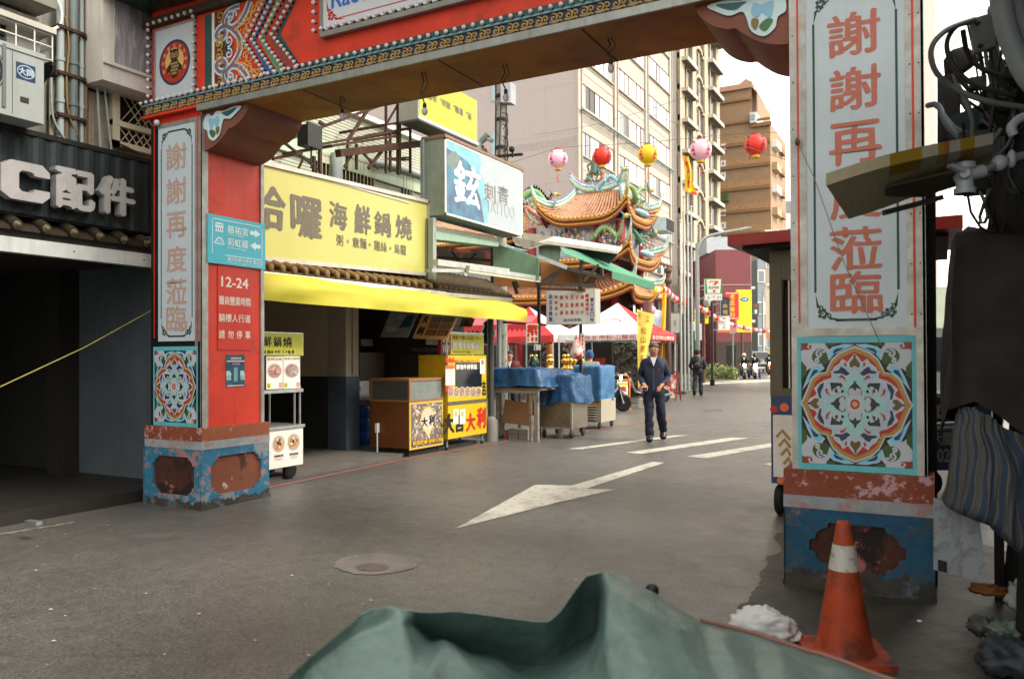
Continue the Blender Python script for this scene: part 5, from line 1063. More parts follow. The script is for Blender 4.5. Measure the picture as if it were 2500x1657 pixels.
m = MB(); q = [at(*Z7(*p), y=12.45) for p in ((268, 1250), (505, 1282), (505, 1080), (295, 1050))]; m.slab(q, (0, .02, 0), M('cardboard', '#8d6a45', .8, var=.12)); single('cardboard_sheet', m, 'brown cardboard sheet leaning under the blue covered table', 'cardboard')
for i, (a, b, lab) in enumerate(((325, 410, 'grey concrete block under the table, touching the red brick'), (413, 498, 'grey concrete block under the table, nearer the silver leg'))):
    p0, p1 = at(*Z7(a, 1400), y=12.4), at(*Z7(b, 1400), y=12.4); m = MB()
    m.box((p0.x, 12.4, 0), (p1.x-.01, 12.6, .19), M('concrete_block', '#77726a', .9, var=.2, bump=.4)); m.box((p0.x-.002, 12.396, .095), (p1.x-.008, 12.398, .1), DARK); single('concrete_block', m, lab, 'block', 'concrete blocks under the table')
p0, p1 = at(*Z7(285, 1400), y=12.4), at(*Z7(320, 1400), y=12.4); m = MB(); m.box((p0.x, 12.4, 0), (p1.x-.01, 12.6, .08), M('brick_red', '#8a4a36', .85, var=.2, bump=.3)); m.box((p0.x+.01, 12.41, .083), (p1.x, 12.6, .16), M('brick_red', '#8a4a36')); single('brick', m, 'two red bricks stacked under the blue covered table', 'brick')
# --- stainless bin cart
bc = thing('steel_cart', 'dented stainless steel bin cart on castors under a blue tarpaulin', 'cart', (-6.12, 13.3, 0))
STC = M('dented_steel', '#8a8172', .38, .75, .25, 3, bump=.5, bscale=3, col2='#55493a', thr=.62, s2=3, soft=.15)
m = MB(); x0, x1, y0, y1 = -6.46, -5.8, 12.94, 13.66; n = 10; vs = []
m.box((x0, y0, .17), (x1, y1, .67), STC); m.box((x0-.01, y0-.01, .64), (x1+.01, y1+.01, .675), STEEL); m.bar((x1, y0, .17), (x1, y0, .67), .03, STEEL); m.box((x0, y0-.006, .17), (x1, y0, .2), STEEL); m.build('bin', bc)
for a, b in ((x1-.04, y0+.08), (x1-.06, y1-.08), (x0+.08, y0+.08), (x0+.08, y1-.08)):
    m = MB(); m.lathe((a-.02, b, .075), [(.015, 0), (.06, 0), (.07, .01), (.07, .03), (.06, .04), (.015, .04)], BLACK, 14, axis=(1, 0, 0)); m.bar((a, b, .07), (a, b, .17), .035, DSTEEL); m.build('castor', bc)
drape(-6.5, 12.9, .60, -5.76, 13.75, 1.14, TB_, 'tarpaulin', 'deep blue tarpaulin heaped over the stainless bin cart', 5, .10, .12, lambda a, b: .05*(1 if a < -6.1 else -.6))
vc = thing('vented_cart', 'cream vented cart with slats and a yellow strip below a pale blue tarpaulin', 'cart', (-6.1, 15.2, 0))
CRE = M('cart_cream', '#a59c88', .6, var=.12, streak=.3); m = MB(); x0, x1, y0, y1 = -6.55, -6.03, 14.9, 15.7
m.box((x0, y0, .14), (x1, y1, .60), CRE); m.box((x0-.005, y0-.008, .50), (x1+.005, y0, .60), YP); m.text(fy((0, y0-.008, 0)), '銀河號老攤', (x0+.2, .515, x1-.04, .585), PR, .001, .02)
for k in range(6): m.box((x0+.2, y0-.014, .17+k*.052), (x1-.1, y0-.002, .175+k*.052+.022), M('slat_dark', '#3a3128', .6)); m.slab([(x0+.2, y0-.03, .19+k*.052), (x1-.1, y0-.03, .19+k*.052), (x1-.1, y0-.002, .215+k*.052), (x0+.2, y0-.002, .215+k*.052)], (0, 0, .008), CRE)
m.build('body', vc)
for a, b in ((x1-.06, y0+.06), (x0+.1, y0+.06), (x1-.06, y1-.08)): m = MB(); m.lathe((a-.02, b, .07), [(.015, 0), (.055, 0), (.065, .01), (.065, .03), (.055, .04), (.015, .04)], BLACK, 14, axis=(1, 0, 0)); m.bar((a, b, .07), (a, b, .15), .03, DSTEEL); m.build('castor', vc)
drape(x0-.1, y0-.03, .58, x1+.0, y1, 1.26, TB2, 'tarpaulin', 'pale blue tarpaulin hanging square over the vented cart', 9, .03, .04, slope=.02)
# --- drinks sign and its stall frame
ds = thing('drinks_sign', 'white drinks sign with columns of red and blue characters above the blue tarpaulins', 'sign', (-6, 13, 2))
Yp = 13.0; c0, c1 = at(1335, 750, y=Yp), at(1454, 750, y=Yp); zt = at(1395, 707, y=Yp).z; zb = at(1395, 791, y=Yp).z
sl = at(1317, 750, y=Yp).x
m = MB(); m.box((c0.x, Yp, zb), (c1.x, Yp+.22, zt), M('sign_case', '#9a9a90', .5, var=.1)); Fd = fy((0, Yp, 0)); m.fbox(Fd, c0.x, zb, 0, c1.x, zt, .006, M('sign_paper', '#cfcfcb', .45)); m.slab([(c0.x-.002, Yp, zb), (c0.x-.002, Yp, zt), (c0.x-.12, Yp+.22, zt), (c0.x-.12, Yp+.22, zb)], (.004, .004, 0), M('sign_case', '#9a9a90'))
def cu_(x): return c0.x+(c1.x-c0.x)*(x-1165)/(1635-1165)
def cv_(y, x=1400): return zt-(zt-zb)*((y-(x-1165)*.075-565)/(905-565))
DB = M('sign_indigo', '#3b4a96', .5)
for x, st, t, a, b, mt in ((1205, 0, '純古法煉製', 595, 880, DB), (1258, 0, '苦茶退火', 600, 830, PR), (1312, 0, '青草茶', 600, 830, PR), (1364, 0, '冬瓜茶', 600, 830, PR), (1414, 0, '百香果', 600, 830, PR), (1462, 0, '甘蔗汁', 600, 830, PR), (1510, 0, '楊桃汁', 600, 830, PR), (1558, 0, '鹹楊桃原汁', 600, 830, PR), (1603, 0, '實在老口味', 640, 890, DB)):
    n = len(t); g_ = .12 if n >= 5 else .42
    m.vtext(Fd, t, cu_(x-18), cu_(x+18), cv_(a-(x-1165)*-.02, 1165), cv_(b, 1165), mt, .007, .03, g_)
m.text(Fd, '(饒河街老圍)', (cu_(1325), cv_(885, 1165), cu_(1505), cv_(850, 1165)), DB, .007, .02); m.build('panel', ds)
for u, yy in ((1317, 13.25), (1419, 14.2)):
    b = at(u, 1000, y=yy); m = MB(); m.bar((b.x, yy, 0), (b.x, yy, 3.2), .05, M('post_black', '#2b2622', .6)); m.build('post', ds)
sf = thing('stall_canopy', 'patched green sheet metal stall canopy with gutters and steel struts', 'canopy', (-6.6, 12.5, 2.5))
GM = M('green_sheet', '#5d7a62', .6, var=.15, scale=2, streak=.35); GM2 = M('green_beam', '#7f9a86', .55, var=.12, streak=.3); ORU = M('orange_underside', '#8d5a2a', .7, var=.2); GUT = M('gutter_pale', '#a7aaa2', .5, .2, .2, streak=.4)
def q6(*p, xp=None, yp=None, d=None): return [at(*Z6(p[i], p[i+1]), x=xp, y=yp, d=d) for i in range(0, len(p), 2)]
m = MB(); a, b, c, d = q6(90, 20, 700, 130, 700, 165, 90, 95, xp=-6.75); m.slab([a, d, c, b], (-.25, 0, 0), GM2); a, b, c, d = q6(90, -30, 640, 60, 700, 130, 90, 20, xp=-6.8); m.slab([a, d, c, b], (-.3, 0, 0), M('beam_dusty', '#8f9282', .7, streak=.4)); m.build('fascia', sf)
m = MB(); a, b, c, d = q6(662, 140, 1082, 272, 1070, 480, 640, 405, d=14.2); m.slab([a, d, c, b], (.02, .03, 0), GM); m.build('side_sheet', sf)
m = MB(); a, b, c, d = q6(1085, 150, 1288, 158, 1268, 312, 1085, 250, d=15.5); m.slab([a, d, c, b], (.02, .03, 0), GM2); m.build('side_sheet', sf)
m = MB(); a, b = q6(90, 318, 780, 405, xp=-6.55); m.bar(a, b, .10, GUT, .09); m.build('gutter', sf); m = MB(); a, b = q6(30, 395, 400, 400, xp=-6.5); m.bar(a, b, .1, GUT, .05); m.build('gutter', sf); m = MB(); a, b = q6(1080, 265, 1360, 370, d=14.1); m.bar(a, b, .07, GUT); m.build('gutter', sf); m = MB(); a, b = q6(1340, 370, 1640, 430, d=14.6); m.bar(a, b, .05, DSTEEL); m.build('gutter', sf)
m = MB(); a, b = q6(400, 400, 1090, 498, xp=-6.4); m.bar(a, b, .05, M('tube_pale', '#c5bda0', .4)); m.bar(a+V((0, 0, .05)), b+V((0, 0, .05)), .07, GUT); m.build('lamp_batten', sf)
m = MB(); a, b, c, d = q6(1075, 300, 1330, 370, 1590, 420, 1560, 545, d=14.9); e = q6(1085, 480, d=14.9)[0]; f = q6(1540, 540, d=16)[0]; m.slab([a, e, d, c, b], (.0, .3, .02), ORU); a, b, c, d = q6(640, 440, 1080, 520, 1080, 560, 640, 545, d=15.5); m.slab([a, d, c, b], (0, .05, 0), ORU); a, b, c, d = q6(90, 160, 640, 220, 640, 440, 90, 330, d=15.8); m.slab([a, d, c, b], (0, .05, 0), M('stall_inside_dark', '#2a2018', .8, col2='#7a3a20', thr=.58, s2=3)); m.build('roof_underside', sf)
m = MB()
for p in ((250, 210, 330, 340), (480, 230, 400, 330), (90, 270, 640, 300), (640, 170, 640, 520), (1120, 500, 1310, 380), (1200, 500, 1310, 380), (1060, 520, 1640, 545), (1520, 500, 1660, 340), (1500, 290, 1480, 560), (1310, 370, 1720, 470), (860, 500, 890, 560), (840, 500, 880, 620), (1690, 370, 1700, 470)):
    m = MB(); a, b = q6(*p, d=14.4); m.bar(a, b, .05, M('strut_dark', '#33302a', .6)); m.build('strut', sf)
m = MB(); a, b = q6(740, 892, 1160, 920, d=14); m.bar(a, b, .04, RUST); m.build('crossbar', sf); m = MB(); a, b = q6(1100, 570, 1650, 590, d=14.1); m.bar(a, b, .04, RUST); m.build('crossbar', sf)
m = MB(); pts = q6(830, 60, 840, 115, 950, 185, 1100, 130, 1170, 105, 1850, 210, 1845, 235, 1160, 140, 1000, 190, 860, 150, d=15.3); m.slab([p for p in pts][::-1], (-.1, .5, .15), M('roof_sheet_white', '#b9b4a6', .7, var=.2, streak=.4)); a, b, c = q6(1175, 105, 1840, 240, 1760, 330, d=15.6); m.slab([a, b, c], (0, .05, 0), M('underroof_green', '#24352b', .7)); m.build('roof_sheet', sf)
m = MB(); a, b = q6(60, -110, 60, 480, xp=-6.8); m.bar(a, b, .09, M('post_grey_green', '#8f9a94', .6, streak=.5)); m.bar((a.x-.1, a.y, a.z), (b.x-.1, b.y, b.z), .07, DSTEEL); m.build('post', sf)
m = MB(); a, b, c, d = q6(1290, 195, 2200, 520, 1790, 470, 1290, 240, d=15.0); b2 = at(*Z6(2200, 520), d=17.0); d2 = at(*Z6(1290, 175), d=14.8); c1 = at(*Z6(1790, 405), d=14.6); c2 = at(*Z6(1790, 475), d=14.6); b3 = at(*Z6(2200, 588), d=17.0); c0_ = at(*Z6(1330, 235), d=14.2)
AG = M('awning_green', '#3b7a5c', .6, var=.12, scale=2); b0_ = at(*Z6(1760, 318), d=16.2); m.slab([d2, c0_, c1, b2, b0_], (0, 0, .012), AG); m.slab([c1, c2, b3, b2], (.01, -.012, 0), M('awning_green_valance', '#317052', .6, var=.12))
single('awning', m, 'bright green canvas awning sloping towards the temple', 'awning')
m = MB(); a, b, c, d = q6(965, 905, 1085, 925, 1080, 1090, 965, 1090, d=13.6); Fz = F(d, c-d, a-d); w_, h_ = (c-d).length, (a-d).length; m.fbox(Fz, 0, 0, 0, w_, h_, .02, PWH); m.rect(Fz, .005, .005, w_-.005, h_-.005, .021, M('print_cream', '#d8c8b0'))
for i, t_ in enumerate(('冰甘蔗汁', '加薑熬', '治咳嗽')): m.vtext(Fz, t_, .01+i*w_/3, (i+1)*w_/3-.005, h_-.01, .01, PR, .022, .07, .1)
m.text(Fz, '熱', (.02, h_-.17, w_-.02, h_-.01), PR, .025, .06); single('price_sign', m, 'square white sign packed with red characters hanging on the stall post', 'sign', 'small signs on the stall posts')
m = MB(); a, b, c, d = q6(1487, 1000, 1528, 1002, 1526, 1168, 1487, 1165, d=14.2); Fz = F(d, c-d, a-d); w_, h_ = (c-d).length, (a-d).length; m.fbox(Fz, 0, 0, 0, w_, h_, .015, PWH); m.vtext(Fz, '鹹楊桃汁', .02, w_-.02, h_-.02, .02, PR, .016, .05, .15); single('price_sign', m, 'narrow upright white sign with four red characters on the right stall post', 'sign', 'small signs on the stall posts')
m = MB(); q = at(*Z7(920, 610), d=14.1); m.lathe(q+V((0, 0, -.19)), [(.02, 0), (.11, .03), (.12, .1), (.09, .22), (.05, .33), (.02, .42)], M('bag_white', '#c9c0ba', .4, col2='#b03a34', thr=.52, s2=9), 12); m.cyl(q+V((0, 0, .22)), q+V((.02, 0, .42)), .008, PWH, n=5); single('plastic_bag', m, 'red and white plastic bag hanging from the right stall post', 'bag')
m = MB(); q = at(*Z7(545, 690), d=13.9); m.lathe(q+V((0, 0, -.22)), [(.03, .06), (.08, .08), (.095, .14), (.07, .21), (.03, .26)], M('bag_dark_green', '#15281f', .4, var=.4, col2='#2f6a55', thr=.55, s2=7), 12); m.tube([q+V((-.05, 0, .1)), q+V((0, 0, .35)), q+V((.05, 0, .1))], .01, BLACK, 5); single('plastic_bag', m, 'dark green bulging bag hanging above the blue tarpaulin', 'bag')
m = MB(); a, b, c, d = q6(1040, 1100, 1100, 1110, 1100, 1160, 1040, 1165, d=14.5); m.slab([d, c, b, a], (0, .01, 0), PWH); single('paper_notice', m, 'small blank white paper above the dark green bag', 'paper')
# ================================================================== tents
def tent(name, label, x0, y0, x1, y1, ze, zp, vz, front, side, text, org=None):
    t = thing(name, label, 'tent', ((x0+x1)/2, (y0+y1)/2, 0), 'canopy tents before the temple'); cx, cy = (x0+x1)/2, (y0+y1)/2
    m = MB(); cs_ = [(x0, y0), (x1, y0), (x1, y1), (x0, y1)]; mats = [front, side, front, side]
    for k in range(4):
        a, b = cs_[k], cs_[(k+1) % 4]; n = 10; vs = []
        for i in range(n+1):
            for j in range(n+1):
                s_, q = i/n, j/n; ex, ey = a[0]+(b[0]-a[0])*s_, a[1]+(b[1]-a[1])*s_; xx, yy = ex+(cx-ex)*q, ey+(cy-ey)*q; z = ze+(zp-ze)*q - .10*math.sin(math.pi*q)*(.5+.5*math.sin(math.pi*s_)) - .03*math.sin(math.pi*s_)*(1-q); vs.append((xx, yy, z))
        m.add(vs, [(i*(n+1)+j, (i+1)*(n+1)+j, (i+1)*(n+1)+j+1, i*(n+1)+j+1) for i in range(n) for j in range(n)], mats[k], True)
        va = [(a[0]+(b[0]-a[0])*i/20, a[1]+(b[1]-a[1])*i/20, ze-.03*math.sin(math.pi*i/20)) for i in range(21)]; vb = [(p[0]+.01*math.sin(i*1.9), p[1]+.01*math.cos(i*1.7), vz-.01*math.sin(i*2.2)) for i, p in enumerate(va)]
        m.add(va+vb, [(i, 21+i, 22+i, i+1) for i in range(20)], mats[k], False)
    Fv = fy((x0, y0-.015, 0)); m.text(Fv, text, (.3*(x1-x0), vz+.02, .95*(x1-x0), ze-.045), PR, .006, .01, jit=.03)
    Fs_ = fx((x1+.015, y0, 0)); m.text(Fs_, '台北市松山慈祐宮', (.1*(y1-y0), vz+.02, .9*(y1-y0), ze-.06), PWH, .006, .01)
    m.build('canopy', t)
    if front is not RED2:
        m2 = MB(); Fm = F((cx+.15, y0+.62*(cy-y0)*.55, ze+(zp-ze)*.30), (1, 0, 0), (0, cy-y0, zp-ze)); m2.ribbon(Fm, [(.33*math.cos(a), .2*math.sin(a)-.05) for a in [math.pi*(1-k/16) for k in range(17)]], .035, .10, PR, False); m2.ribbon(Fm, [(.25*math.cos(a), .13*math.sin(a)-.05) for a in [math.pi*(1-k/16) for k in range(17)]], .015, .10, PR, False)
        for k in range(7): a = math.pi*(1-(k+.5)/7); m2.text(Fm, '松山慈祐宮媽祖'[k], (.29*math.cos(a)-.04, .17*math.sin(a)-.06, .29*math.cos(a)+.04, .17*math.sin(a)+.0), PR, .11)
        m2.build('emblem', t)
    for a, b in ((x0+.03, y0+.03), (x1-.03, y0+.03), (x1-.03, y1-.03), (x0+.03, y1-.03)): m = MB(); m.bar((a, b, 0), (a, b, ze), .04, M('tent_pole', '#b5b8b8', .4, .3)); m.build('leg', t)
    m = MB(); m.bar((x0, y0+.03, vz+.02), (x1, y0+.03, vz+.02), .03, DSTEEL); m.bar((x1-.03, y0, vz+.02), (x1-.03, y1, vz+.02), .03, DSTEEL)
    for k in range(4): m.bar((x0+(x1-x0)*k/4, y0+.04, vz+.02-.1*(k % 2)), (x0+(x1-x0)*(k+1)/4, y0+.04, vz-.08+.1*(k % 2)), .02, DSTEEL)
    m.build('frame', t)
RED2 = M('tent_red', '#b9282c', .6, var=.08); TW = M('tent_white', '#cfcdcc', .55, var=.05, scale=2)
tent('canopy_tent', 'white and red canopy tent with a red fan emblem beside the yellow banner', -11.17, 23.85, -8.04, 26.7, 2.2, 3.27, 1.985, TW, RED2, '台北市松山慈祐宮')
tent('canopy_tent', 'red canopy tent half hidden behind the drinks sign', -14.6, 24.0, -11.4, 26.7, 2.2, 3.25, 1.95, RED2, TW, '台北市松山慈祐宮')
m = MB(); m.slab([(-12.0, 19.3, 2.35), (-9.9, 19.3, 2.35), (-9.9, 19.85, 2.6), (-12.0, 19.85, 2.6)], (0, 0, .02), M('tent_pink', '#c7525a', .6))
for k in range(14): m.poly(fy((-12.0+k*.15, 19.3, 2.35)), [(.0, 0), (.15, 0), (.15, -.12), (.075, -.2), (0, -.12)][::-1], 0, RED2)
m.cyl((-11.9, 19.32, 0), (-11.9, 19.32, 2.35), .02, DSTEEL, n=6); m.cyl((-10.0, 19.32, 0), (-10.0, 19.32, 2.35), .02, DSTEEL, n=6)
single('sun_shade', m, 'scalloped red sunshade in front of the red tent', 'awning')
# altar table with brass lamps
m = MB(); a0, a1 = at(*Z7(480, 790), y=17.6), at(*Z7(960, 790), y=17.6); m.box((a0.x, 17.6, .0), (a1.x, 18.2, 1.12), M('altar_red', '#5a2a1c', .6, var=.2)); m.box((a0.x-.05, 17.55, 1.12), (a1.x+.05, 18.25, 1.17), M('altar_gold', '#8a6a30', .4, .4)); single('altar_table', m, 'long altar table with a gilded edge behind the blue tarpaulins', 'table')
BR = M('polished_brass', '#c9a050', .25, .85, .2)
for i, u in enumerate((530, 553, 668, 682, 797, 812, 868, 886, 935)):
    q = at(*Z7(u, 790), y=17.75); m = MB(); m.lathe((q.x, 17.75 + .1*(i % 3), 1.17), [(.07, 0), (.075, .02), (.03, .05), (.025, .12), (.06, .15), (.075, .2), (.06, .23), (.02, .25), (.045, .28), (.05, .32), (.03, .35)], BR, 14); single('brass_lamp', m, 'polished brass candle lamp on the altar table', 'lamp', 'brass lamps on the altar table')
# ================================================================== temple
tp = thing('temple', 'ornate temple with orange tiled upturned roofs and coloured dragons', 'temple', (-13, 30, 0))
TO = M('tile_orange', '#a5785a', .45, var=.35, scale=6, col2='#8a5a3e', thr=.56, s2=4); TOE = M('tile_end', '#c9924e', .4, var=.2); EAV = M('eave_red', '#6e2a1c', .6, var=.2); GTR = M('temple_gold', '#b98f3c', .45, .2, .25, 12)
RBL = M('ridge_blue', '#7ea4b8', .5, var=.3, scale=4, col2='#b8c4b4', thr=.55, s2=5); RGR = M('ridge_green', '#9aae98', .5, var=.25, scale=4, col2='#c6c39c', thr=.58, s2=6)
ORN = [M('orn'+c, c, .5, var=.2, scale=8) for c in ('#6d8f5c', '#b5a04a', '#7fa8b5', '#b5705a', '#c9bfae', '#3f6a58', '#b98aa0', '#4f7a9a')]
def troof(x0, x1, y0, y1, ze, zr, up, par, ridge_axis='x', inset=.55, step=.17, sides=(0, 1, 2, 3)):
    cx, cy = (x0+x1)/2, (y0+y1)/2; hx, hy = (x1-x0)/2, (y1-y0)/2
    rl = hx*inset if ridge_axis == 'x' else 0; rw = 0 if ridge_axis == 'x' else hy*inset
    def pt(side, s, q, dh=0):
        """s -1..1 along the eave, q 0 eave .. 1 ridge"""
        if side == 0: e = (cx+hx*s, y0); r = (cx+rl*s, cy-rw)
        elif side == 1: e = (x1, cy+hy*s); r = (cx+rl, cy+rw*s)
        elif side == 2: e = (cx-hx*s, y1); r = (cx-rl*s, cy+rw)
        else: e = (x0, cy-hy*s); r = (cx-rl, cy-rw*s)
        c = abs(s)**4*(1-q)**2; out = .10*c
        px_, py_ = e[0]+(r[0]-e[0])*q, e[1]+(r[1]-e[1])*q; px_ += (px_-cx)*out*.6; py_ += (py_-cy)*out*.6
        return V((px_, py_, ze+(zr-ze)*(.35*q+.65*q*q)+up*c+dh))
    m = MB()
    for sd in sides:
        n, k = 16, 6; vs = [pt(sd, -1+2*i/n, j/k) for i in range(n+1) for j in range(k+1)]
        m.add(vs, [(i*(k+1)+j, (i+1)*(k+1)+j, (i+1)*(k+1)+j+1, i*(k+1)+j+1) for i in range(n) for j in range(k)], M('tile_bed', '#8a4c2c', .6, var=.3, scale=8), True)
        L_ = 2*(hx if sd in (0, 2) else hy); nt_ = max(4, int(L_/step))
        for i in range(nt_):
            s = -1+2*(i+.5)/nt_; m.tube([pt(sd, s, j/5, .03) for j in range(6)], [.056]*5+[.042], TO, 6); p = pt(sd, s, 0, .03); m.ell(p, .064, TOE, 7, 5)
        for dz, r_, mt in ((-.04, .045, GTR), (-.13, .06, EAV), (-.22, .045, GTR), (-.30, .05, EAV)):
            m.tube([pt(sd, -1+2*i/20, .02 if dz > -.1 else .06)+V((0, 0, dz)) for i in range(21)], r_, mt, 5)
    m.build('tiled_roof', par)
    m = MB()
    for sx in (-1, 1):
        for sy in (-1, 1):
            sd, s = (0, sx) if sy < 0 else (2, -sx)
            pts = [pt(sd, s, j/8, .12) for j in range(9)]; t_ = pts[0]-pts[1]; pts = [pts[0]+t_*.8+V((0, 0, .45)), pts[0]+t_*.45+V((0, 0, .18))]+pts
            m.tube(pts, [.03, .05]+[.09]*9, RGR, 7); m.tube([p+V((0, 0, .14)) for p in pts], [.02, .04]+[.06]*9, RBL, 6); m.tube([p+V((0, 0, -.14)) for p in pts[1:]], .05, GTR, 5)
    a, b = (V((cx-rl, cy, zr)), V((cx+rl, cy, zr))) if ridge_axis == 'x' else (V((cx, cy-rw, zr)), V((cx, cy+rw, zr)))
    d = (b-a).normalized(); n = 12; pts = []
    for i in range(n+1): s = -1+2*i/n; pts.append((a+b)/2+(b-a)*s*.62+V((0, 0, .12+.55*abs(s)**3)))
    m.tube(pts, .11, RGR, 8); m.tube([p+V((0, 0, .14)) for p in pts], .09, RBL, 8); m.tube([p+V((0, 0, .25)) for p in pts], .05, M('ridge_pink', '#a06a74', .5), 6)
    m.build('ridge', par); return pts
def dragon(par, p, d, L_, seed, main=0):
    g = random.Random(seed); d = V(d).normalized(); m = MB(); n = 26; pts = []
    for i in range(n+1):
        t = i/n; pts.append(V(p)+d*(L_*(t-.5))+V((0, 0, L_*.13*math.sin(t*9+seed)+L_*.12+L_*.28*max(0, t-.72)/.28))+d.cross(V((0, 0, 1)))*.08*L_*math.sin(t*7))
    m.tube(pts, [L_*(.012+.05*math.sin(math.pi*min(1, .15+t_*.85))) for t_ in [i/n for i in range(n+1)]], ORN[main], 7)
    for i in range(1, n, 1):
        q = pts[i]; h = L_*.075; m.add([q+d*h*.5+V((0, 0, L_*.035)), q-d*h*.5+V((0, 0, L_*.035)), q-d*h*.3+V((0, 0, L_*.035+h))], [(0, 1, 2), (2, 1, 0)], ORN[(1, 2, 4)[i % 3]])
    hd = pts[-1]; m.ell(hd+d*L_*.05, (L_*.07, L_*.07, L_*.06), ORN[1], 8, 6); m.ell(hd+d*L_*.13+V((0, 0, -.01)), (L_*.05, L_*.05, L_*.03), ORN[main], 7, 5)
    for k in range(5): m.tube([hd, hd-d*L_*(.06+.02*k)+V((0, 0, L_*(.05+.03*k)))], [.03*L_, .004], ORN[(k+3) % 8], 5)
    for i in (7, 12, 19):
        for s_ in (-1, 1): q = pts[i]; o_ = d.cross(V((0, 0, 1)))*s_*L_*.09; m.tube([q, q+o_-V((0, 0, L_*.08)), q+o_*1.3+d*L_*.05-V((0, 0, L_*.13))], [L_*.025, L_*.02, L_*.006], ORN[main], 5)
    m.build('ridge_dragon', par)
def clump(par, c, r, n, seed, name='ornament'):
    g = random.Random(seed); m = MB()
    for i in range(n):
        a = g.uniform(0, 6.28); q = g.uniform(0, 1)**.6; z = g.uniform(0, 1); k = (1-.65*z)
        p = V(c)+V((r[0]*q*k*math.cos(a), r[1]*q*k*math.sin(a), r[2]*z)); s_ = g.uniform(.035, .11)*(r[2]+.5)*.55; mt = ORN[g.randrange(8)]
        if g.random() < .5: m.ell(p, (s_, s_*.7, s_*g.uniform(.6, 1.5)), mt, 6, 4)
        else: e = V((g.uniform(-1, 1), g.uniform(-1, .2), g.uniform(-.3, 1)))*s_*2; m.tube([p, p+e*.6, p+e+V((0, 0, s_))], [s_*.6, s_*.4, .008], mt, 5)
    tag(m.build(name, par), kind='stuff')
CX, CY = -10.6, 28.4
m = MB(); PW_ = M('temple_wall', '#aaa6a6', .7, var=.2, scale=2, col2='#8d9cb0', thr=.58, s2=2, soft=.1); PIL = M('temple_pillar_red', '#84262a', .5, var=.1)
m.box((-14.6, CY, 5.2), (CX, 30.6, 6.7), PW_); m.box((-14.3, CY+.3, 3.2), (CX-.3, 30.4, 5.3), M('temple_dark', '#3b2420', .7, var=.4, scale=5, col2='#6d3c28', thr=.55, s2=4)); m.box((-22, 29.2, 0), (-10.9, 30.4, 3.4), M('hall_dark', '#1c1714', .7, var=.5, scale=3))
m.box((-24, 30, 3.0), (-13.6, 34, 6.2), PW_); m.build('wall', tp)
for x_, y_, z0, z1 in ((CX-.05, CY-.05, 5.3, 6.6), (-11.55, CY-.06, 5.3, 6.6), (-14.4, CY-.05, 5.3, 6.6), (CX-.03, 30.4, 5.3, 6.6), (CX-.3, CY, 3.2, 5.0), (-12.4, CY, 3.2, 5.0), (CX+.0, 30.3, 3.2, 5.0)):
    m = MB(); m.cyl((x_, y_, z0), (x_, y_, z1), .17, PIL, n=12); m.build('column', tp)
Fw = fy((0, CY-.01, 0)); m = MB(); g = random.Random(12)          # painted relief on the upper wall
for i in range(240):
    u = -13.1+g.gauss(0, .42); v = 6.05+g.gauss(0, .17); s_ = g.uniform(.025, .085); m.ell(Fw(u, max(5.75, min(6.4, v)), .02), (s_, .05, s_*g.uniform(.6, 1.8)), ORN[g.randrange(8)], 6, 4)
for i in range(4): m.text(Fw, '山水花鳥'[i], (-12.4+i*.2, 6.25, -12.25+i*.2, 6.4), GREYT, .01)
m.ribbon(Fw, [(-14.2, 5.45), (-13.4, 5.4), (-12.5, 5.5), (-11.8, 5.42)], .12, .015, ORN[2], False); m.build('wall_relief', tp)
r1 = troof(-13.8, CX+.35, CY-.6, 31.3, 6.72, 8.0, .75, tp)
r2 = troof(-15.2, CX+.45, CY-.75, 31.5, 5.1, 5.75, .6, tp)
r3 = troof(-16.5, CX+.6, CY-.9, 30.6, 3.75, 5.0, .5, tp)
r4 = troof(-24.0, -13.9, 28.7, 34, 6.3, 7.9, .7, tp)
dragon(tp, (-10.55, 29.9, 7.55), (.1, 1, 0), 1.9, 1); dragon(tp, (-10.4, 30.0, 5.95), (.1, 1, 0), 1.9, 2, 5); dragon(tp, (-11.0, 28.0, 7.85), (1, -.3, 0), 1.5, 3, 2); dragon(tp, (-11.0, 27.9, 5.9), (1, -.2, 0), 1.6, 4, 0)
dragon(tp, (-15.3, 29.0, 7.55), (-1, 0, 0), 2.8, 5); dragon(tp, (-14.4, 28.8, 7.15), (1, 0, 0), 1.6, 6, 3)
for i, (c, r, n) in enumerate((((-12.4, 30.3, 8.05), (.95, .4, 1.1), 230), ((-13.9, 28.2, 6.75), (.5, .3, .9), 60), ((-10.35, 30.1, 7.25), (.3, .8, .4), 50), ((-10.2, 30.1, 5.7), (.3, .8, .5), 60), ((-11.0, 28.0, 5.6), (.5, .3, .8), 50), ((-15.0, 28.9, 7.3), (.9, .3, .6), 50))): clump(tp, c, r, n, 20+i)
for c, r in (((-12.4, 30.3, 8.1), (1.3, .25, .25)), ((-10.35, 30.0, 7.1), (.14, .8, .13)), ((-10.2, 30.1, 5.5), (.14, .8, .13))): m = MB(); m.ell(c, r, RBL, 16, 8); m.build('cloud_base', tp)
m = MB(); q = V((-12.5, 30.2, 8.95)); ST = M('statue_green', '#3f5a48', .5, var=.3)
m.tube([q, q+V((.03, 0, .3)), q+V((0, 0, .52))], [.17, .13, .11], ST, 10); m.ell(q+V((0, 0, .63)), .09, M('statue_skin', '#a08a6a'), 10, 8); m.tube([q+V((.08, 0, .45)), q+V((.25, 0, .55)), q+V((.2, 0, .8))], .045, ST, 6); m.tube([q+V((-.08, 0, .45)), q+V((-.25, -.05, .33)), q+V((-.2, -.05, .17))], .045, ST, 6); m.ell(q+V((0, 0, .72)), (.08, .08, .04), GTR, 8, 6); m.build('statue', tp)
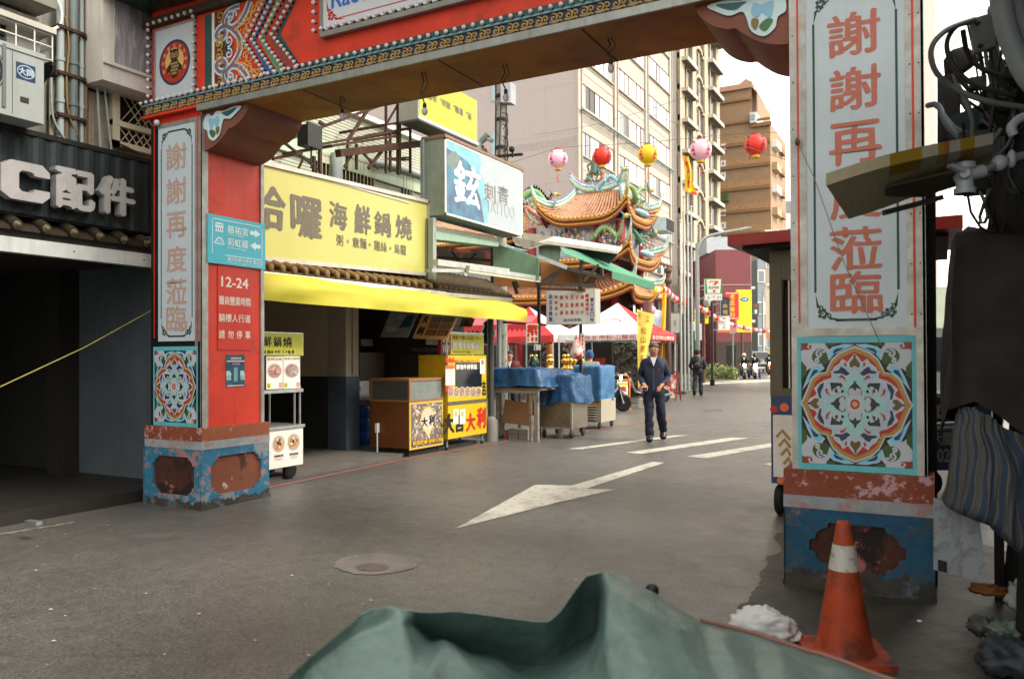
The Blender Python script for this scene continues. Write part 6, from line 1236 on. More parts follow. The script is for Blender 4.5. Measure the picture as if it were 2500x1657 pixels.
# second hall far behind, only its ornaments rise above the shop
t2 = thing('temple_hall', 'rear temple hall whose ornaments peep above the shop roof beside the steel trellis', 'temple', (-27, 30, 0))
m = MB(); m.box((-34, 29, 0), (-22.5, 36, 9.2), PW_); m.build('wall', t2); troof(-34, -22, 28.5, 36, 9.3, 11.0, .8, t2, step=.35)
dragon(t2, (-24, 29, 10.2), (1, 0, 0), 2.6, 8, 1); dragon(t2, (-27, 29, 10.4), (1, 0, 0), 2.6, 9, 0); clump(t2, (-23, 28.7, 9.6), (.8, .3, 1.4), 60, 41)
# carved stone columns, panels and red poles of the porch
GST = M('carved_stone', '#6d6d62', .8, var=.35, scale=6, col2='#2c2b26', thr=.54, s2=9, soft=.03, bump=.8, bscale=14)
for i, (u0, u1, v0, v1, yp, mt, lab) in enumerate(((1245, 1445, 545, 790, 27.4, GST, 'broad carved grey stone panel behind the white tent'), (785, 848, 555, 790, 27.4, GST, 'narrow carved stone panel left of the white tent leg'), (280, 345, 555, 700, 27.4, GST, 'carved stone panel above the person in the dark red jacket'), (600, 650, 555, 760, 27.4, GST, 'dim carved panel behind the dark green bag'))):
    a, b = at(*Z7(u0, v1), y=yp), at(*Z7(u1, v0), y=yp); m = MB(); m.box((a.x, yp, 0), (b.x, yp+.3, b.z+.6), mt)
    g = random.Random(i)
    for k in range(int(46*(b.x-a.x))+14):
        q = V((g.uniform(a.x+.05, b.x-.05), yp, g.uniform(.9, b.z+.4))); d_ = V((g.uniform(-.25, .25), -.05, g.uniform(-.3, .3))); m.tube([q, q+d_*.5+V((g.uniform(-.1, .1), -.06, 0)), q+d_], [.05, .06, .02], GST, 5)
    m.box((a.x-.06, yp-.05, 0), (a.x, yp+.3, b.z+.7), M('porch_frame', '#6b4a40', .6, var=.2)); m.box((b.x, yp-.05, 0), (b.x+.06, yp+.3, b.z+.7), M('porch_frame', '#6b4a40'))
    single('carved_panel', m, lab, 'carving', 'carved stone panels of the temple porch')
for i, (u, mt, r, lab) in enumerate(((420, PIL, .16, 'red porch column above the person in the dark red jacket'), (685, M('porch_orange', '#a8662c', .5), .13, 'orange porch column behind the brass lamps'), (1540, M('porch_brown', '#5a3a30', .5), .14, 'brown porch column hidden beside the yellow banner'))):
    q = at(*Z7(u, 700), y=27.1); m = MB(); m.cyl((q.x, 27.1, 0), (q.x, 27.1, 3.4), r, mt, n=14); m.lathe((q.x, 27.1, 0), [(r*1.6, 0), (r*1.7, .15), (r*1.2, .3)], GST, 14); single('porch_column', m, lab, 'column', 'temple porch columns')
m = MB(); a, b = at(*Z7(1075, 770), y=26), at(*Z7(1140, 690), y=26); m.box((a.x, 26, 0), (b.x, 26.3, b.z), M('altar_cloth_red', '#a3241c', .6)); single('offering_box', m, 'bright red box beside the carved stone panel', 'box')
# ================================================================== far buildings
LAV = M('pink_tile', '#aca29f', .6, var=.16, scale=22, col2='#998e8a', thr=.5, s2=14, soft=.2); LAVD = M('pink_tile_band', '#9a8e8c', .6); CON = M('cream_concrete', '#a59c90', .75, var=.08, scale=.5, streak=.25)
GLB = M('bright_glass', '#dde1e2', .06, .0, .12, .6, spec=1.0); GLD = M('dim_glass', '#59646a', .1, 0, .25, .8, spec=.9); FRB = M('brown_frame', '#5e3b2e', .5)
pb_ = thing('office_building', 'tall pale building with a pinkish tiled end wall and rows of strip windows', 'building', (-30, 58, 0))
X = -20.9; Y0_, Y1_ = 47.8, 68.0
m = MB(); m.box((-58, Y0_, 0), (X-.02, Y1_, 40), CON); Fw = fy((0, Y0_, 0)); m.fbox(Fw, -58, 0, -.01, X-.0, 40, .03, LAV)
for z in [i*3.2+.2 for i in range(13)]: m.fbox(Fw, -58, z, .02, X, z+.03, .034, LAVD)
for z in (9.0, 15.4, 21.8): m.fbox(Fw, -58, z, .02, X, z+.5, .037, LAVD)
for x_ in (-23.2, -29, -36): m.fbox(Fw, x_, 0, .02, x_+.03, 40, .034, LAVD)
m.build('wall', pb_)
Fx_ = fx((X, 0, 0)); bays = [(Y0_+.35, Y0_+6.6), (Y0_+7.1, Y0_+13.2), (Y0_+13.8, Y1_-.6)]
bays = [(at(p0, 300, x=X).y, at(p1, 300, x=X).y) for p0, p1 in ((1415, 1496), (1503, 1572), (1577, 1634))]
gi = random.Random(4)
for bi, (a, b) in enumerate(bays):
    for r in range(10):
        z0 = 18.05-3.2*4+3.2*r - (0 if bi == 0 else .0); z1 = z0+1.58; 
        if z0 < 4: continue
        m = MB(); m.fbox(Fx_, a, z0-.05, -.3, b, z1, .0, GLB); n = 7
        m.fbox(Fx_, a, z0-.12, -.05, b, z0-.04, .14, CON)
        for k in range(n+1): u = a+(b-a)*k/n; m.fbox(Fx_, u-.045, z0-.04, .0, u+.045, z1, .05, FRB if gi.random() < .55 else CON)
        m.fbox(Fx_, a, z1-.06, .0, b, z1, .05, FRB)
        for k in range(n):
            if gi.random() < .2: u = a+(b-a)*k/n; m.fbox(Fx_, u+.06, z0, .005, u+(b-a)/n-.06, z1-.07, .02, (GLD, M('black_window', '#2b2622', .3), GLD)[gi.randrange(3)])
        m.build('window', pb_)
m = MB()
for y in (Y0_+.1, bays[0][1]+.35, bays[1][1]+.35, Y1_-.1): m.fbox(Fx_, y-.2, 0, 0, y+.2, 40, .12, CON); m.cyl(Fx_(y+.28, 0, .15), Fx_(y+.28, 40, .15), .07, M('down_pipe', '#8d857a', .6), n=6)
for z in (17.7, 11.3): m.tube([Fx_(Y0_, z, .3), Fx_(Y1_, z, .3)], .09, DSTEEL, 5)
for z in (17.7, 11.3):
    for k in range(12): m.bar(Fx_(Y0_+.6+k*1.7, z, 0), Fx_(Y0_+.6+k*1.7, z-.25, .32), .06, DSTEEL)
for k in range(9): m.fbox(Fx_, Y0_, 20.3-3.2*k+.02, 0, Y1_, 20.34-3.2*k, .012, M('panel_joint', '#8d8478', .8)); m.fbox(Fx_, Y0_, 20.9-3.2*k, 0, Y1_, 20.94-3.2*k, .012, M('panel_joint', '#8d8478', .8))
m.fbox(Fx_, Y0_-.3, 9.3, 0, Y1_, 9.42, .2, M('red_cornice', '#9a5a4e', .6)); m.build('pilaster', pb_)
m = MB(); a, b = at(1505, 560, x=X+.6).y, Y1_; m.fbox(fx((X, 0, 0)), a-8, 6.2, 0, b, 7.6, .9, M('canopy_cream', '#c2b2a2', .6, var=.06)); m.fbox(fx((X+.9, 0, 0)), a, 2.8, -.85, b+.1, 5.2, .02, M('banner_white', '#c9ced2', .5, col2='#b5bcc4', thr=.5, s2=2)); m.fbox(fx((X+.92, 0, 0)), a, 2.6, -.8, b+.1, 3.2, .02, M('banner_pink', '#c48f86', .6)); m.build('canopy', pb_)
m = MB(); m.text(fx((X+.945, 0, 0)), '松山饒河', (a+1, 3.5, b-2, 4.7), M('faint_blue', '#8fa3b5'), 0); m.build('banner', pb_)
for i, (p0, p1, q0, q1) in enumerate(((1200, 1224, 318, 390), (1133, 1152, 330, 380), (1200, 1243, 195, 250))):
    a, b = at(p0, q1, y=Y0_), at(p1, q0, y=Y0_); m = MB(); m.fbox(Fw, a.x, a.z, .03, b.x, b.z, .08, CON); m.fbox(Fw, a.x+.12, a.z+.12, .08, (a.x+b.x)/2-.05, b.z-.12, .09, M('blue_glass', '#8fa9b5', .1)); m.fbox(Fw, (a.x+b.x)/2+.05, a.z+.12, .08, b.x-.12, b.z-.12, .09, M('blue_glass', '#8fa9b5')); m.build('window', pb_)
m = MB(); q = at(1620, 552, x=X+1.2); m.box(q+V((-.7, -1.0, -.5)), q+V((.5, 1.2, .55)), M('ac_pale_blue', '#9fb0b5', .5)); m.box(q+V((.5, -.9, -.45)), q+V((.53, 1.1, .5)), DARK); single('air_conditioner', m, 'boxy air conditioner high on the pale strip windowed building', 'air conditioner')
gb = thing('apartment_tower', 'dark windowed tower with cream grid frame and jutting window boxes', 'building', (-30, 87, 0))
X = -23.4; YA_, YB_ = 78.0, 97.0; DKG = M('dark_granite', '#5b544e', .6, var=.15, scale=1.2); CRG = M('cream_frame', '#a69882', .7, var=.06); WD_ = M('tower_window', '#3d3833', .25, 0, .3, .7, spec=.6)
m = MB(); m.box((-50, YA_, 0), (X-.4, YB_, 46), DKG); m.box((-40, 70.5, 0), (X+.1, 78.0, 46), DKG); m.build('wall', gb)
Ft = fx((X-.4, 0, 0)); cols = [at(p, 400, x=X).y for p in (1664, 1675, 1695, 1703, 1724, 1732, 1753, 1760)]
for z in range(14): m = MB(); m.fbox(Ft, YA_, z*3.2+.9, 0, YB_, z*3.2+3.0, .05, WD_); m.build('window', gb)
m = MB()
for a, b in ((0, 1), (2, 3), (4, 5), (6, 7)): m.fbox(Ft, cols[a], 0, 0, cols[b], 46, .3, CRG)
for z in range(15):
    m.fbox(Ft, cols[0], z*3.2+.15, 0, cols[2], z*3.2+.75, .25, CRG); m.fbox(Ft, cols[4], z*3.2+.15, 0, cols[7], z*3.2+.75, .25, CRG)
    n = 8
    for k in range(n):
        u0, u1 = cols[3]+(cols[4]-cols[3])*k/n, cols[3]+(cols[4]-cols[3])*(k+1)/n; dz = .8*(2*(k+.5)/n-1)**2; m.fbox(Ft, u0, z*3.2+.5-dz, 0, u1, z*3.2+.85-dz, .25, CRG)
    m.fbox(Ft, cols[1]+1.2, z*3.2+.7, .05, cols[1]+1.5, z*3.2+3.3, .15, CRG); m.fbox(Ft, (cols[3]+cols[4])/2-.15, z*3.2+.7, .05, (cols[3]+cols[4])/2+.15, z*3.2+3.3, .15, CRG); m.fbox(Ft, cols[5]+1.6, z*3.2+.7, .05, cols[5]+1.9, z*3.2+3.3, .15, CRG)
m.build('frame_grid', gb)
proto = None
for z in range(13):
    for a, b in ((cols[0]+.6, cols[2]-.3), (cols[4]+1.4, cols[7]-.4)):
        mb = MB(); mb.fbox(Ft, a, z*3.2+.1, .3, b, z*3.2+.5, .95, M('ledge_grey', '#b9afa0', .7)); mb.fbox(Ft, a+.1, z*3.2+.04, .35, b-.1, z*3.2+.1, .9, M('ledge_under', '#5c554d', .8)); mb.build('window_box', gb)
bb = thing('apartment_tower', 'brown brick apartment tower with banded storeys, far down the street', 'building', (-20, 115, 0))
BRK = M('brown_brick', '#957a60', .8, var=.14, scale=1.5, col2='#8d7258', thr=.55, s2=9, soft=.1); BRD = M('brick_band', '#866548', .8)
Yb = 112.0; xl = at(1748, 500, y=Yb).x; xm = at(1836, 500, y=Yb).x; xr = at(1882, 500, y=Yb).x; zt = at(1800, 212, y=Yb).z; zm = at(1860, 304, y=Yb).z
m = MB(); m.box((xl-4, Yb, 0), (xm, Yb+14, zt), BRK); m.box((xm, Yb, 0), (xr, Yb+12, zm), BRK); m.slab([(xm-2, Yb+.5, zt), (xm, Yb+.5, zt), (xm, Yb+.5, zt+.5), (xm-.8, Yb+.5, zt+1.1), (xm-1.6, Yb+.5, zt+.6)], (0, 1, 0), M('gable_salmon', '#b08a72', .7)); m.build('wall', bb)
Fk = fy((0, Yb, 0)); m = MB()
for k in range(11):
    z = at(1800, (690+k*152)/2.8, y=Yb).z; m.fbox(Fk, xl-4, z-.15, 0, xm if k == 0 else xr, z+.15, .3, BRD)
    if k > 1: m.fbox(Fk, xl-4, z+.3, 0, xr, z+1.1, .05, M('brick_soldier', '#a07c58', .8, var=.3, scale=3))
m.fbox(Fk, xl, zt-.5, 0, xm+.2, zt+.2, .4, M('gable_salmon', '#b08a72')); m.fbox(Fk, xm, zm-.3, 0, xr+.2, zm+.2, .4, BRD); m.build('band', bb)
for y_ in (1005, 1118, 1200, 1455, 1540):
    a, b = at(1200+1568/2.8, (y_+25)/2.8, y=Yb), at(1200+1602/2.8, (y_-22)/2.8, y=Yb); m = MB(); m.fbox(Fk, a.x, a.z, 0, b.x, b.z, .15, WHITE); m.fbox(Fk, a.x+.25, a.z+.25, .15, b.x-.25, b.z-.25, .17, GLD); m.build('window', bb)
m = MB(); a, b = at(1200+1555/2.8, 1380/2.8, y=Yb-.5), at(1200+1620/2.8, 1325/2.8, y=Yb-.5); m.box((a.x, Yb-.8, a.z), (b.x, Yb, b.z), M('balcony_green', '#4a5a3a', .8, var=.5, scale=2)); m.build('balcony', bb)
m = MB(); a, b = at(1200+1705/2.8, 865/2.8, y=Yb+.5), at(1200+1820/2.8, 690/2.8, y=Yb+.5); m.box((xm-.1, Yb-.6, a.z), (b.x, Yb+4, a.z+1.4), WHITE); m.box((xm-.05, Yb-.65, a.z+.3), (b.x-.2, Yb-.55, a.z+1.1), M('blue_glass', '#8fa9b5')); m.slab([(xm-.1, Yb, a.z+6), (b.x+1, Yb, a.z+2.0), (b.x+1, Yb+4, a.z+2.0), (xm-.1, Yb+4, a.z+6)], (0, 0, .2), M('gable_salmon', '#b08a72')); m.build('penthouse', bb)
for k in range(8):
    m = MB(); z = zm-3.0-k*3.1; m.box((xr, Yb+1, z), (xr+.7, Yb+4.5, z+1.0), (WHITE, M('balcony_tan', '#a08a6a'))[k % 2]); m.box((xr, Yb+6, z+.4), (xr+.5, Yb+9, z+1.2), BRD); m.build('balcony', bb)
def blk(name, label, p0, p1, top, d, mat, depth=8, deco=None, cat_='building', group=None):
    a, b = at(p0, 900, d=d), at(p1, 900, d=d); m = MB(); z = at((p0+p1)/2, top, d=d).z
    t = thing(name, label, cat_, ((a.x+b.x)/2, (a.y+b.y)/2, 0), group); u = V((b.x-a.x, b.y-a.y, 0)); w_ = u.length; Fr = F((a.x, a.y, 0), u, (0, 0, 1)); m.fbox(Fr, 0, 0, -depth, w_, z, 0, mat); m.build('wall', t)
    if deco: deco(t, Fr, w_, z)
    return t
def grid(nc_, nr, z0, dz, hw, hh, wm, mx=.1):
    def f(t, Fr, w_, z):
        for i in range(nc_):
            for j in range(nr):
                u = w_*(mx+(1-2*mx)*(i+.5)/nc_); v = z0+j*dz
                if v+hh > z: continue
                m = MB(); m.fbox(Fr, u-hw-.1, v-.1, 0, u+hw+.1, v+hh+.1, .06, WHITE); m.fbox(Fr, u-hw, v, .06, u+hw, v+hh, .08, wm); m.build('window', t)
    return f
blk('apartment_block', 'small pale block at the far end of the street, right of the brown tower', 1893, 1950, 520, 150, M('far_white', '#c5c4c4', .7), 8, grid(3, 6, 4, 4, .8, 1.5, M('blue_glass', '#8fa9b5')))
blk('apartment_block', 'low dark grey block with rooftop tank behind the small pale block', 1893, 1950, 490, 170, M('far_grey', '#77777a', .7), 8)
RBK = M('red_brown_tile', '#70363a', .6, var=.1, scale=6)
def rbd(t, Fr, w_, z):
    m = MB(); m.fbox(Fr, 0, 7.0, 0, w_, 7.06, .03, LAVD); m.build('band', t)
    m = MB(); m.fbox(Fr, w_, 0, -8, w_+.02, z, 0, M('side_white', '#c4bcb2', .6)); Fq = F(Fr(w_+.02, 0, 0), -Fr.n, (0, 0, 1))
    for v in (1.8, 4.6, 7.2): m.fbox(Fq, 1.0, v, 0, 5, v+1.6, .05, DARK); m.fbox(Fq, 0, v-.5, 0, 8, v-.3, .3, M('side_white', '#c4bcb2'))
    m.build('side_wall', t); m = MB(); m.fbox(Fr, .0, 0, -.02, w_, 2.6, .05, M('shopfront_dark', '#3a2f2b', .5, var=.4)); m.fbox(Fr, w_*.3, 0, .05, w_*.55, 2.3, .08, DARK); m.build('shopfront', t); m = MB(); m.fbox(Fr, -.2, z, -6, w_*.9, z+1.3, -2, M('roof_shed', '#9fa8ae', .5)); m.build('roof', t)
blk('shop_house', 'three storey red-brown tiled house behind the yellow hanging sign', 1749, 1835, 609, 62, RBK, 8, rbd)
blk('shop_house', 'slim blue-grey house next to the red-brown house', 1851, 1869, 632, 75, M('blue_grey_wall', '#7f8a92', .6), 8, grid(1, 3, 2.5, 3, .25, 1.0, GLD))
blk('shop_house', 'narrow tan house beside the vendor booth roof', 1869, 1890, 560, 95, M('tan_wall', '#a3937c', .7), 8, grid(1, 5, 2.5, 3.2, .3, 1.1, GLD))
blk('shop_house', 'grey arcaded house below the cream grid tower', 1690, 1752, 760, 70, M('old_shop_grey', '#77706a', .7, var=.3), 6, grid(3, 2, 1.2, 2.6, .7, 1.4, DARK))
# building behind the right pillar
blk('side_building', 'pale pink building edge behind the right pillar', 2170, 2292, -400, 30, M('pale_pink_wall', '#c9b0a8', .7, var=.05), 8)
# ================================================================== poles, signs, lanterns, banners
def dq(*p, d): return [at(a, b, d=d) for a, b in zip(p[::2], p[1::2])]
up = thing('utility_pole', 'mottled concrete utility pole wrapped in cables behind the white sign box', 'pole', (at(1226, 900, d=17).x, at(1226, 900, d=17).y, 0))
m = MB(); b = at(1226, 900, d=17); UPM = M('pole_concrete', '#8e8a80', .8, var=.25, scale=6, col2='#6d675c', thr=.58, s2=9); m.cyl((b.x, b.y, 0), (b.x, b.y, 9.5), .12, UPM, .09, 14); m.build('shaft', up)
m = MB(); g = random.Random(2)
for k in range(6): a = k*1.05; m.tube([(b.x+.13*math.cos(a+z*.3), b.y+.13*math.sin(a+z*.3), z) for z in [4.8+j*.35 for j in range(10)]], .014, BLACK, 5)
for z in (5.2, 5.9, 6.5, 7.0): m.cyl((b.x, b.y, z), (b.x, b.y, z+.06), .135, DARK, n=12)
for k in range(5): z = 5.3+k*.25; m.tube([(b.x+.1, b.y-.1, z), (b.x+.25, b.y-.15, z+.1), (b.x+.22, b.y-.12, z+.3), (b.x+.08, b.y-.1, z+.35)], .01, BLACK, 5)
m.build('cable_wrap', up)
m = MB(); m.bar((b.x-.2, b.y, 6.1), (b.x-.3, b.y-.1, 6.15), .06, DSTEEL); q = V((b.x-.42, b.y-.12, 6.1)); m.lathe(q, [(.05, .1), (.06, -.02), (.10, -.1), (.2, -.22), (.26, -.28), (.24, -.28), (.1, -.12)], M('horn_grey', '#6a7472', .5), 16, axis=(.5, .2, .6)); m.cyl(q, q+V((.14, .04, .14)), .07, M('horn_grey', '#6a7472'), n=12); m.build('loudspeaker', up)
m = MB(); q = at(1251, 366, d=16.7); m.lathe(q, [(.0, 0), (.055, 0), (.065, .05), (.05, .1), (.0, .1)], DARK, 14, axis=(.2, -1, 0)); m.bar(q+V((0, 0, -.05)), q+V((0, 0, -.16)), .03, DARK); m.bar(at(1212, 382, d=16.9), at(1276, 377, d=16.7), .05, DARK); m.build('camera_arm', up)
m = MB(); a, b2, c, d_ = dq(1222, 200, 1246, 200, 1246, 250, 1222, 250, d=16.8); m.slab([a, d_, c, b2], (0, .25, 0), M('box_lavender', '#8d8f94', .5)); m.build('junction_box', up)
# big lanterns on their wire
def pw(n): return M('lan'+n, n, .5, var=.06, emit=.06)
LC = {'p': '#dba6b4', 'r': '#c92a1c', 'y': '#d3a915', 'w': '#dcc9b5', 'o': '#d0602c'}
def lantern_body(mb, c, r, col, n=22):
    prof = [(.30*r, .92*r)]+[(r*math.cos(a)**.85, .9*r*math.sin(a)) for a in [1.2-2.4*i/10 for i in range(11)]]+[(.30*r, -.92*r)]; nn = n; vs = []
    for p in prof:
        for j in range(nn): a = 6.2832*j/nn; k = 1-.025*(j % 2); vs.append(V(c)+V((p[0]*k*math.cos(a), p[0]*k*math.sin(a), p[1])))
    mb.add(vs, [((i+1)*nn+j, (i+1)*nn+(j+1) % nn, i*nn+(j+1) % nn, i*nn+j) for i in range(len(prof)-1) for j in range(nn)], pw(col), True)
big = [(1362, 388, 24, 'p', 20.6, 1), (1470, 382, 24, 'r', 20.2, 1), (1582, 377, 25, 'y', 19.8, 1), (1711, 366, 27, 'p', 19.2, 1), (1845, 354, 27, 'r', 18.6, 0)]
labs = ['pale pink lantern in front of the pinkish tiled end wall', 'red lantern beside the green statue on the temple ridge', 'yellow lantern hanging between a red and a pink one', 'pale pink lantern in front of the cream grid tower', 'red lantern in front of the brown brick tower']
tops = []
for (u, v, r, c, d, ts), lab in zip(big, labs):
    q = at(u, v, d=d); rr = r/FPX*d; t = thing('paper_lantern', lab, 'lantern', q-V((0, 0, rr*1.35)), 'five big paper lanterns on a wire across the street')
    m = MB(); lantern_body(m, q, rr, LC[c])
    vd = (CO-q); vd.z = 0; vd.normalize(); s_ = V((0, 0, 1)).cross(vd)
    for a0 in (-.75, .75):
        dr = (vd*math.cos(a0)+s_*math.sin(a0)); Fr = F(q+dr*rr*1.0, V((0, 0, 1)).cross(dr), (0, 0, 1))
        for k, ch in enumerate('天上聖母'): vv = rr*(.55-.36*k); cpos = q+dr*rr*math.cos(math.asin(max(-.9, min(.9, vv/rr))))*1.03; Fq = F(cpos+V((0, 0, vv)), V((0, 0, 1)).cross(dr), (0, 0, 1)); m.text(Fq, ch, (-.09*rr*2, -.14*rr, .09*rr*2, .14*rr), M('lantern_ink_r', '#a01834') if c != 'r' else M('lantern_ink_d', '#4a1a14'), .004, .06)
    m.build('shade', t)
    m = MB(); m.cyl(q+V((0, 0, rr*.88)), q+V((0, 0, rr*1.02)), rr*.33, M('lantern_cap', '#a82a22'), n=16); m.cyl(q+V((0, 0, rr*1.02)), q+V((0, 0, rr*1.16)), .006, BLACK, n=5); m.build('cap', t)
    m = MB(); m.cyl(q-V((0, 0, rr*.86)), q-V((0, 0, rr*1.16)), rr*.3, M('lantern_skirt', '#c99b1c'), rr*.34, 16); m.build('skirt', t)
    if ts: m = MB(); m.cyl(q-V((0, 0, rr*1.16)), q-V((0, 0, rr*1.7)), .004, PR, n=4); m.cyl(q-V((0, 0, rr*1.7)), q-V((0, 0, rr*2.4)), .012, PR, .016, 6); m.build('tassel', t)
    else: m = MB(); m.tube([q-V((rr*.5, 0, rr*.8)), q-V((rr*.55, 0, rr*1.3))], .012, PR, 5); m.build('tassel', t)
    tops.append(q+V((0, 0, rr*1.16)))
m = MB(); pts = [at(1240, 400, d=21.2)]+tops+[at(1960, 325, d=17.9)]; m.tube(pts, .006, M('wire_grey', '#55524e'), 4); single('lantern_wire', m, 'thin wire carrying the five big paper lanterns', 'wire')
for i, (p, d0, d1, lab) in enumerate((((1412, 190, 1935, 395), 40, 14, 'faint wire slanting above the red lantern towards the right pillar'), ((1300, 330, 1936, 140), 30, 14, 'faint wire rising to the right across the pale building'), ((1700, 100, 1936, 60), 40, 16, 'faint wire high in the white sky beside the bracket'))):
    m = MB(); a, b = at(p[0], p[1], d=d0), at(p[2], p[3], d=d1); m.tube([a+(b-a)*k/8-V((0, 0, .25*math.sin(math.pi*k/8))) for k in range(9)], .005, M('wire_grey', '#55524e'), 4); single('overhead_wire', m, lab, 'wire', 'wires over the street')
# string of small lanterns going down the street
path = [(1598, 698, 28), (1622, 697, 29), (1636, 712, 31), (1655, 724, 34), (1690, 736, 38), (1722, 752, 42), (1760, 776, 47), (1800, 790, 52), (1840, 799, 57), (1890, 807, 62)]
W3 = [at(u, v, d=d) for u, v, d in path]; cv = [V(v) for v in cat([tuple(v) for v in W3], 12, False)]
cum = [0]
for a, b in zip(cv, cv[1:]): cum.append(cum[-1]+(b-a).length)
prot = {}; n = 48; cols = 'prwroprypwrprorw'; seq = 0
for k in range(n):
    s_ = (len(cv)-1)*(k/(n-1))**.93; i = min(int(s_), len(cv)-2); t_ = s_-i; q = cv[i]+(cv[i+1]-cv[i])*t_; c = cols[(k*5+k//3) % len(cols)] if k > 3 else 'ywyr'[k]
    rad = .14
    if c not in prot:
        m = MB(); lantern_body(m, (0, 0, 0), rad, LC[c], 12); m.cyl((0, 0, rad*.8), (0, 0, rad*1.1), rad*.3, M('lantern_cap', '#a82a22'), n=8); m.cyl((0, 0, -rad*.8), (0, 0, -rad*1.15), rad*.3, M('lantern_skirt', '#c99b1c'), n=8)
        o = m.build('paper_lantern', org=(0, 0, 0)); prot[c] = o
    else: o = prot[c].copy(); COL.objects.link(o)
    o.location = q-V((0, 0, rad*1.1)); o['category'] = 'lantern'; o['group'] = 'string of small lanterns along the street'
    o['label'] = {'y': 'small yellow lantern in the string running down the street', 'w': 'small whitish lantern in the string running down the street', 'r': 'small red lantern in the string running down the street', 'p': 'small pink lantern in the string running down the street', 'o': 'small orange lantern in the string running down the street'}[c]
m = MB(); m.tube(cv, .012, M('wire_grey', '#55524e'), 4); single('lantern_wire', m, 'wire carrying the long string of small lanterns', 'wire')
for i, (u, v, c, lab) in enumerate(((1620, 735, 'r', 'single red lantern hanging low beside the yellow streamer'), (1590, 757, 'p', 'single pink lantern low above the yellow banner'))):
    q = at(u, v, d=32); m = MB(); lantern_body(m, q, .16 if i == 0 else .2, LC[c], 12); m.cyl(q+V((0, 0, .13)), q+V((0, 0, .2)), .06, BLACK, n=6); single('paper_lantern', m, lab, 'lantern')
# flag poles
PO = M('flagpole_silver', '#a9aca8', .35, .6)
for i, (u, v0, d, lab) in enumerate(((1663, 540, 31, 'silver flagpole furthest from the street lamp'), (1672, 480, 31.5, 'silver flagpole flying the yellow flag'), (1681, 520, 32, 'silver flagpole just right of the one with the yellow flag'), (1690, 505, 32.5, 'silver flagpole nearest the street lamp'))):
    q = at(u, 900, d=d); tz = at(u, v0, d=d).z; m = MB(); m.cyl((q.x, q.y, 0), (q.x, q.y, tz), .055, PO, .035, 10); m.ell((q.x, q.y, tz), .06, PO, 8, 6); m.box((q.x-.25, q.y-.25, 0), (q.x+.25, q.y+.25, .12), GST); single('flagpole', m, lab, 'flagpole', 'four flagpoles before the cream grid tower')
def sheet(name, pts, d, mat, label, cat_, wob=.05, text=None, n=10, group=None, tm=PR, th=.004):
    """cloth hung between measured corners tl, tr, br, bl with folds"""
    a, b, c, e = [at(p[0], p[1], d=d+(p[2] if len(p) > 2 else 0)) for p in pts]; nn = FW; m = MB(); vs = []; 
    for i in range(n+1):
        for j in range(2*n+1):
            s_, q = i/n, j/(2*n); p = (a*(1-s_)+b*s_)*(1-q)+(e*(1-s_)+c*s_)*q; p = p+nn*wob*math.sin(s_*7+q*3)+nn*wob*.6*math.sin(q*9+s_*2); vs.append(p)
    k = 2*n+1; m.add(vs, [(i*k+j, i*k+j+1, (i+1)*k+j+1, (i+1)*k+j) for i in range(n) for j in range(2*n)], mat, True)
    if text:
        class SK:
            def __call__(s, u, v, h=0):
                q = 1-v; p = (a*(1-u)+b*u)*(1-q)+(e*(1-u)+c*u)*q; return p+nn*wob*math.sin(u*7+q*3)+nn*wob*.6*math.sin(q*9+u*2)-nn*(h+.012)
        for ch, r in text: m.text(SK(), ch, r, tm, .0, .02)
    return single(name, m, label, cat_, group)
FY = M('flag_yellow', '#d8a91e', .6, var=.08); BNY = M('banner_yellow', '#d9c458', .6, var=.06)
sheet('flag', [(1671, 378), (1684, 385), (1700, 478), (1674, 468)], 31.4, FY, 'limp yellow flag with red edging high on a flagpole', 'flag', .12, [('天上聖母', (.2, .1, .5, .9)), ('▬', (0, .0, 1, .06))])
def vt(t, u0, u1, v1, v0): n = len(t); h = (v1-v0)/n; return [(ch, (u0, v1-(i+1)*h+h*.12, u1, v1-i*h-h*.12)) for i, ch in enumerate(t)]
b1 = sheet('banner', [(1555, 754), (1598, 768), (1571, 925), (1558, 948)], 22.4, BNY, 'pale yellow feather banner with red characters beside the walking man', 'banner', .02, vt('財團法人台', .08, .25, .98, .80)+vt('北市', .55, .75, .97, .85)+vt('松山慈祐宮', .25, .65, .80, .18), tm=M('banner_ink', '#b8602e'))
m = MB(); q = at(1576, 985, d=22.55); m.cyl((q.x, q.y, .1), tuple(at(1566, 752, d=22.55)), .018, WHITE, n=8); m.box((q.x-.16, q.y-.14, 0), (q.x+.16, q.y+.14, .27), M('base_concrete', '#a5a298', .9, var=.15, bump=.3)); single('banner_stand', m, 'white pole in a concrete block holding the feather banner', 'stand')
sheet('banner', [(1617, 714), (1628, 714), (1622, 880), (1612, 880)], 27, M('streamer_yellow', '#d2a81c', .6), 'narrow golden streamer hanging behind the walking man', 'banner', .04, vt('松山慈祐宮媽祖遶境', .2, .8, .35, .03))
m = MB(); q = at(1633, 900, d=30); m.cyl((q.x, q.y, 0), (q.x, q.y, at(1633, 655, d=30).z), .09, M('pole_brown', '#4f3a30', .6), n=10)
for z in (3.9, 4.3, 4.7): m.ell((q.x, q.y, z), .15, M('pole_brown', '#4f3a30'), 8, 6)
single('lamp_post', m, 'brown post with knobbly top where the lantern string begins', 'post')
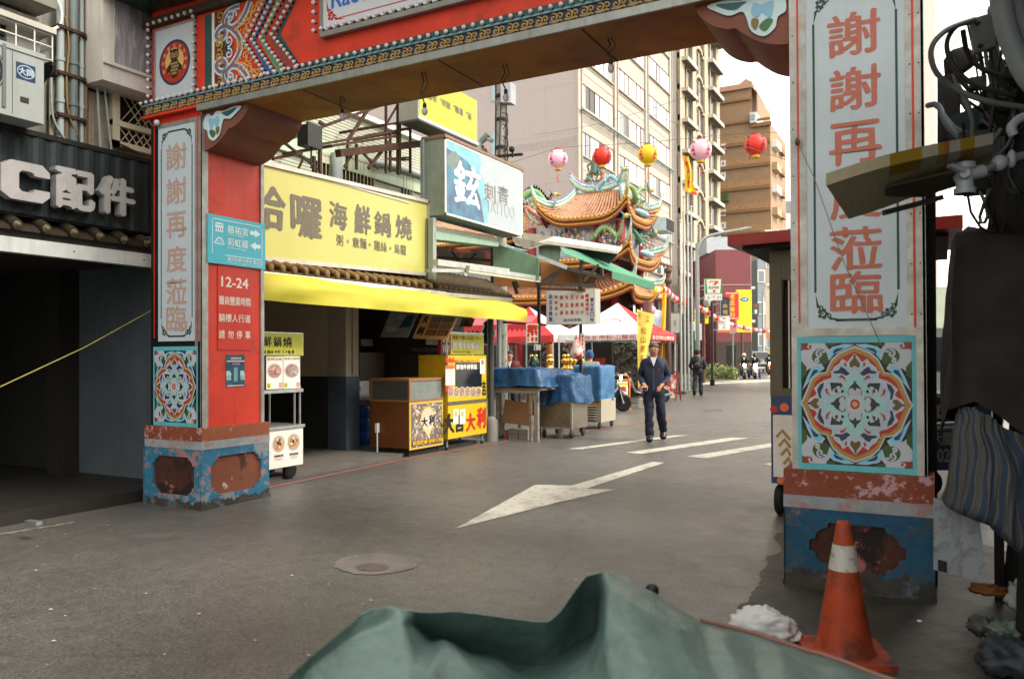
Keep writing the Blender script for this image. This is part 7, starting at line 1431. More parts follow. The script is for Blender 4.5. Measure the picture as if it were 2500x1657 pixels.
def lampcurve(u0, vb, pts, d, r, mat, label, name='street_lamp'):
    q = at(u0, vb, d=d); m = MB(); P_ = [V((q.x, q.y, 0))]+[at(a, b, d=d) for a, b in pts]; P_[1].x, P_[1].y = q.x, q.y; m.tube(P_[:2], [r, r*.8], mat, 10); m.tube([V(v) for v in cat([tuple(v) for v in P_[1:]], 6, False)], r*.65, mat, 8)
    e = P_[-1]; u = (P_[-1]-P_[-2]).normalized(); m.ell(e+u*.25, (.35, .12, .08), M('lamp_head', '#b5b8b5', .4), 10, 6, V((1, 0, 0)).rotation_difference(u).to_matrix()); single(name, m, label, 'street lamp')
LPM = M('lamp_silver', '#a5a8a8', .4, .5)
lampcurve(1704, 900, [(1704, 625), (1708, 598), (1722, 580), (1755, 570), (1805, 561)], 38, .11, LPM, 'tall silver street lamp whose arm reaches over the street towards the brown tower')
lampcurve(1864, 890, [(1864, 725), (1866, 708), (1874, 698), (1882, 695)], 72, .12, LPM, 'distant silver street lamp curving right beside the vendor booth')
for i, (u, vb, vt_, d, w0, w1, lab) in enumerate(((1718, 880, 715, 44, 1709, 1744, 'rust brown lantern post with an ornate bracket under the convenience store sign'), (1812, 880, 755, 60, 1806, 1832, 'rust brown lantern post with an ornate bracket in front of the tall yellow sign'))):
    q = at(u, vb, d=d); zt = at(u, vt_, d=d).z; m = MB(); RP = M('post_rust_red', '#5c3426', .6, var=.3); m.cyl((q.x, q.y, 0), (q.x, q.y, zt), .09, RP, n=10); a, b = at(w0, vt_, d=d), at(w1, vt_, d=d); m.bar(a, b, .16, RP)
    for k in range(6): m.ell(a+(b-a)*k/5+V((0, 0, .12)), (.16, .16, .1), RP, 7, 5)
    for z in (.6, 1.4, 2.2): m.cyl((q.x, q.y, z), (q.x, q.y, z+.08), .12, RP, n=10)
    l = (a+b)/2-V((0, 0, .75)); m.lathe(l, [(.1, 0), (.22, .05), (.26, .5), (.1, .62)], M('lamp_glass', '#c9c6ba', .3), 8); m.cyl(l+V((0, 0, .6)), l+V((0, 0, .75)), .03, RP, n=6); single('lantern_post', m, lab, 'lamp post', 'rust brown lantern posts')
m = MB(); q = at(1739, 905, d=40); m.cyl((q.x, q.y, 0), (q.x, q.y, at(1739, 735, d=40).z), .07, M('dark_post', '#2f3432', .5), n=10); m.cyl((q.x, q.y, 0), (q.x, q.y, .3), .12, DARK, n=10); single('signal_post', m, 'dark green-black post standing in the hedge', 'post')
tl = thing('traffic_light', 'black traffic light on a slim post with a green street sign', 'traffic light', (at(1686, 900, d=36).x, at(1686, 900, d=36).y, 0)); q = at(1686, 755, d=36)
m = MB(); m.box(q+V((-.16, -.1, -.55)), q+V((.16, .1, .55)), BLACK); m.build('housing', tl)
for k, c in enumerate(('#5a1512', '#6a5210', '#1c5a3a')): m = MB(); m.cyl(q+V((0, -.1, .35-.35*k)), q+V((0, -.13, .35-.35*k)), .11, M('lens'+c, c, .2), n=14); m.lathe(q+V((0, -.1, .35-.35*k)), [(.12, 0), (.13, .14)], BLACK, 12, axis=(0, -1, 0)); m.build('lens', tl)
m = MB(); m.cyl((q.x, q.y+.12, 0), (q.x, q.y+.12, q.z+.6), .05, DSTEEL, n=8); m.build('post', tl)
m = MB(); g0 = at(1688, 832, d=36); m.box(g0+V((-.18, -.08, -.4)), g0+V((.18, -.05, .45)), M('street_sign_green', '#126a48', .4)); m.text(fy(g0+V((0, -.08, 0))), '饒河街', (-.1, -.3, .1, .35), PWH, .004); m.build('street_sign', tl)
# hanging shop signs far down the street
def hsign(name, x0, y0, x1, y1, d, th, mat, label, deco=None, post=True):
    a, b = at(x0, y1, d=d), at(x1, y1, d=d); zt = at((x0+x1)/2, y0, d=d).z; u = V((b.x-a.x, b.y-a.y, 0)); w_ = u.length; Fr = F((a.x, a.y, a.z), u, (0, 0, 1)); h_ = zt-a.z
    t = thing(name, label, 'sign', (a.x, a.y, a.z)); m = MB(); m.fbox(Fr, 0, 0, -th, w_, h_, 0, mat)
    if deco: deco(m, Fr, w_, h_)
    m.build('board', t); m = MB(); m.bar(Fr(w_*.3, h_*.8, -th), Fr(w_*.3, h_*.8, -th-2.5), .1, DSTEEL); m.bar(Fr(w_*.3, h_*.2, -th), Fr(w_*.3, h_*.2, -th-2.5), .1, DSTEEL); m.build('bracket', t)
S7G = M('store_green', '#1f8a4a', .4); S7R = M('store_red', '#c9302a', .4); S7O = M('store_orange', '#d9682c', .4)
def s7(m, Fr, w, h):
    m.rect(Fr, .0, h*.30, w, h, .005, S7G); m.poly(Fr, [(w*.13, h*.33), (w*.88, h*.33), (w*.94, h*.97), (w*.07, h*.97)], .010, PWH)
    m.poly(Fr, [(w*.25, h*.84), (w*.80, h*.84), (w*.80, h*.90), (w*.25, h*.90)], .015, S7O); m.poly(Fr, [(w*.6, h*.84), (w*.80, h*.84), (w*.62, h*.70), (w*.45, h*.70)], .015, S7R); m.poly(Fr, [(w*.45, h*.48), (w*.62, h*.48), (w*.6, h*.36), (w*.47, h*.36)], .015, S7R); m.poly(Fr, [(w*.25, h*.84), (w*.32, h*.84), (w*.3, h*.79), (w*.23, h*.80)], .015, S7O)
    m.text(Fr, 'ELEVEN', (w*.2, h*.53, w*.82, h*.65), S7G, .017, .05); m.rect(Fr, 0, 0, w, h*.27, .006, PWH)
    for k in range(3): m.text(Fr, 'ATM'[k], (w*(.08+.32*k), h*.06, w*(.3+.32*k), h*.2), M('store_blue', '#8a9cc0'), .01, .03)
hsign('shop_sign', 1722, 680, 1763, 733, 42, .25, PWH, 'white and green convenience store sign with a big red and orange 7', s7)
def kush(m, Fr, w, h):
    m.text(Fr, '串', (w*.28, h*.42, w*.72, h*.72), GOLD, .01, .04); m.text(Fr, '燒', (w*.25, h*.05, w*.75, h*.36), GOLD, .01, .04); m.poly(Fr, [(w*.4, h*.8), (w*.62, h*.8), (w*.5, h*.93)], .01, PR); m.disc(Fr, w/2, h, w/2, -.05, M('sign_dark_teal', '#16333a'), 20, h*.16)
    for k in range(9):
        for u in (.03, .97): m.disc(Fr, w*u, h*(.04+.1*k), w*.04, .012, PWH, 6)
hsign('shop_sign', 1758, 730, 1783, 770, 47, .2, M('sign_dark_teal', '#16333a', .5), 'dark teal round-topped sign with two gold characters and white dots', kush)
def wh(m, Fr, w, h): m.rect(Fr, 0, 0, w, h*.14, .01, S7O); m.vtext(Fr, '生鮮小吃', w*.35, w*.65, h*.92, h*.2, M('sign_greyblue', '#7a8a9a'), .01, .02)
hsign('shop_sign', 1755, 771, 1782, 811, 47.5, .2, PWH, 'white upright sign with an orange foot below the dark teal sign', wh)
def rd(m, Fr, w, h):
    for a in ((.05, .03, .95, .05), (.05, .95, .95, .97)): m.rect(Fr, w*a[0], h*a[1], w*a[2], h*a[3], .008, PWH)
    m.vtext(Fr, '老五金行', w*.35, w*.72, h*.95, h*.05, M('sign_gold', '#d9a81c'), .01, .05)
hsign('shop_sign', 1771, 713, 1804, 780, 51, .25, M('sign_bright_red', '#b82428', .5), 'bright red upright sign with four gold characters', rd)
def yl(m, Fr, w, h): m.disc(Fr, w*.52, h*.77, w*.29, .01, M('oval_blue', '#1f5aa8'), 24, h*.05); m.text(Fr, '山葉', (w*.36, h*.745, w*.68, h*.795), PWH, .02, .04)
hsign('shop_sign', 1799, 707, 1836, 811, 56, .3, M('sign_lemon', '#cfc41a', .45), 'tall lemon yellow sign with a blue oval badge', yl)
def gr(m, Fr, w, h): m.text(Fr, '全', (w*.2, h*.08, w*.8, h*.5), PWH, .01, .04); m.poly(Fr, [(w*.2, h*.85), (w*.5, h*.6), (w*.8, h*.85), (w*.65, h*.92), (w*.5, h*.84), (w*.35, h*.92)], .01, PR)
hsign('shop_sign', 1838, 740, 1853, 768, 62, .2, M('sign_pine', '#1d4a38', .5), 'small dark green sign with a red heart and a white character', gr)
hsign('shop_sign', 1690, 750, 1730, 790, 60, .2, M('sign_lemon', '#cfc41a'), 'pair of yellow signs partly hidden by flagpoles and the street lamp', lambda m, Fr, w, h: (m.rect(Fr, w*.40, 0, w*.62, h, .01, DARK), m.text(Fr, '炒', (w*.08, h*.3, w*.34, h*.75), INK, .01), m.text(Fr, '麵', (w*.68, h*.3, w*.95, h*.75), INK, .01)))
hsign('shop_sign', 1639, 765, 1665, 812, 40, .2, PWH, 'white sign board behind the flagpoles', lambda m, Fr, w, h: m.text(Fr, '冰', (w*.15, h*.3, w*.5, h*.7), GREYT, .01))
hsign('shop_sign', 1694, 790, 1715, 830, 58, .2, M('sign_palegrey', '#b5b8bb'), 'pale grey upright sign behind the tall silver street lamp', None)
for i, (x0, y0, x1, y1, d, c, lab) in enumerate(((1868, 815, 1884, 826, 90, '#c9742c', 'orange round-edged sign far down the street beneath the lantern string'), (1852, 805, 1862, 840, 85, '#a8242a', 'slim red sign far down the street'), (1869, 705, 1882, 805, 92, '#b5a68c', 'tall beige sign far down the street by the vendor booth'))): hsign('shop_sign', x0, y0, x1, y1, d, .3, M('far'+c, c, .5), lab, (lambda m, Fr, w, h: m.vtext(Fr, '饒河小吃', w*.3, w*.7, h*.95, h*.05, PWH, .02)) if i == 1 else None)
m = MB(); q = at(1788, 804, d=52); m.cyl(q, q+V((0, .08, 0)), .3, M('roundel_pink', '#c9a0a0', .5), n=20); m.cyl((q.x, q.y+.1, 0), (q.x, q.y+.1, q.z+.4), .05, DSTEEL, n=8); single('road_sign', m, 'round pinkish road sign on a pole below the white upright sign', 'road sign')
# hedge island and stone balustrade
ki = MB(); a, b, c, e = at(1722, 912, z=0), at(1790, 893, z=0), at(1790, 880, z=0), at(1722, 888, z=0); ki.slab([(p.x, p.y, 0) for p in (a, b, c, e)], (0, 0, .15), M('kerb_stone', '#8a867c', .8)); struct('planter_kerb', ki)
hd = MB(); g = random.Random(9); LV = [M('leaf'+c, c, .6) for c in ('#3f5a24', '#5a7030', '#75803c', '#2c4220', '#8a8a46')]; c0 = at(1746, 888, d=46)
for i in range(1500):
    u = g.uniform(-1.25, 1.25); v = g.uniform(-.6, .6); z = .15+g.uniform(0, 1.15)*(1-.25*abs(u))*(.8+.3*noise.noise(V((u*2, v*2, 1)))); p = c0+V((u, v, 0)); p.z = z; s_ = g.uniform(.05, .12); n_ = V((g.uniform(-1, 1), g.uniform(-1, .2), g.uniform(-.2, 1))).normalized(); a = n_.orthogonal().normalized(); b = n_.cross(a)
    hd.add([p-a*s_, p-b*s_*.5, p+a*s_, p+b*s_*.5], [(0, 1, 2, 3)], LV[g.randrange(5)])
single('hedge', hd, 'loose green hedge on the kerbed island below the convenience store sign', 'hedge')
bl = MB(); q0, q1 = at(1661, 941, d=33), at(1690, 938, d=33.5); z0 = .0; F0 = F((q0.x, q0.y, 0), V((q1.x-q0.x, q1.y-q0.y, 0)), (0, 0, 1)); L_ = V((q1.x-q0.x, q1.y-q0.y, 0)).length; STN = M('balustrade_stone', '#8f9088', .8, var=.2, bump=.3)
bl.fbox(F0, 0, .1, -.1, L_, .42, .0, STN); bl.fbox(F0, -.02, .5, -.12, L_, .58, .02, STN); bl.fbox(F0, -.05, 0, -.2, L_+.05, .12, .1, M('kerb_stone', '#8a867c')); 
for u in (0, L_*.5, L_-.08): bl.fbox(F0, u, 0, -.12, u+.1, .72, .02, STN)
for k in range(5): bl.ribbon(F0, spiral(.12+k*L_/5.4, .26, .01, .09, k, 1.2), .02, .006, DARK, False)
single('balustrade', bl, 'low carved stone balustrade beside the man with a backpack', 'balustrade')
# ================================================================== people
def skin(nodes, edges, lv=2):
    names = list(nodes); me = bpy.data.meshes.new('s'); me.from_pydata([nodes[n][0] for n in names], [(names.index(a), names.index(b)) for a, b in edges], [])
    o = bpy.data.objects.new('s', me); COL.objects.link(o); md = o.modifiers.new('k', 'SKIN'); md.use_smooth_shade = True
    for i, n in enumerate(names): r = nodes[n][1]; r = r if isinstance(r, tuple) else (r, r); me.skin_vertices[0].data[i].radius = r; me.skin_vertices[0].data[i].use_root = (i == 0)
    s_ = o.modifiers.new('u', 'SUBSURF'); s_.levels = lv; s_.render_levels = lv
    dg = bpy.context.evaluated_depsgraph_get(); m2 = bpy.data.meshes.new_from_object(o.evaluated_get(dg)); vs = [v.co.copy() for v in m2.vertices]; fs = [tuple(p.vertices) for p in m2.polygons]
    bpy.data.objects.remove(o); bpy.data.meshes.remove(me); bpy.data.meshes.remove(m2); return vs, fs
SKN = M('skin_tone', '#a87458', .55, var=.06, sss=.1); HAIRB = M('hair_black', '#1b1614', .5, var=.3, scale=40, bump=.3); HAIRG = M('hair_greying', '#3a3532', .5, var=.4, scale=60, bump=.3); SHOE = M('shoe_black', '#131211', .4)
def person(label, loc, rz, J, jacket, trousers, hair=HAIRB, shoes=SHOE, scale=1, extra=None, hat=None, helmet=None, group=None):
    """faces -y before turning; J gives the posed joints"""
    root = thing('person', label, 'person', (0, 0, 0), group); nod, ed = {}, []
    def add(n, p, r, par=None):
        nod[n] = (p, r)
        if par: ed.append((par, n))
    P_ = J['pelvis']; C_ = J['chest']; N_ = J['neck']; H_ = J['head']
    mid = tuple((P_[i]+C_[i])/2 for i in range(3))
    add('pelvis', P_, (.15, .11)); add('waist', mid, (.14, .10), 'pelvis'); add('chest', C_, (.15, .11), 'waist'); add('neck0', N_, (.054, .056), 'chest')
    jaw = tuple(N_[i]+(H_[i]-N_[i])*.55 for i in range(3)); add('jaw', (jaw[0], jaw[1]-.015, jaw[2]), (.066, .07), 'neck0'); add('head', H_, (.083, .096), 'jaw'); add('crown', (H_[0], H_[1]+.012, H_[2]+.075), (.066, .08), 'head')
    for s in 'lr':
        sh, el, wr = J['sh'+s], J['el'+s], J['wr'+s]; add('sh'+s, sh, .062, 'chest'); add('el'+s, el, .045, 'sh'+s); add('wr'+s, wr, .028, 'el'+s)
        d = (V(wr)-V(el)).normalized(); q = V(wr)+d*.055; add('palm'+s, tuple(q), (.036, .018), 'wr'+s)
        side = d.cross(V((0, 0, 1))).normalized() if abs(d.z) < .95 else V((1, 0, 0)); dn = V((0, 0, -1))
        for k in range(4):
            o_ = side*(.026-.0175*k); l_ = (.066, .075, .071, .056)[k]; a = q+d*.032+o_; b = a+d*l_*.55+dn*.015; c = b+(d*.45+dn*.9).normalized()*l_*.55
            add(f'f{k}a{s}', tuple(a), .0095, 'palm'+s); add(f'f{k}b{s}', tuple(b), .0085, f'f{k}a{s}'); add(f'f{k}c{s}', tuple(c), .0072, f'f{k}b{s}')
        sg = 1 if s == 'l' else -1; inn = side if side.x*(-sg) > 0 else -side
        t0 = V(wr)+d*.03+inn*.03; t1 = t0+d*.03+inn*.018+dn*.01; add('t0'+s, tuple(t0), .0115, 'wr'+s); add('t1'+s, tuple(t1), .0095, 't0'+s); add('t2'+s, tuple(t1+d*.028+dn*.008), .0085, 't1'+s)
        hp, kn, an, to = J['hp'+s], J['kn'+s], J['an'+s], J['to'+s]; add('hp'+s, hp, .092, 'pelvis'); add('kn'+s, kn, .060, 'hp'+s); add('an'+s, an, .036, 'kn'+s); add('to'+s, tuple(V(an)+(V(to)-V(an))*.5), (.02, .015), 'an'+s)
    m = MB(); vs, fs = skin(nod, ed); m.add(vs, fs, SKN, True)
    h = V(H_); m.ell(h+V((0, -.093, -.012)), (.014, .02, .026), SKN, 8, 6)
    for s in (-1, 1): m.ell(h+V((.032*s, -.083, .018)), (.012, .006, .005), M('eye_dark', '#2c211b', .4), 8, 5); m.ell(h+V((.034*s, -.083, .042)), (.018, .006, .004), M('brow_brown', '#4a382e', .7), 8, 4); m.ell(h+V((.078*s, .005, .0)), (.010, .02, .03), SKN, 8, 6)
    m.ell(h+V((0, -.088, -.055)), (.026, .007, .006), M('lip_tone', '#8a5044', .5), 8, 5); m.build('body', root)
    nod, ed = {}, []
    hz = J.get('hem', P_[2]-.02); add('p', (P_[0], P_[1], hz-.03), (.20, .15)); add('p2', (P_[0], P_[1], hz+.07), (.192, .142), 'p'); add('w', mid, (.182, .135), 'p2'); add('c', C_, (.19, .135), 'w'); add('n', (N_[0], N_[1], N_[2]-.005), (.082, .08), 'c')
    for s in 'lr':
        sh, el, wr = V(J['sh'+s]), V(J['el'+s]), V(J['wr'+s]); add('s'+s, tuple(sh), .084, 'c'); add('u'+s, tuple((sh+el)/2), .073, 's'+s); add('e'+s, tuple(el), .066, 'u'+s); add('f'+s, tuple((el+wr)/2), .058, 'e'+s); add('x'+s, tuple(el+(wr-el)*.96), .048, 'f'+s)
    vs, fs = skin(nod, ed); m = MB(); out = []
    for v in vs: n_ = noise.noise_vector(V(v)*8)*.02+noise.noise_vector(V(v)*21)*.009; out.append(v+n_)
    m.add(out, fs, jacket, True); n0 = V(N_)
    if hat != 'back':
        for s in (-1, 1): m.slab([n0+V((s*.005, -.105, -.16)), n0+V((s*.07, -.085, .025)), n0+V((s*.10, -.03, .03)), n0+V((s*.075, -.11, -.06))][::s], (0, .012, 0), jacket)
    m.build('jacket', root)
    if hat != 'back': m = MB(); m.add([n0+V((-.055, -.088, .01)), n0+V((.055, -.088, .01)), n0+V((.0, -.118, -.15))], [(0, 2, 1)], M('shirt_white', '#c9ccce', .7)); m.build('shirt', root)
    nod, ed = {}, []; add('p', P_, (.168, .125)); add('b', (P_[0], P_[1], P_[2]+.1), (.165, .12), 'p')
    for s in 'lr':
        hp, kn, an = V(J['hp'+s]), V(J['kn'+s]), V(J['an'+s]); add('h'+s, tuple(hp-V((0, 0, .05))), .112, 'p'); add('t'+s, tuple((hp+kn)/2), .098, 'h'+s); add('k'+s, tuple(kn), .085, 't'+s); add('c'+s, tuple((kn+an)/2), .08, 'k'+s); add('a'+s, tuple(kn+(an-kn)*1.07), .078, 'c'+s)
    vs, fs = skin(nod, ed); m = MB(); m.add([v+noise.noise_vector(V(v)*9)*.02+noise.noise_vector(V((v[0]*8, v[1]*8, v[2]*15)))*.012 for v in vs], fs, trousers, True); m.build('trousers', root)
    for s in 'lr':
        an, to = V(J['an'+s]), V(J['to'+s]); d = to-an; nod, ed = {}, []; hl = an+V((0, .035, -.045)) if d.length > .05 else an; add('a', tuple(an+V((0, 0, .03))), .055); add('h', tuple(an+V((-d.x*.25, -d.y*.28, -.03))), (.06, .05), 'a'); add('m', tuple(an+d*.55), (.068, .058), 'a'); add('t', tuple(to+d*.12+V((0, 0, .012))), (.06, .042), 'm')
        vs, fs = skin(nod, ed); m = MB(); m.add(vs, fs, shoes, True); m.build('shoe', root)
    m = MB(); c = h+V((0, .018, .045))
    if helmet: m.ell(c+V((0, -.01, -.01)), (.13, .145, .13), helmet, 14, 10); m.ell(c+V((0, -.075, -.03)), (.1, .09, .06), BLACK, 12, 8); m.build('helmet', root)
    elif hat and hat != 'back': m.ell(c+V((0, 0, .015)), (.10, .117, .11), hat, 14, 10); m.lathe(c+V((0, 0, -.035)), [(.1, -.03), (.112, -.025), (.112, .02), (.1, .025)], hat, 16); m.build('beanie', root)
    else:
        m.ell(c+V((0, .016, .026)), (.088, .100, .070), hair, 16, 10); m.ell(c+V((0, .045, -.02)), (.089, .072, .08), hair, 14, 8)
        m.build('hair', root)
    if extra: extra(root, J)
    root.location = loc; root.rotation_euler = (0, 0, rz); root.scale = (scale,)*3; return root
NVJ = M('jacket_navy', '#1b2339', .7, var=.12, scale=14); NVT = M('trouser_navy', '#111a2e', .75, var=.12, scale=12)
J1 = dict(pelvis=(0, 0, .92), chest=(0, .0, 1.26), neck=(0, -.005, 1.435), head=(0, -.03, 1.56), hem=.80, shl=(.165, .01, 1.35), ell=(.25, .05, 1.09), wrl=(.135, -.16, .97), shr=(-.165, .01, 1.35), elr=(-.235, .04, 1.09), wrr=(-.165, -.19, .98), hpl=(.095, .01, .88), knl=(.12, -.01, .50), anl=(.15, .2, .155), tol=(.155, .07, .035), hpr=(-.095, 0, .88), knr=(-.085, -.07, .48), anr=(-.075, -.08, .085), tor=(-.08, -.23, .03))
def ex1(root, J):
    m = MB(); h = V(J['head'])
    for s in (-1, 1): m.tube([h+V((.034*s+.024*math.cos(a), -.098, .02+.018*math.sin(a))) for a in [6.2832*k/12 for k in range(13)]], .0022, DSTEEL, 5, cap=False); m.tube([h+V((.058*s, -.095, .025)), h+V((.08*s, 0, .02))], .002, DSTEEL, 4)
    m.tube([h+V((-.01, -.1, .024)), h+V((.01, -.1, .024))], .0022, DSTEEL, 4); m.build('glasses', root)
    m = MB(); m.bar((0, -.145, 1.25), (0, -.15, .88), .012, M('zip_grey', '#4a5570', .5)); m.ell((.09, -.142, 1.23), (.018, .006, .008), PR, 8, 5); m.build('zip', root)
pman = person('man with glasses in a navy zip jacket and trousers walking towards the gate', (-4.37, 13.2, 0), R(18), J1, NVJ, NVT, HAIRG, extra=ex1)
m = MB(); q = Matrix.Rotation(R(18), 3, 'Z') @ V((-.145, -.285, .93)) + V((-4.37, 13.2, 0)); m.box(q+V((-.035, -.05, -.03)), q+V((.035, .05, .0)), BLACK); single('phone', m, 'small black phone held by the walking man', 'phone')
def bp(root, J):
    m = MB(); BPM = M('backpack_black', '#15171a', .6, var=.3); m.ell((.0, .2, 1.2), (.17, .12, .26), BPM, 14, 10); m.ell((.02, .29, 1.1), (.12, .06, .13), BPM, 12, 8); m.tube([(-.12, .12, 1.42), (-.14, -.1, 1.4), (-.15, -.12, 1.15), (-.15, .08, 1.0)], .02, BPM, 6); m.tube([(.12, .12, 1.42), (.14, -.1, 1.4), (.15, -.12, 1.15), (.15, .08, 1.0)], .02, BPM, 6); m.tube([(-.1, .32, 1.3), (.1, .34, 1.12)], .006, STEEL, 4); m.build('backpack', root)
J2 = dict(pelvis=(0, 0, .92), chest=(0, -.04, 1.26), neck=(0, -.06, 1.42), head=(0, -.1, 1.55), hem=.86, shl=(.19, -.03, 1.36), ell=(.27, -.02, 1.08), wrl=(.2, -.16, .95), shr=(-.19, -.03, 1.36), elr=(-.27, -.02, 1.08), wrr=(-.2, -.16, .95), hpl=(.095, 0, .88), knl=(.11, .03, .48), anl=(.12, .17, .12), tol=(.13, .05, .03), hpr=(-.095, 0, .88), knr=(-.1, -.09, .48), anr=(-.11, -.06, .085), tor=(-.12, -.21, .03))
person('man in dark clothes with a black backpack walking away up the street', (-7.95, 29.1, 0), R(195), J2, M('jacket_dark_navy', '#1e2838', .7, var=.15), M('trouser_black', '#181a1f', .75), HAIRB, extra=bp, hat='back', scale=1.02)
J3 = dict(J2); J3.update(wrr=(-.06, -.17, 1.40), elr=(-.24, -.14, 1.14), anl=(.12, .02, .085), tol=(.12, -.13, .03), knl=(.11, -.02, .48))
q = at(1244, 880, d=18.4); person('person in a dark red jacket raising a hand to the mouth behind the blue tarpaulins', (q.x, q.y, 0), R(30), J3, M('jacket_dark_red', '#5a1f22', .7, var=.2, col2='#28303f', thr=.56, s2=3), M('trouser_black', '#181a1f'), HAIRB, scale=.955)
q = at(1441, 880, d=18.6); person('person in a blue knitted beanie and grey coat seen from behind, among the brass lamps', (q.x, q.y, 0), R(215), J3, M('coat_grey_green', '#77796a', .8, var=.12), M('trouser_black', '#181a1f'), hat=M('beanie_blue', '#2c4a72', .85, var=.2, scale=40, bump=.4), scale=.945)
# ================================================================== scooters
TYR = M('tyre_rubber', '#161514', .8, bump=.2); RIM = M('rim_alloy', '#8d8f90', .35, .7); HL = M('headlight_lit', '#ffe6b0', .3, emit=26)
def scooter(label, loc, rz, col, col2, lit=True, group='scooters and motorbikes', helmet=None):
    t = thing('scooter', label, 'scooter', (0, 0, 0), group); CM = M('paint'+col, col, .3, var=.05, spec=.7); C2 = M('paint'+col2, col2, .35, spec=.6)
    for y, nm in ((-.62, 0), (.60, 1)):
        w_ = MB(); w_.lathe((0, y, .235), [(.15, -.045), (.19, -.055), (.225, -.035), (.235, 0), (.225, .035), (.19, .055), (.15, .045)], TYR, 22, axis=(1, 0, 0)); wh_ = w_.build('wheel', t); r = MB(); r.lathe((0, y, .235), [(.03, -.05), (.05, -.04), (.05, .04), (.03, .05)], RIM, 12, axis=(1, 0, 0)); r.lathe((0, y, .235), [(.135, -.035), (.155, -.04), (.155, .04), (.135, .035)], RIM, 20, axis=(1, 0, 0))
        for k in range(5): a = k*1.2566; r.bar((0, y+.04*math.cos(a), .235+.04*math.sin(a)), (0, y+.145*math.cos(a), .235+.145*math.sin(a)), .03, RIM)
        r.build('rim', wh_)
    m = MB(); m.tube([(0, -.62, .42), (0, -.60, .50), (0, -.50, .49), (0, -.42, .36)], [.06, .075, .07, .05], CM, 10)
    for s in (-1, 1): m.tube([(.07*s, -.62, .235), (.075*s, -.52, .62), (.05*s, -.45, .85)], .024, RIM, 8)
    m.build('front_fork', t)
    m = MB(); sec = [(-.56, .62, .10, .10), (-.50, .75, .17, .12), (-.44, .66, .20, .16), (-.38, .5, .19, .16), (-.30, .34, .17, .10), (0, .28, .16, .06), (.2, .32, .16, .08), (.28, .5, .15, .18), (.5, .6, .15, .15), (.75, .66, .12, .11), (.86, .7, .05, .05)]
    vs = []; n = 12
    for y, z, rx, rz_ in sec:
        for j in range(n): a = 6.2832*j/n; vs.append((rx*math.cos(a), y+(.04*math.sin(a)), z+rz_*math.sin(a)))
    m.add(vs, [(i*n+j, i*n+(j+1) % n, (i+1)*n+(j+1) % n, (i+1)*n+j) for i in range(len(sec)-1) for j in range(n)], CM, True); m.add(vs[:n], [tuple(range(n-1, -1, -1))], CM); m.build('bodywork', t)
    for s in (-1, 1): m = MB(); m.slab([(.155*s, .25, .5), (.155*s, .8, .64), (.15*s, .78, .70), (.155*s, .25, .56)], (.012*s, 0, 0), C2); m.build('stripe', t); m = MB(); m.slab([(.17*s, -.5, .62), (.2*s, -.4, .5), (.2*s, -.38, .56), (.17*s, -.48, .68)], (.012*s, 0, 0), C2); m.build('stripe', t)
    m = MB(); m.ell((0, .22, .76), (.15, .3, .07), BLACK, 14, 8); m.ell((0, .58, .82), (.14, .24, .06), BLACK, 14, 8); m.build('seat', t)
    m = MB(); m.ell((0, -.47, .93), (.14, .11, .10), CM, 12, 8); m.tube([(-.34, -.36, .99), (-.15, -.43, .96), (.15, -.43, .96), (.34, -.36, .99)], .018, BLACK, 8)
    for s in (-1, 1): m.tube([(.24*s, -.40, .98), (.3*s, -.43, 1.12), (.33*s, -.42, 1.16)], .008, BLACK, 6); m.ell((.36*s, -.41, 1.18), (.065, .015, .045), BLACK, 10, 6)
    m.build('handlebar', t)
    m = MB(); m.ell((0, -.565, .90), (.10, .03, .07), HL if lit else M('headlight_clear', '#b5b8b5', .1), 12, 8); m.build('headlight', t)
    m = MB(); m.tube([(.16, .3, .2), (.18, .5, .22), (.2, .85, .3)], [.03, .045, .05], DSTEEL, 8); m.build('exhaust', t); m = MB(); m.box((-.08, .86, .48), (.08, .88, .6), PWH); m.build('plate', t); m = MB(); m.bar((.02, .0, .28), (.14, .05, .0), .02, DSTEEL); m.build('stand', t)
    t.location = loc; t.rotation_euler = (0, 0, rz); return t
q = at(1521, 1004, z=0); rz = R(113); fwd = Matrix.Rotation(rz, 3, 'Z') @ V((0, -.62, 0)); scooter('black scooter with its headlight on, nose out past the pale blue tarpaulin', (q.x-fwd.x, q.y-fwd.y, 0), rz, '#22262b', '#7d8d99')
q = at(1549, 985, z=0); scooter('black scooter with red stripes behind the orange barrier', (q.x+.2, q.y+.3, 0), R(-60), '#191a1c', '#a8242c', False)
q = at(1532, 968, z=0); scooter('scooter with white and pink fairing at the back of the parked group', (q.x, q.y+1.0, 0), R(150), '#b59aa2', '#c9c4c6', False)
RJ = dict(pelvis=(0, .25, .86), chest=(0, .14, 1.2), neck=(0, .08, 1.36), head=(0, .05, 1.5), hem=.82, shl=(.19, .1, 1.3), ell=(.3, -.1, 1.1), wrl=(.28, -.33, 1.0), shr=(-.19, .1, 1.3), elr=(-.3, -.1, 1.1), wrr=(-.28, -.33, 1.0), hpl=(.1, .22, .82), knl=(.2, -.15, .68), anl=(.2, -.1, .3), tol=(.2, -.25, .26), hpr=(-.1, .22, .82), knr=(-.2, -.15, .68), anr=(-.2, -.1, .3), tor=(-.2, -.25, .26))
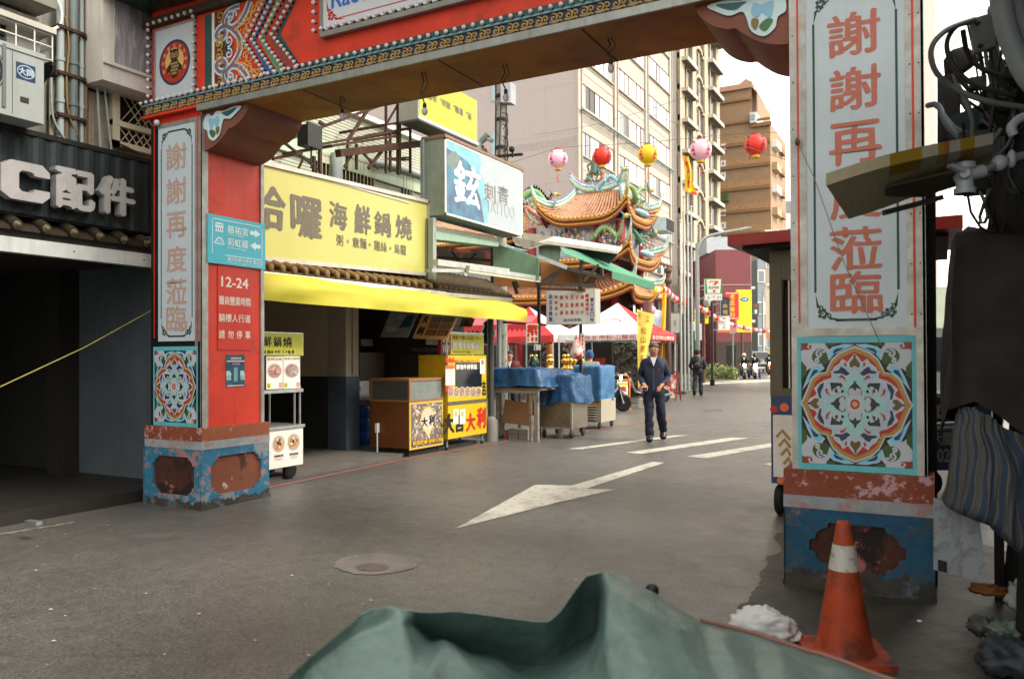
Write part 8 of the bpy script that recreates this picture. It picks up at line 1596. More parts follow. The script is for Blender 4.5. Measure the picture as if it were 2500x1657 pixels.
for i, (u, c, hm, jk, lab, lab2) in enumerate(((1817, '#3a3b3f', M('helmet_white', '#c9c9c4', .3), M('jacket_olive_black', '#23241f', .7), 'motorbike on the left of the two approaching side by side', 'rider in a white helmet approaching on the left motorbike'), (1843, '#b9bcbf', M('helmet_black', '#17171a', .3), M('jacket_black', '#17181b', .7), 'white fronted motorbike on the right of the two approaching side by side', 'rider in a black helmet approaching on the white fronted motorbike'))):
    q = at(u, 925, z=0); scooter(lab, (q.x, q.y, 0), R(16), c, '#a8242c'); RJ2 = dict(RJ)
    if i == 1: RJ2.update(anl=(.3, -.05, .1), tol=(.32, -.2, .04), knl=(.26, -.12, .55))
    else: RJ2.update(anl=(.3, 0, .1), tol=(.32, -.15, .04), knl=(.27, -.1, .55))
    person(lab2, (q.x, q.y, 0), R(16), RJ2, jk, M('trouser_denim', '#2a3550', .7), helmet=hm)
q = at(1878, 915, z=0); scooter('orange motorbike with its headlight on, half hidden by the vendor booth', (q.x, q.y, 0), R(16), '#a8562c', '#2a2420'); person('dark rider on the orange motorbike by the vendor booth', (q.x, q.y, 0), R(16), RJ, M('jacket_black', '#17181b'), M('trouser_black', '#181a1f'), helmet=M('helmet_black', '#17171a', .3))
# van behind the riders
vn = thing('van', 'silver van coming up behind the two motorbikes', 'van', (0, 0, 0)); m = MB(); SIL = M('van_silver', '#8f9396', .3, .3, .05); secs = [(-2.1, .35, .8, .75), (-2.0, .3, 1.0, .8), (-1.3, .3, 1.15, .82), (-.7, .3, 1.85, .74), (1.9, .3, 1.92, .74), (2.1, .35, 1.8, .72)]; vs = []
for y, z0, z1, w_ in secs: vs += [(-w_, y, z0), (w_, y, z0), (w_, y, (z0+z1)*.55), (w_*.88, y, z1), (-w_*.88, y, z1), (-w_, y, (z0+z1)*.55)]
m.add(vs, [(6*i+j, 6*i+(j+1) % 6, 6*i+6+(j+1) % 6, 6*i+6+j) for i in range(len(secs)-1) for j in range(6)]+[(5, 4, 3, 2, 1, 0), tuple(30+k for k in range(6))], SIL); m.build('body', vn)
m = MB(); m.slab([(-.66, -1.24, 1.2), (.66, -1.24, 1.2), (.6, -.76, 1.78), (-.6, -.76, 1.78)], (0, -.03, .02), M('van_glass', '#20262a', .1, spec=.9)); m.build('windscreen', vn)
for s in (-1, 1):
    m = MB(); m.box((.5*s, -2.13, .68), (.74*s, -2.05, .86), M('headlight_clear', '#b5b8b5', .1)); m.build('headlight', vn)
    for y in (-1.45, 1.4): m = MB(); m.lathe((.7*s, y, .32), [(.1, -.1), (.3, -.1), (.32, 0), (.3, .1), (.1, .1)], TYR, 18, axis=(1, 0, 0)); m.build('wheel', vn)
m = MB(); m.box((-.25, -2.14, .42), (.25, -2.1, .54), PWH); m.box((-.45, -2.13, .6), (.45, -2.09, .78), BLACK); m.build('grille', vn)
q = at(1832, 912, z=0); vn.location = (q.x, q.y+4, 0); vn.rotation_euler = (0, 0, R(14))
# orange barrier with a no parking board
br = thing('barrier', 'orange tubular barrier carrying a white board with red characters', 'barrier', (0, 0, 0)); ORA = M('barrier_orange', '#c9701c', .45); q0, q1 = at(1497, 995, d=21.9), at(1537, 992, d=21.9); Fr = F((q0.x, q0.y, 0), V((q1.x-q0.x, q1.y-q0.y, 0)), (0, 0, 1)); w_ = V((q1.x-q0.x, q1.y-q0.y, 0)).length
m = MB(); m.tube([Fr(w_, 0), Fr(w_, .85), Fr(w_-.06, .95), Fr(-.4, .98), Fr(-.46, .9), Fr(-.46, 0)], .025, ORA, 8); m.tube([Fr(w_, .3), Fr(-.46, .3)], .02, ORA, 8); m.tube([Fr(w_, .82), Fr(-.46, .82)], .02, ORA, 8); m.bar(Fr(w_, 0, -.2), Fr(w_, 0, .2), .05, ORA); m.bar(Fr(-.46, 0, -.2), Fr(-.46, 0, .2), .05, ORA); m.build('frame', br)
m = MB(); m.fbox(Fr, -.42, .34, .025, w_-.05, .78, .04, PWH); m.rect(Fr, -.42, .68, w_-.05, .75, .042, YG); m.text(Fr, '請勿停車', (-.38, .48, w_-.08, .65), PR, .042, .05); m.text(Fr, '松山', (w_-.25, .37, w_-.1, .43), INK, .042); m.build('board', br)
m = MB(); q = at(1638, 975, d=26.5); RW_ = M('frame_dark_red', '#7a2a22', .5)
for s in (-1, 1):
    m.bar(q+V((-.25, .3*s, 0))*1+V((0, 0, -q.z)), V((q.x-.25, q.y, .95)), .04, RW_); m.bar(V((q.x+.25, q.y+.3*s, 0)), V((q.x+.25, q.y, .95)), .04, RW_)
m.slab([(q.x-.24, q.y-.27, .1), (q.x+.24, q.y-.27, .1), (q.x+.24, q.y-.03, .85), (q.x-.24, q.y-.03, .85)], (0, .015, 0), M('board_redwhite', '#a83a2a', .5, col2='#c9bdb5', thr=.5, s2=5)); m.bar((q.x-.25, q.y, .95), (q.x+.25, q.y, .95), .04, RW_); single('folding_sign', m, 'dark red folding sandwich board standing behind the walking man', 'sign')
# ================================================================== right side
bo = thing('vendor_booth', 'grey-green wheeled vendor booth with a red roof, half behind the right pillar', 'booth', (-.6, 8.2, 0))
BG = M('booth_olive', '#5d5c48', .6, var=.15, streak=.3); x0, y0, x1, y1 = -1.38, 7.5, -.15, 8.9
m = MB(); m.box((x0, y0, .30), (x1, y1, 1.09), M('booth_blue', '#1f3d66', .5, var=.1)); m.box((x0+.02, y0-.012, .36), (x0+.5, y0, .92), PWH); Fb_ = fy((x0, y0-.012, 0))
for u, v, r, c in ((.03, .97, .035, PR), (.12, .99, .04, S7O), (.22, .96, .03, PR), (.08, .33, .03, S7O)): m.disc(Fb_, u, v, r, .002, c, 12)
for k in range(4): m.ribbon(Fb_, [(.05+.02*k, .72-.08*k), (.1+.02*k, .78-.08*k), (.17, .7-.07*k)], .035, .003, GOLD); 
m.text(Fb_, '烤', (.22, .62, .36, .8), SB, .003, .03); m.build('counter', bo)
m = MB()
for a, b in ((x0, y0), (x1-.1, y0), (x0, y1-.1), (x1-.1, y1-.1)): m.box((a-.004, b-.004, 1.088), (a+.104, b+.104, 2.425), BG)
m.box((x0+.1, y0, 2.14), (x1-.1, y0+.06, 2.42), BG); m.box((x0+.1, y0, 1.092), (x1-.1, y0+.06, 1.16), BG); m.box((x0, y0+.1, 1.092), (x0+.05, y1-.1, 1.3), BG); m.box((x0, y0+.1, 2.1), (x0+.05, y1-.1, 2.42), BG); m.box((x0+.06, y0+.2, 1.09), (x0+.13, y1-.1, 2.2), M('booth_inner', '#3a382e', .7)); m.box((x0+.13, y1-.06, 1.09), (x1, y1-.02, 2.3), M('booth_inner', '#3a382e', .7)); m.bar((x0+.16, y0+.03, 1.16), (x0+.16, y0+.03, 2.14), .012, PWH); m.build('frame', bo)
m = MB(); m.slab([(x0-.31, y0-.3, 2.44), (x1+.3, y0-.3, 2.46), (x1+.3, y1+.3, 2.52), (x0-.31, y1+.3, 2.5)], (0, 0, .10), M('booth_roof_red', '#9a2c1c', .5, var=.1, streak=.2)); m.box((x0-.2, y0-.2, 2.41), (x1+.2, y1+.2, 2.44), DARK); m.build('roof', bo)
for a, b in ((x0+.06, y0+.1), (x0+.06, y1-.2), (x1-.1, y0+.1), (x1-.1, y1-.2)): m = MB(); m.lathe((a-.04, b, .14), [(.03, 0), (.11, 0), (.14, .02), (.14, .06), (.11, .08), (.03, .08)], TYR, 18, axis=(1, 0, 0)); m.bar((a, b, .14), (a, b, .32), .04, DSTEEL); m.build('wheel', bo)
# traffic cone
tc = thing('traffic_cone', 'scuffed orange traffic cone with a white band before the right pillar', 'traffic cone', tuple(at(2062, 1600, z=0)))
q = at(2062, 1600, z=0); CO_ = M('cone_orange', '#a8401c', .6, var=.15, scale=6, col2='#4a2418', thr=.555, s2=5, soft=.12, bump=.2, streak=.35); CW_ = M('cone_band', '#b5b3ae', .4, var=.08, scale=8, col2='#7d6a60', thr=.62, s2=12, soft=.05)
m = MB(); Qz = Matrix.Rotation(R(20), 3, 'Z'); bs = [q+Qz @ V((a*.19, b*.19, .0)) for a, b in ((-1, -1), (1, -1), (1, 1), (-1, 1))]; m.slab(bs, (0, 0, .03), M('cone_base', '#a8401f', .6, var=.2, scale=6, col2='#2e1c16', thr=.58, s2=6, soft=.1)); m.build('base', tc)
m = MB(); pr = [(.145, .03), (.135, .05), (.125, .08)]+[(.125-.093*(k/10), .08+.56*k/10) for k in range(1, 11)]+[(.026, .65), (.02, .652)]; m.lathe(q+V((.0, 0, 0)), pr, CO_, 28); m.build('body', tc)
m = MB(); r = lambda z: .125-.093*(z-.08)/.56+.002; m.lathe(q, [(r(.42), .42), (r(.54), .54)], CW_, 28); m.build('band', tc)
# crumpled bag on the road
def lump(mb, c, r, mat, seed, n=28, k=16, amp=.3, fr=4, crease=.12):
    vs = []
    for i in range(k+1):
        a = math.pi*i/k-math.pi/2
        for j in range(n):
            t = 6.2832*j/n; d = V((math.cos(a)*math.cos(t), math.cos(a)*math.sin(t), math.sin(a))); s_ = 1+amp*noise.noise(d*fr*.5+V((seed, 0, 0)))+crease*abs(noise.noise(d*fr*1.4+V((0, seed, 0))))*2-crease*.7+crease*.5*noise.noise(d*fr*4+V((seed, 3, 0))); p = V(c)+V((d.x*r[0], d.y*r[1], d.z*r[2]))*s_; p.z = max(p.z, c[2]-r[2]*.9) ; vs.append(p)
    mb.add(vs, [(i*n+j, i*n+(j+1) % n, (i+1)*n+(j+1) % n, (i+1)*n+j) for i in range(k) for j in range(n)], mat, True)
q = at(1860, 1560, z=0); m = MB(); lump(m, (q.x, q.y, .075), (.16, .085, .085), M('bag_film_white', '#c9cbce', .35, var=.06, spec=.6), 4, 44, 28, .3, 3, .16); lump(m, (q.x+.11, q.y+.03, .04), (.09, .06, .045), M('bag_film_white', '#c9cbce'), 9, 30, 18, .3, 3, .16); single('plastic_bag', m, 'crumpled white plastic bag lying on the road beside the traffic cone', 'bag')
# dark clutter beside the pillar: covered stall, cloth, panels, boards, hoses
DT = M('dark_tarp', '#0d0b09', .8, var=.4, scale=3, bump=.4, bscale=12); DB_ = M('dark_maroon_tarp', '#120a05', .75, var=.3, scale=2, bump=.5, bscale=9)
st = thing('covered_stall', 'stall heaped under black and brown tarpaulins at the right edge, beside the pillar', 'stall', tuple(at(2480, 1300, d=4.2))[:2]+(0,))
drape(.04, 4.55, 1.12, 1.3, 5.7, 2.02, DB_, 'cover', '', 3, .12, .16, lambda a, b: -.1*(a-.5), .06, st, .08); drape(.34, 4.5, .05, 1.5, 5.6, 1.05, DT, 'cover', '', 8, .08, .08, None, .03, st, .06); drape(.26, 4.9, 1.95, 1.2, 5.6, 2.6, DT, 'cover', '', 14, .12, .1, None, .05, st, .07)
m = MB(); m.slab([(-1.0, 2.5, 3.32), (3.0, 2.25, 3.32), (3.0, 6.0, 3.32), (.62, 6.0, 3.32), (.35, 3.9, 3.32), (-1.0, 3.9, 3.32)], (0, 0, .04), DT); m.build('canopy', st)  # unseen canopy added overhead, outline shaped to shade the pile and ground
m = MB(); b = at(2276, 1400, d=4.95); m.bar((b.x, b.y, 0), (b.x+.01, b.y, 2.6), .06, DT); b2 = at(2560, 1400, d=4.3); m.bar((b2.x, b2.y, 0), (b2.x, b2.y, 3.2), .05, DT); b3 = at(2440, 1400, d=4.7); m.bar((b3.x, b3.y, 0), (b3.x, b3.y, 3.4), .05, DT); m.build('post', st)
m = MB(); a, b, c, e = [at(*p) for p in ((2276, 215), (2345, 190), (2340, 330), (2275, 330))] if False else [at(2288, 190, d=4.5), at(2345, 172, d=4.5), at(2345, 330, d=4.5), at(2288, 345, d=4.5)]; m.slab([e, c, b, a], (0, .2, 0), DT); m.build('box', st)
m = MB(); a, b, c, e = at(2310, 290, d=4.3), at(2405, 250, d=4.3), at(2410, 350, d=4.3), at(2318, 345, d=4.3); m.slab([e, c, b, a], (0, .03, 0), M('slate_sheet', '#2c3a40', .6, var=.2)); m.build('sheet', st)
m = MB(); g = random.Random(17)
for k in range(26):
    u0, v0, u1, v1 = g.uniform(2330, 2480), g.uniform(-40, 420), g.uniform(2400, 2560), g.uniform(40, 560); d0 = g.uniform(3.7, 4.4); a, b = at(u0, v0, d=d0), at(u1, v1, d=d0+g.uniform(-.2, .2)); sg = g.uniform(.05, .3)
    m.tube([a+(b-a)*t_/8-V((0, 0, sg*math.sin(math.pi*t_/8)))+FW*.05*math.sin(t_+k) for t_ in range(9)], g.uniform(.005, .013), (BLACK, DT, M('hose_grey', '#4d5254', .5), BLACK)[k % 4], 5)
for k in range(9): q_ = at(g.uniform(2350, 2500), g.uniform(130, 520), d=g.uniform(4.0, 4.4)); s_ = g.uniform(.03, .09); m.box(q_-V((s_, s_, s_*.7)), q_+V((s_, s_, s_*.7)), (DT, M('slate_box', '#2a3238', .6), BLACK)[k % 3])
m.build('cables', st)
m = MB(); c = at(2455, 300, d=4.2); lump(m, tuple(c), (.1, .2, .35), DT, 21, 30, 20, .15, 4, .1); c = at(2352, 165, d=4.6); m.lathe(c, [(.01, .12), (.06, .1), (.10, .02), (.11, -.02), (.02, -.03)], DT, 16, axis=(-.5, -.3, .8)); c = at(2500, 480, d=4.2); lump(m, tuple(c), (.16, .3, .5), DT, 25, 30, 20, .15, 4, .1); m.build('bundle', st)
STR = bpy.data.materials.new('striped_cloth'); STR.use_nodes = True; nt = STR.node_tree; wv = nt.nodes.new('ShaderNodeTexWave'); wv.inputs['Scale'].default_value = 1.0; wv.bands_direction = 'X'; uvn = nt.nodes.new('ShaderNodeUVMap'); nt.links.new(uvn.outputs[0], wv.inputs['Vector']); rp = nt.nodes.new('ShaderNodeValToRGB'); e_ = rp.color_ramp; e_.interpolation = 'CONSTANT'; e_.elements[0].color = (.016, .03, .06, 1); e_.elements[1].position = .38; e_.elements[1].color = (.08, .076, .066, 1); x_ = e_.elements.new(.72); x_.color = (.022, .037, .062, 1); x_ = e_.elements.new(.85); x_.color = (.062, .058, .05, 1); nt.links.new(wv.outputs['Fac'], rp.inputs[0]); nt.links.new(rp.outputs[0], nt.nodes['Principled BSDF'].inputs['Base Color']); nt.nodes['Principled BSDF'].inputs['Roughness'].default_value = .85
# cloth as a draped sheet: rows from its gathered top to its trailing hem
rows = [[(2338, 1006, 4.0), (2350, 990, 3.98), (2372, 988, 3.95), (2410, 1012, 3.9), (2450, 1045, 3.88), (2540, 1075, 3.85)], [(2333, 1030, 3.97), (2352, 1022, 3.92), (2385, 1030, 3.86), (2425, 1060, 3.82), (2470, 1090, 3.8), (2560, 1120, 3.8)], [(2322, 1090, 3.95), (2348, 1090, 3.88), (2390, 1095, 3.8), (2435, 1120, 3.76), (2485, 1150, 3.74), (2570, 1180, 3.75)], [(2305, 1160, 3.95), (2340, 1165, 3.86), (2385, 1175, 3.77), (2435, 1200, 3.72), (2490, 1235, 3.7), (2580, 1260, 3.72)], [(2292, 1205, 3.95), (2330, 1228, 3.86), (2378, 1245, 3.76), (2430, 1275, 3.7), (2490, 1325, 3.68), (2590, 1350, 3.7)], [(2291, 1215, 3.97), (2330, 1240, 3.9), (2378, 1262, 3.82), (2430, 1292, 3.76), (2490, 1350, 3.74), (2590, 1380, 3.75)]]
def loft(rows, nu, nv, pix=True, lk=0):
    g = [[at(*p[:2], d=p[2]) if pix else V(p) for p in r] for r in rows]
    cols = [[V(v) for v in cat([tuple(g[i][j]) for i in range(len(g))], nv, False)] for j in range(len(g[0]))]
    out = [[V(v) for v in cat([tuple(cols[j][k]) for j in range(len(cols))], nu, False)] for k in range(len(cols[0]))]
    if lk:
        for k in range(len(out)):
            i, t = min(k//nv, len(g)-2), (k-min(k//nv, len(g)-2)*nv)/nv
            for q in range(len(out[0])):
                j, u = min(q//nu, len(g[0])-2), (q-min(q//nu, len(g[0])-2)*nu)/nu
                l = (g[i][j]*(1-u)+g[i][j+1]*u)*(1-t)+(g[i+1][j]*(1-u)+g[i+1][j+1]*u)*t; out[k][q] = out[k][q].lerp(l, lk)
    return out
gr_ = loft(rows, 14, 10); R_, C_ = len(gr_), len(gr_[0]); vs = []
for i in range(R_):
    for j in range(C_):
        u = j/(C_-1); v = i/(R_-1); p = gr_[i][j]; fo = math.sin(u*30+1.2*math.sin(v*2+u*4))*.022*(.35+.65*v) + .007*math.sin(u*75+v*3); p = p-FW*fo+noise.noise_vector(p*7)*.02; vs.append(p)
m = MB(); m.add(vs, [(i*C_+j, (i+1)*C_+j, (i+1)*C_+j+1, i*C_+j+1) for i in range(R_-1) for j in range(C_-1)], STR, True)
so = single('striped_cloth', m, 'blue and grey striped cloth gathered and slung over the dark stall', 'cloth')
uv = so.data.uv_layers.new(name='UVMap')
for lp in so.data.loops: i, j = divmod(lp.vertex_index, C_); uv.data[lp.index].uv = (j/(C_-1)*3.4+.03*math.sin(i*.3), i/(R_-1))
for i, (pts, lab) in enumerate((([(2279, 1215), (2345, 1245), (2342, 1407), (2279, 1390)], 'white panel leaning nearest the right pillar, with a dark label at its foot'), ([(2353, 1262), (2392, 1275), (2411, 1422), (2351, 1408)], 'white panel further right, leaning under the striped cloth'))):
    p = [at(*a, d=4.0-.1*i) for a in pts]; m = MB(); m.slab([p[3], p[2], p[1], p[0]], (0, .02, 0), M('grubby_white', '#92989e', .6, var=.15, scale=5, col2='#55595c', thr=.6, s2=14, soft=.1))
    if i == 0: a = [at(*k, d=3.99) for k in ((2290, 1365), (2312, 1371), (2312, 1398), (2290, 1392))]; m.slab(a[::-1], (0, .004, 0), M('label_dark', '#2a2a28', .6))
    single('white_panel', m, lab, 'panel', 'white panels under the striped cloth')
# long board with hazard tape
m = MB(); lo_ = [(2072, 535, 3.6), (2157, 508, 3.65), (2244, 476, 3.7), (2330, 452, 3.75), (2420, 428, 3.8)]; hi_ = [(2017, 453, 3.3), (2146, 412, 3.3), (2273, 382, 3.35), (2345, 368, 3.4), (2425, 352, 3.45)]
A_ = [V(v) for v in cat([tuple(at(*p[:2], d=p[2])) for p in lo_], 5, False)]; B_ = [V(v) for v in cat([tuple(at(*p[:2], d=p[2])) for p in hi_], 5, False)]; n = len(A_); TAN = M('board_ply', '#a59a80', .7, var=.12, scale=4, streak=.15); th = V((0, 0, .05))
m.add(A_+B_, [(i, i+1, n+i+1, n+i) for i in range(n-1)], TAN); m.add([p+th for p in A_]+[p+th for p in B_], [(n+i, n+i+1, i+1, i) for i in range(n-1)], TAN)
TY, TWh, TOr = M('tape_yellow', '#8a701f', .5, var=.2), M('tape_white', '#9a958a', .5), M('tape_orange', '#8a5a2a', .5)
seq = [TAN, TAN, TAN, TAN, TAN, TAN, TY, TY, TY, TWh, TWh, TY, TOr, TWh, TWh, TY, TY, TWh, TWh, TWh]
for i in range(n-1): m.quad(B_[i]+th, B_[i], B_[i+1], B_[i+1]+th, seq[i]); m.quad(A_[i], A_[i]+th, A_[i+1]+th, A_[i+1], TAN)
m.quad(A_[0], B_[0], B_[0]+th, A_[0]+th, TAN); 
for i in range(6, n-1):       # tape wrapped over the underside near the back edge
    k = .22; m.quad(B_[i]-V((0, 0, .004)), B_[i]+(A_[i]-B_[i])*k-V((0, 0, .004)), B_[i+1]+(A_[i+1]-B_[i+1])*k-V((0, 0, .004)), B_[i+1]-V((0, 0, .004)), seq[i])
single('board', m, 'long tan board edged with yellow and white tape jutting across the right pillar', 'board')
m = MB(); a, b, c, e = at(2165, 440, d=3.42), at(2410, 384, d=3.5), at(2410, 415, d=3.66), at(2250, 465, d=3.66); f = at(2158, 462, d=3.55); m.slab([p-V((0, 0, .02)) for p in (f, e, c, b, a)], (0, 0, -.012), M('board_dark_under', '#3b3627', .8)); a, b = at(2157, 508, d=3.28), at(2300, 470, d=3.3); m.bar(a-V((0, 0, .02)), b-V((0, 0, .02)), .022, BLACK); single('board_bracket', m, 'dark plate and black rod under the taped board', 'bracket')
# valve, plate, hoses
vv = thing('valve', 'white plastic valve with a lever on a grey pipe, in front of the dark stall', 'valve', tuple(at(2355, 430, d=3.5))); q = at(2355, 432, d=3.5); PVC = M('pvc_white', '#8d949c', .4, var=.08)
m = MB(); m.cyl(q+V((0, 0, -.075)), q+V((0, 0, .06)), .036, PVC, n=14); m.cyl(q+V((0, 0, -.075)), q+V((0, 0, -.05)), .045, PVC, n=14); m.cyl(q+V((0, 0, .035)), q+V((0, 0, .06)), .045, PVC, n=14); m.cyl(q+V((-.03, -.02, 0)), at(2400, 418, d=3.5), .03, PVC, n=12); m.cyl(q+V((0, -.03, .0)), q+V((0, -.055, .005)), .02, PVC, n=10); m.build('valve_body', vv)
m = MB(); m.bar(q+V((.01, -.03, .01)), at(2318, 404, d=3.45), .03, PVC, .018); m.build('lever', vv); m = MB(); p = [at(u, v, d=3.5) for u, v in ((2400, 418), (2440, 398), (2470, 388), (2520, 375))]; m.tube(p, [.018, .018, .02, .018], M('pipe_dull', '#5d666c', .5), 8); m.ell(p[1], (.035, .03, .035), PVC, 10, 8); m.ell(p[2], (.02, .03, .04), PVC, 10, 8); m.build('pipe', vv)
m = MB(); a, b, c, e = at(2365, 48, d=3.7), at(2425, 30, d=3.7), at(2432, 112, d=3.7), at(2378, 130, d=3.7); m.slab([e, c, b, a], (0, .03, 0), M('plate_galvanised', '#6f726e', .55, .3, .2)); 
for u, v in ((2387, 56), (2394, 112)): m.ell(at(u, v, d=3.69), .012, DARK, 8, 6)
single('metal_plate', m, 'grey metal plate with two bolt holes among the hoses', 'plate')
for i, (p, r, mat, lab) in enumerate((([(2380, 48, 3.7), (2310, 75, 3.7), (2274, 120, 3.7), (2285, 175, 3.7), (2330, 215, 3.7), (2400, 245, 3.65), (2500, 262, 3.6)], .013, M('hose_grey', '#4d5254', .5), 'grey hose looping widest towards the right pillar'), ([(2375, 55, 3.72), (2335, 65, 3.72), (2312, 105, 3.72), (2325, 155, 3.72), (2375, 205, 3.7), (2480, 235, 3.65)], .012, BLACK, 'black hose looping inside the grey one'), ([(2265, 258, 4.4), (2290, 258, 4.3), (2310, 300, 4.2), (2345, 335, 4.1), (2385, 345, 4.0)], .016, M('cable_bluegrey', '#3f4a50', .5), 'blue-grey cable dropping from the pillar edge to the taped board'), ([(2280, 255, 4.4), (2300, 275, 4.3), (2330, 310, 4.2), (2380, 335, 4.0)], .010, M('hose_grey', '#4d5254'), 'thin grey cable beside the blue-grey one'), ([(2440, -30, 3.5), (2455, 60, 3.5), (2480, 130, 3.5), (2510, 190, 3.5), (2560, 240, 3.5)], .045, M('duct_white', '#7f878c', .5, var=.1), 'fat white duct bending down the right edge'), ([(2475, -30, 3.6), (2490, 40, 3.6), (2510, 90, 3.6), (2550, 130, 3.6)], .035, M('duct_white', '#7f878c'), 'second white duct behind the fat one'), ([(2418, 30, 3.6), (2450, 20, 3.55), (2470, 5, 3.5)], .03, M('duct_white', '#7f878c'), 'short pale pipe above the metal plate'), ([(2475, 330, 3.5), (2470, 310, 3.5), (2490, 290, 3.5), (2520, 285, 3.5)], .02, PVC, 'small hooked white pipe near the right edge'))):
    m = MB(); m.tube([V(v) for v in cat([tuple(at(u, v, d=d)) for u, v, d in p], 6, False)], r, mat, 8); single('hose', m, lab, 'hose', 'hoses and cables above the dark stall')
m = MB(); q = at(1948, 348, y=5.3); lump(m, (q.x, q.y-.02, q.z), (.016, .016, .028), M('knot_brown', '#4a4030', .7), 3, 14, 10, .2, 4, .1); m.tube([q+V((0, -.02, 0)), at(1990, 440, y=5.25), at(2060, 640, y=5.25), at(2150, 840, y=5.25)], .0025, M('string_grey', '#77746c'), 4); single('string', m, 'thin string tied in a knot on the edge of the right pillar', 'string')
# things glimpsed through the gap right of the pillar
fc = thing('food_cart', 'dark blue food cart with pale lettering glimpsed in the gap right of the right pillar', 'food cart', tuple(at(2300, 1200, d=8))[:2]+(0,)); a, b = at(2262, 950, d=8), at(2420, 950, d=8); z1 = at(2300, 970, d=8).z; u = V((b.x-a.x, b.y-a.y, 0)); Fc = F((a.x, a.y, 0), u, (0, 0, 1)); w_ = u.length
m = MB(); m.fbox(Fc, 0, .3, -.7, w_, z1, 0, M('cart_navy', '#16283f', .5, var=.1)); m.fbox(Fc, -.02, z1, -.75, w_, z1+.04, .03, M('cart_shelf', '#5d6466')); m.text(Fc, '饒河夜市', (.06, z1-.22, w_*.75, z1-.06), M('lettering_pink', '#7d6a70'), .004, .06); m.text(Fc, '大腸包小腸', (.06, z1-.48, w_*.8, z1-.34), GREYT, .004, .03); m.text(Fc, '02 24', (.1, .38, w_*.6, .52), GREYT, .004, .03); m.build('body', fc)
m = MB()
for z in (z1-.26, z1-.30): m.tube([Fc(-.1, z, .15), Fc(w_*.5, z+.02, .17), Fc(w_, z-.02, .15)], .022, M('rail_pale', '#7f827f', .4, .5), 8)
m.build('rail', fc)
for k in (.1, w_-.1): m = MB(); c = Fc(k, .15, -.2); m.lathe(c, [(.03, -.04), (.14, -.04), (.15, 0), (.14, .04), (.03, .04)], TYR, 14, axis=Fc.n); m.build('wheel', fc)
pv = thing('parked_van', 'pale van glimpsed above the dark blue food cart in the gap', 'van', tuple(at(2300, 1000, d=13))[:2]+(0,)); a = at(2245, 950, d=13); b = at(2450, 950, d=13); u = V((b.x-a.x, b.y-a.y, 0)); Fv = F((a.x, a.y, 0), u, (0, 0, 1)); w_ = u.length
m = MB(); m.plate(Fv, [(0, .35), (w_, .35), (w_, 1.1), (w_*.97, 1.9), (.25, 1.9), (0, 1.15)], -3.5, 0, M('van_pale', '#7f8684', .4, .2)); m.build('body', pv); m = MB(); m.fbox(Fv, .2, 1.2, 0, w_-.2, 1.75, .01, M('van_glass', '#20262a', .1)); m.build('windscreen', pv)
for k in (.15, w_-.15): m = MB(); m.lathe(Fv(k, .32, -.6), [(.1, -.1), (.3, -.1), (.32, 0), (.3, .1), (.1, .1)], TYR, 16, axis=Fv.u); m.build('wheel', pv)
rb = thing('side_building', 'plain grey building added out of view along the right of the street to shade it', 'building', (8, 2, 0)); m = MB(); m.box((3.0, -8, 0), (14, 14, 6.6), OLDW); m.build('wall', rb)  # unseen block added to shade the near street, height set for that
m = MB()
for k in range(5): m.box((2.96, -5+k*3.6, 4), (3.0, -3.2+k*3.6, 5.6), GLD); pass
m.build('window', rb)  # windows of the added unseen block
blk('side_building', 'low pale green wall seen past the pillar, above the parked van', 2262, 2420, 700, 26, M('wall_pale_green', '#9aa392', .7), 5)
# bits of rubbish on the dark ground
for i, (u, v, d, r, mat, lab) in enumerate(((2400, 1530, 4.0, (.07, .06, .05), M('rubbish_grey', '#3f433f', .6, var=.3), 'crumpled dark grey bag on the ground below the white panels'), (2450, 1545, 3.9, (.09, .07, .06), M('rubbish_green', '#5a6a5e', .4, var=.3), 'crumpled pale greenish plastic sheet on the ground at right'), (2490, 1460, 4.0, (.06, .05, .08), M('rubbish_white', '#8a8d8a', .5, var=.15), 'crumpled white box-like bag at the right edge'), (2415, 1440, 4.2, (.09, .06, .03), M('rubbish_orange', '#6a3c12', .6), 'dull orange cloth lump beneath the white panels'), (2470, 1640, 3.6, (.14, .12, .09), M('rubbish_blue', '#2a333a', .6, var=.3), 'dark bluish sack in the lower right corner'))):
    q = at(u, v, d=d); m = MB(); lump(m, (q.x, q.y, max(q.z, r[2]*.9)), r, mat, i+3, 28, 18, .4, 5, .25); single('rubbish', m, lab, 'rubbish', 'rubbish at the foot of the dark stall')
m = MB(); q = at(2245, 1520, z=.0); m.ell(q+V((0, 0, .01)), (.014, .01, .008), PWH, 8, 6); single('bottle_cap', m, 'tiny bright white cap on the ground at the corner of the right plinth', 'cap')
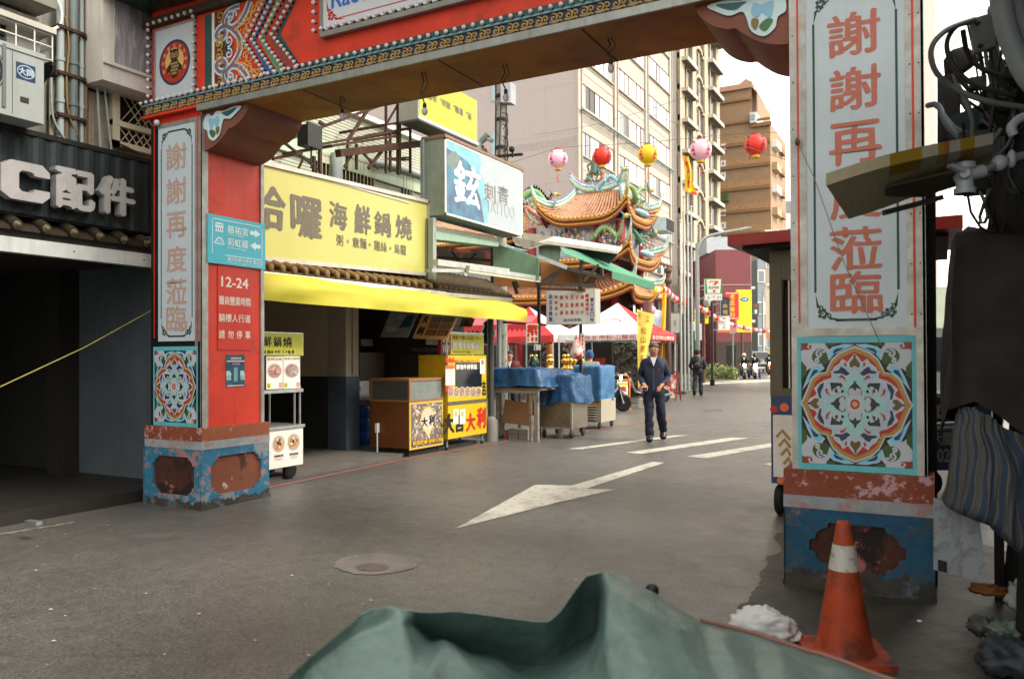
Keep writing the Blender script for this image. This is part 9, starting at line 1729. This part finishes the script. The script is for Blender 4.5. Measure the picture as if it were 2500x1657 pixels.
# ================================================================== green tarpaulin in the foreground
GT_ = M('tarp_green', '#5b7572', .36, var=.16, scale=5, bump=.35, bscale=26, col2='#6a807c', thr=.55, s2=4, soft=.2, col3='#4a5e58', thr3=.62, s3=9, spec=.5)
ridge = [(600, 1760, 1.5), (690, 1672, 1.62), (780, 1590, 1.76), (880, 1502, 1.9), (942, 1484, 1.95), (1000, 1491, 1.98), (1090, 1497, 2.02), (1170, 1503, 2.05), (1260, 1511, 2.08), (1335, 1517, 2.1), (1370, 1492, 2.12), (1432, 1408, 2.17), (1481, 1393, 2.2), (1535, 1412, 2.24), (1590, 1440, 2.28), (1650, 1478, 2.32), (1710, 1515, 2.35), (1850, 1552, 2.34), (2000, 1598, 2.28), (2180, 1662, 2.18), (2400, 1750, 2.05)]
front = []
sub = {0: [(595,1790,.6),(590,1820,.58),(585,1860,.55),(580,1900,.52),(575,1960,.45)],1: [(675,1710,.74),(660,1750,.72),(650,1800,.69),(645,1860,.66),(640,1950,.62)],2: [(760,1635,.77),(740,1690,.745),(725,1750,.715),(715,1830,.68),(710,1950,.64)],3: [(860,1555,.79),(838,1630,.755),(820,1710,.72),(800,1800,.685),(790,1950,.65)],4: [(944,1530,.80),(930,1610,.765),(915,1700,.73),(900,1800,.70),(890,1950,.66)],5: [(985,1525,.80),(1000,1590,.765),(1010,1690,.73),(1010,1800,.70),(1000,1950,.66)],6: [(1070,1525,.70),(1075,1555,.69),(1085,1582,.75),(1090,1740,.69),(1080,1950,.65)],7: [(1170,1535,.65),(1180,1580,.62),(1175,1638,.70),(1190,1760,.67),(1180,1950,.64)],8: [(1262,1540,.62),(1268,1590,.585),(1265,1650,.60),(1275,1770,.62),(1270,1950,.61)],9: [(1335,1545,.62),(1340,1590,.575),(1338,1640,.59),(1345,1760,.61),(1345,1950,.61)],10: [(1378,1525,.63),(1388,1580,.585),(1388,1630,.62),(1400,1750,.63),(1400,1950,.62)],11: [(1440,1480,.67),(1448,1540,.63),(1432,1605,.66),(1450,1730,.66),(1460,1950,.63)],12: [(1482,1440,.83),(1480,1500,.80),(1480,1580,.75),(1510,1720,.70),(1520,1950,.64)],13: [(1530,1465,.82),(1535,1540,.78),(1550,1620,.74),(1580,1730,.695),(1590,1950,.64)],14: [(1588,1500,.79),(1600,1565,.76),(1625,1640,.725),(1660,1740,.69),(1670,1950,.64)],15: [(1655,1535,.75),(1672,1590,.73),(1700,1655,.705),(1740,1750,.68),(1750,1950,.63)],16: [(1722,1555,.69),(1740,1605,.69),(1775,1665,.68),(1820,1750,.665),(1840,1950,.62)],17: [(1852,1585,.64),(1865,1625,.65),(1890,1680,.65),(1930,1760,.64),(1950,1950,.6)],18: [(2002,1625,.61),(2015,1660,.615),(2035,1710,.61),(2060,1790,.6),(2080,1950,.57)],19: [(2182,1690,.57),(2190,1720,.575),(2200,1770,.57),(2220,1840,.56),(2230,1950,.54)],20: [(2400,1775,.53),(2405,1800,.53),(2410,1840,.53),(2415,1890,.52),(2420,1950,.5)]}
G_ = []
for i, r in enumerate(ridge):
    p = at(r[0], r[1], d=r[2]); fwd = V((FW.x, FW.y, 0)); c = [V((p.x, p.y, max(p.z-.52, .05)))+fwd*.26, p+fwd*.16-V((0, 0, .16))]
    c += [p+fwd*.015-V((0, 0, .006)), p]; s0 = sub[i][0]; c += [at(r[0]+(4 if i < 9 else -4), r[1]+9, d=r[2]+.10)] if 6 <= i <= 11 else [p.lerp(at(s0[0], s0[1], z=s0[2]), .22)]; c += [at(q[0], q[1], z=q[2]) for q in sub[i]]; G_.append(c)
rows = [[tuple(G_[i][k]) for i in range(len(G_))] for k in range(len(G_[0]))]
nu, nv = 7, 7; gr_ = loft(rows, nu, nv, False, .72); R_, C_ = len(gr_), len(gr_[0]); vs = []
for i in range(R_):
    for j in range(C_):
        p = gr_[i][j]; v = i/(R_-1); u = j/(C_-1); k = min(1, max(0, (i-27)/14))*(1.1 if u < .45 else .7) 
        p = p+V((0, 0, 1))*(.007*noise.noise(p*8)+.004*(.5-abs(noise.noise(p*13+V((0, 0, 7)))))+.0025*(.4-abs(noise.noise(p*31)))) - FW*(.016*k*math.sin(u*60+4*noise.noise(p*3)))
        if u > .78 and i > 4*nv: p = p+V((0, 0, .012*math.sin(u*130+v*3)*min(1, (i-4*nv)/6)))
        vs.append(p)
m = MB(); m.add(vs, [(i*C_+j, i*C_+j+1, (i+1)*C_+j+1, (i+1)*C_+j) for i in range(R_-1) for j in range(C_-1)], GT_, True)
gt = thing('tarpaulin', 'glossy dark green tarpaulin with two peaks across the bottom of the photo', 'tarpaulin', (0, 0, 0)); gt['label'] = 'glossy dark green tarpaulin peaked over something in the street, with a pinkish hem'
m.build('sheet', gt)
m = MB(); k0 = 15*nu; hp = [vs[3*nv*C_+j]+V((0, 0, .004)) for j in range(16*nu, C_)]; m.tube(hp, .007, M('hem_pink', '#8d6258', .6, var=.15), 6); m.build('hem', gt)
m = MB(); q = at(1592, 1440, d=2.42); m.ell(q, (.022, .02, .02), BLACK, 10, 8); m.cyl(q, q+V((.02, 0, -.1)), .012, BLACK, n=8); single('handle_end', m, 'tiny black knob poking out behind the peak of the green tarpaulin', 'knob')
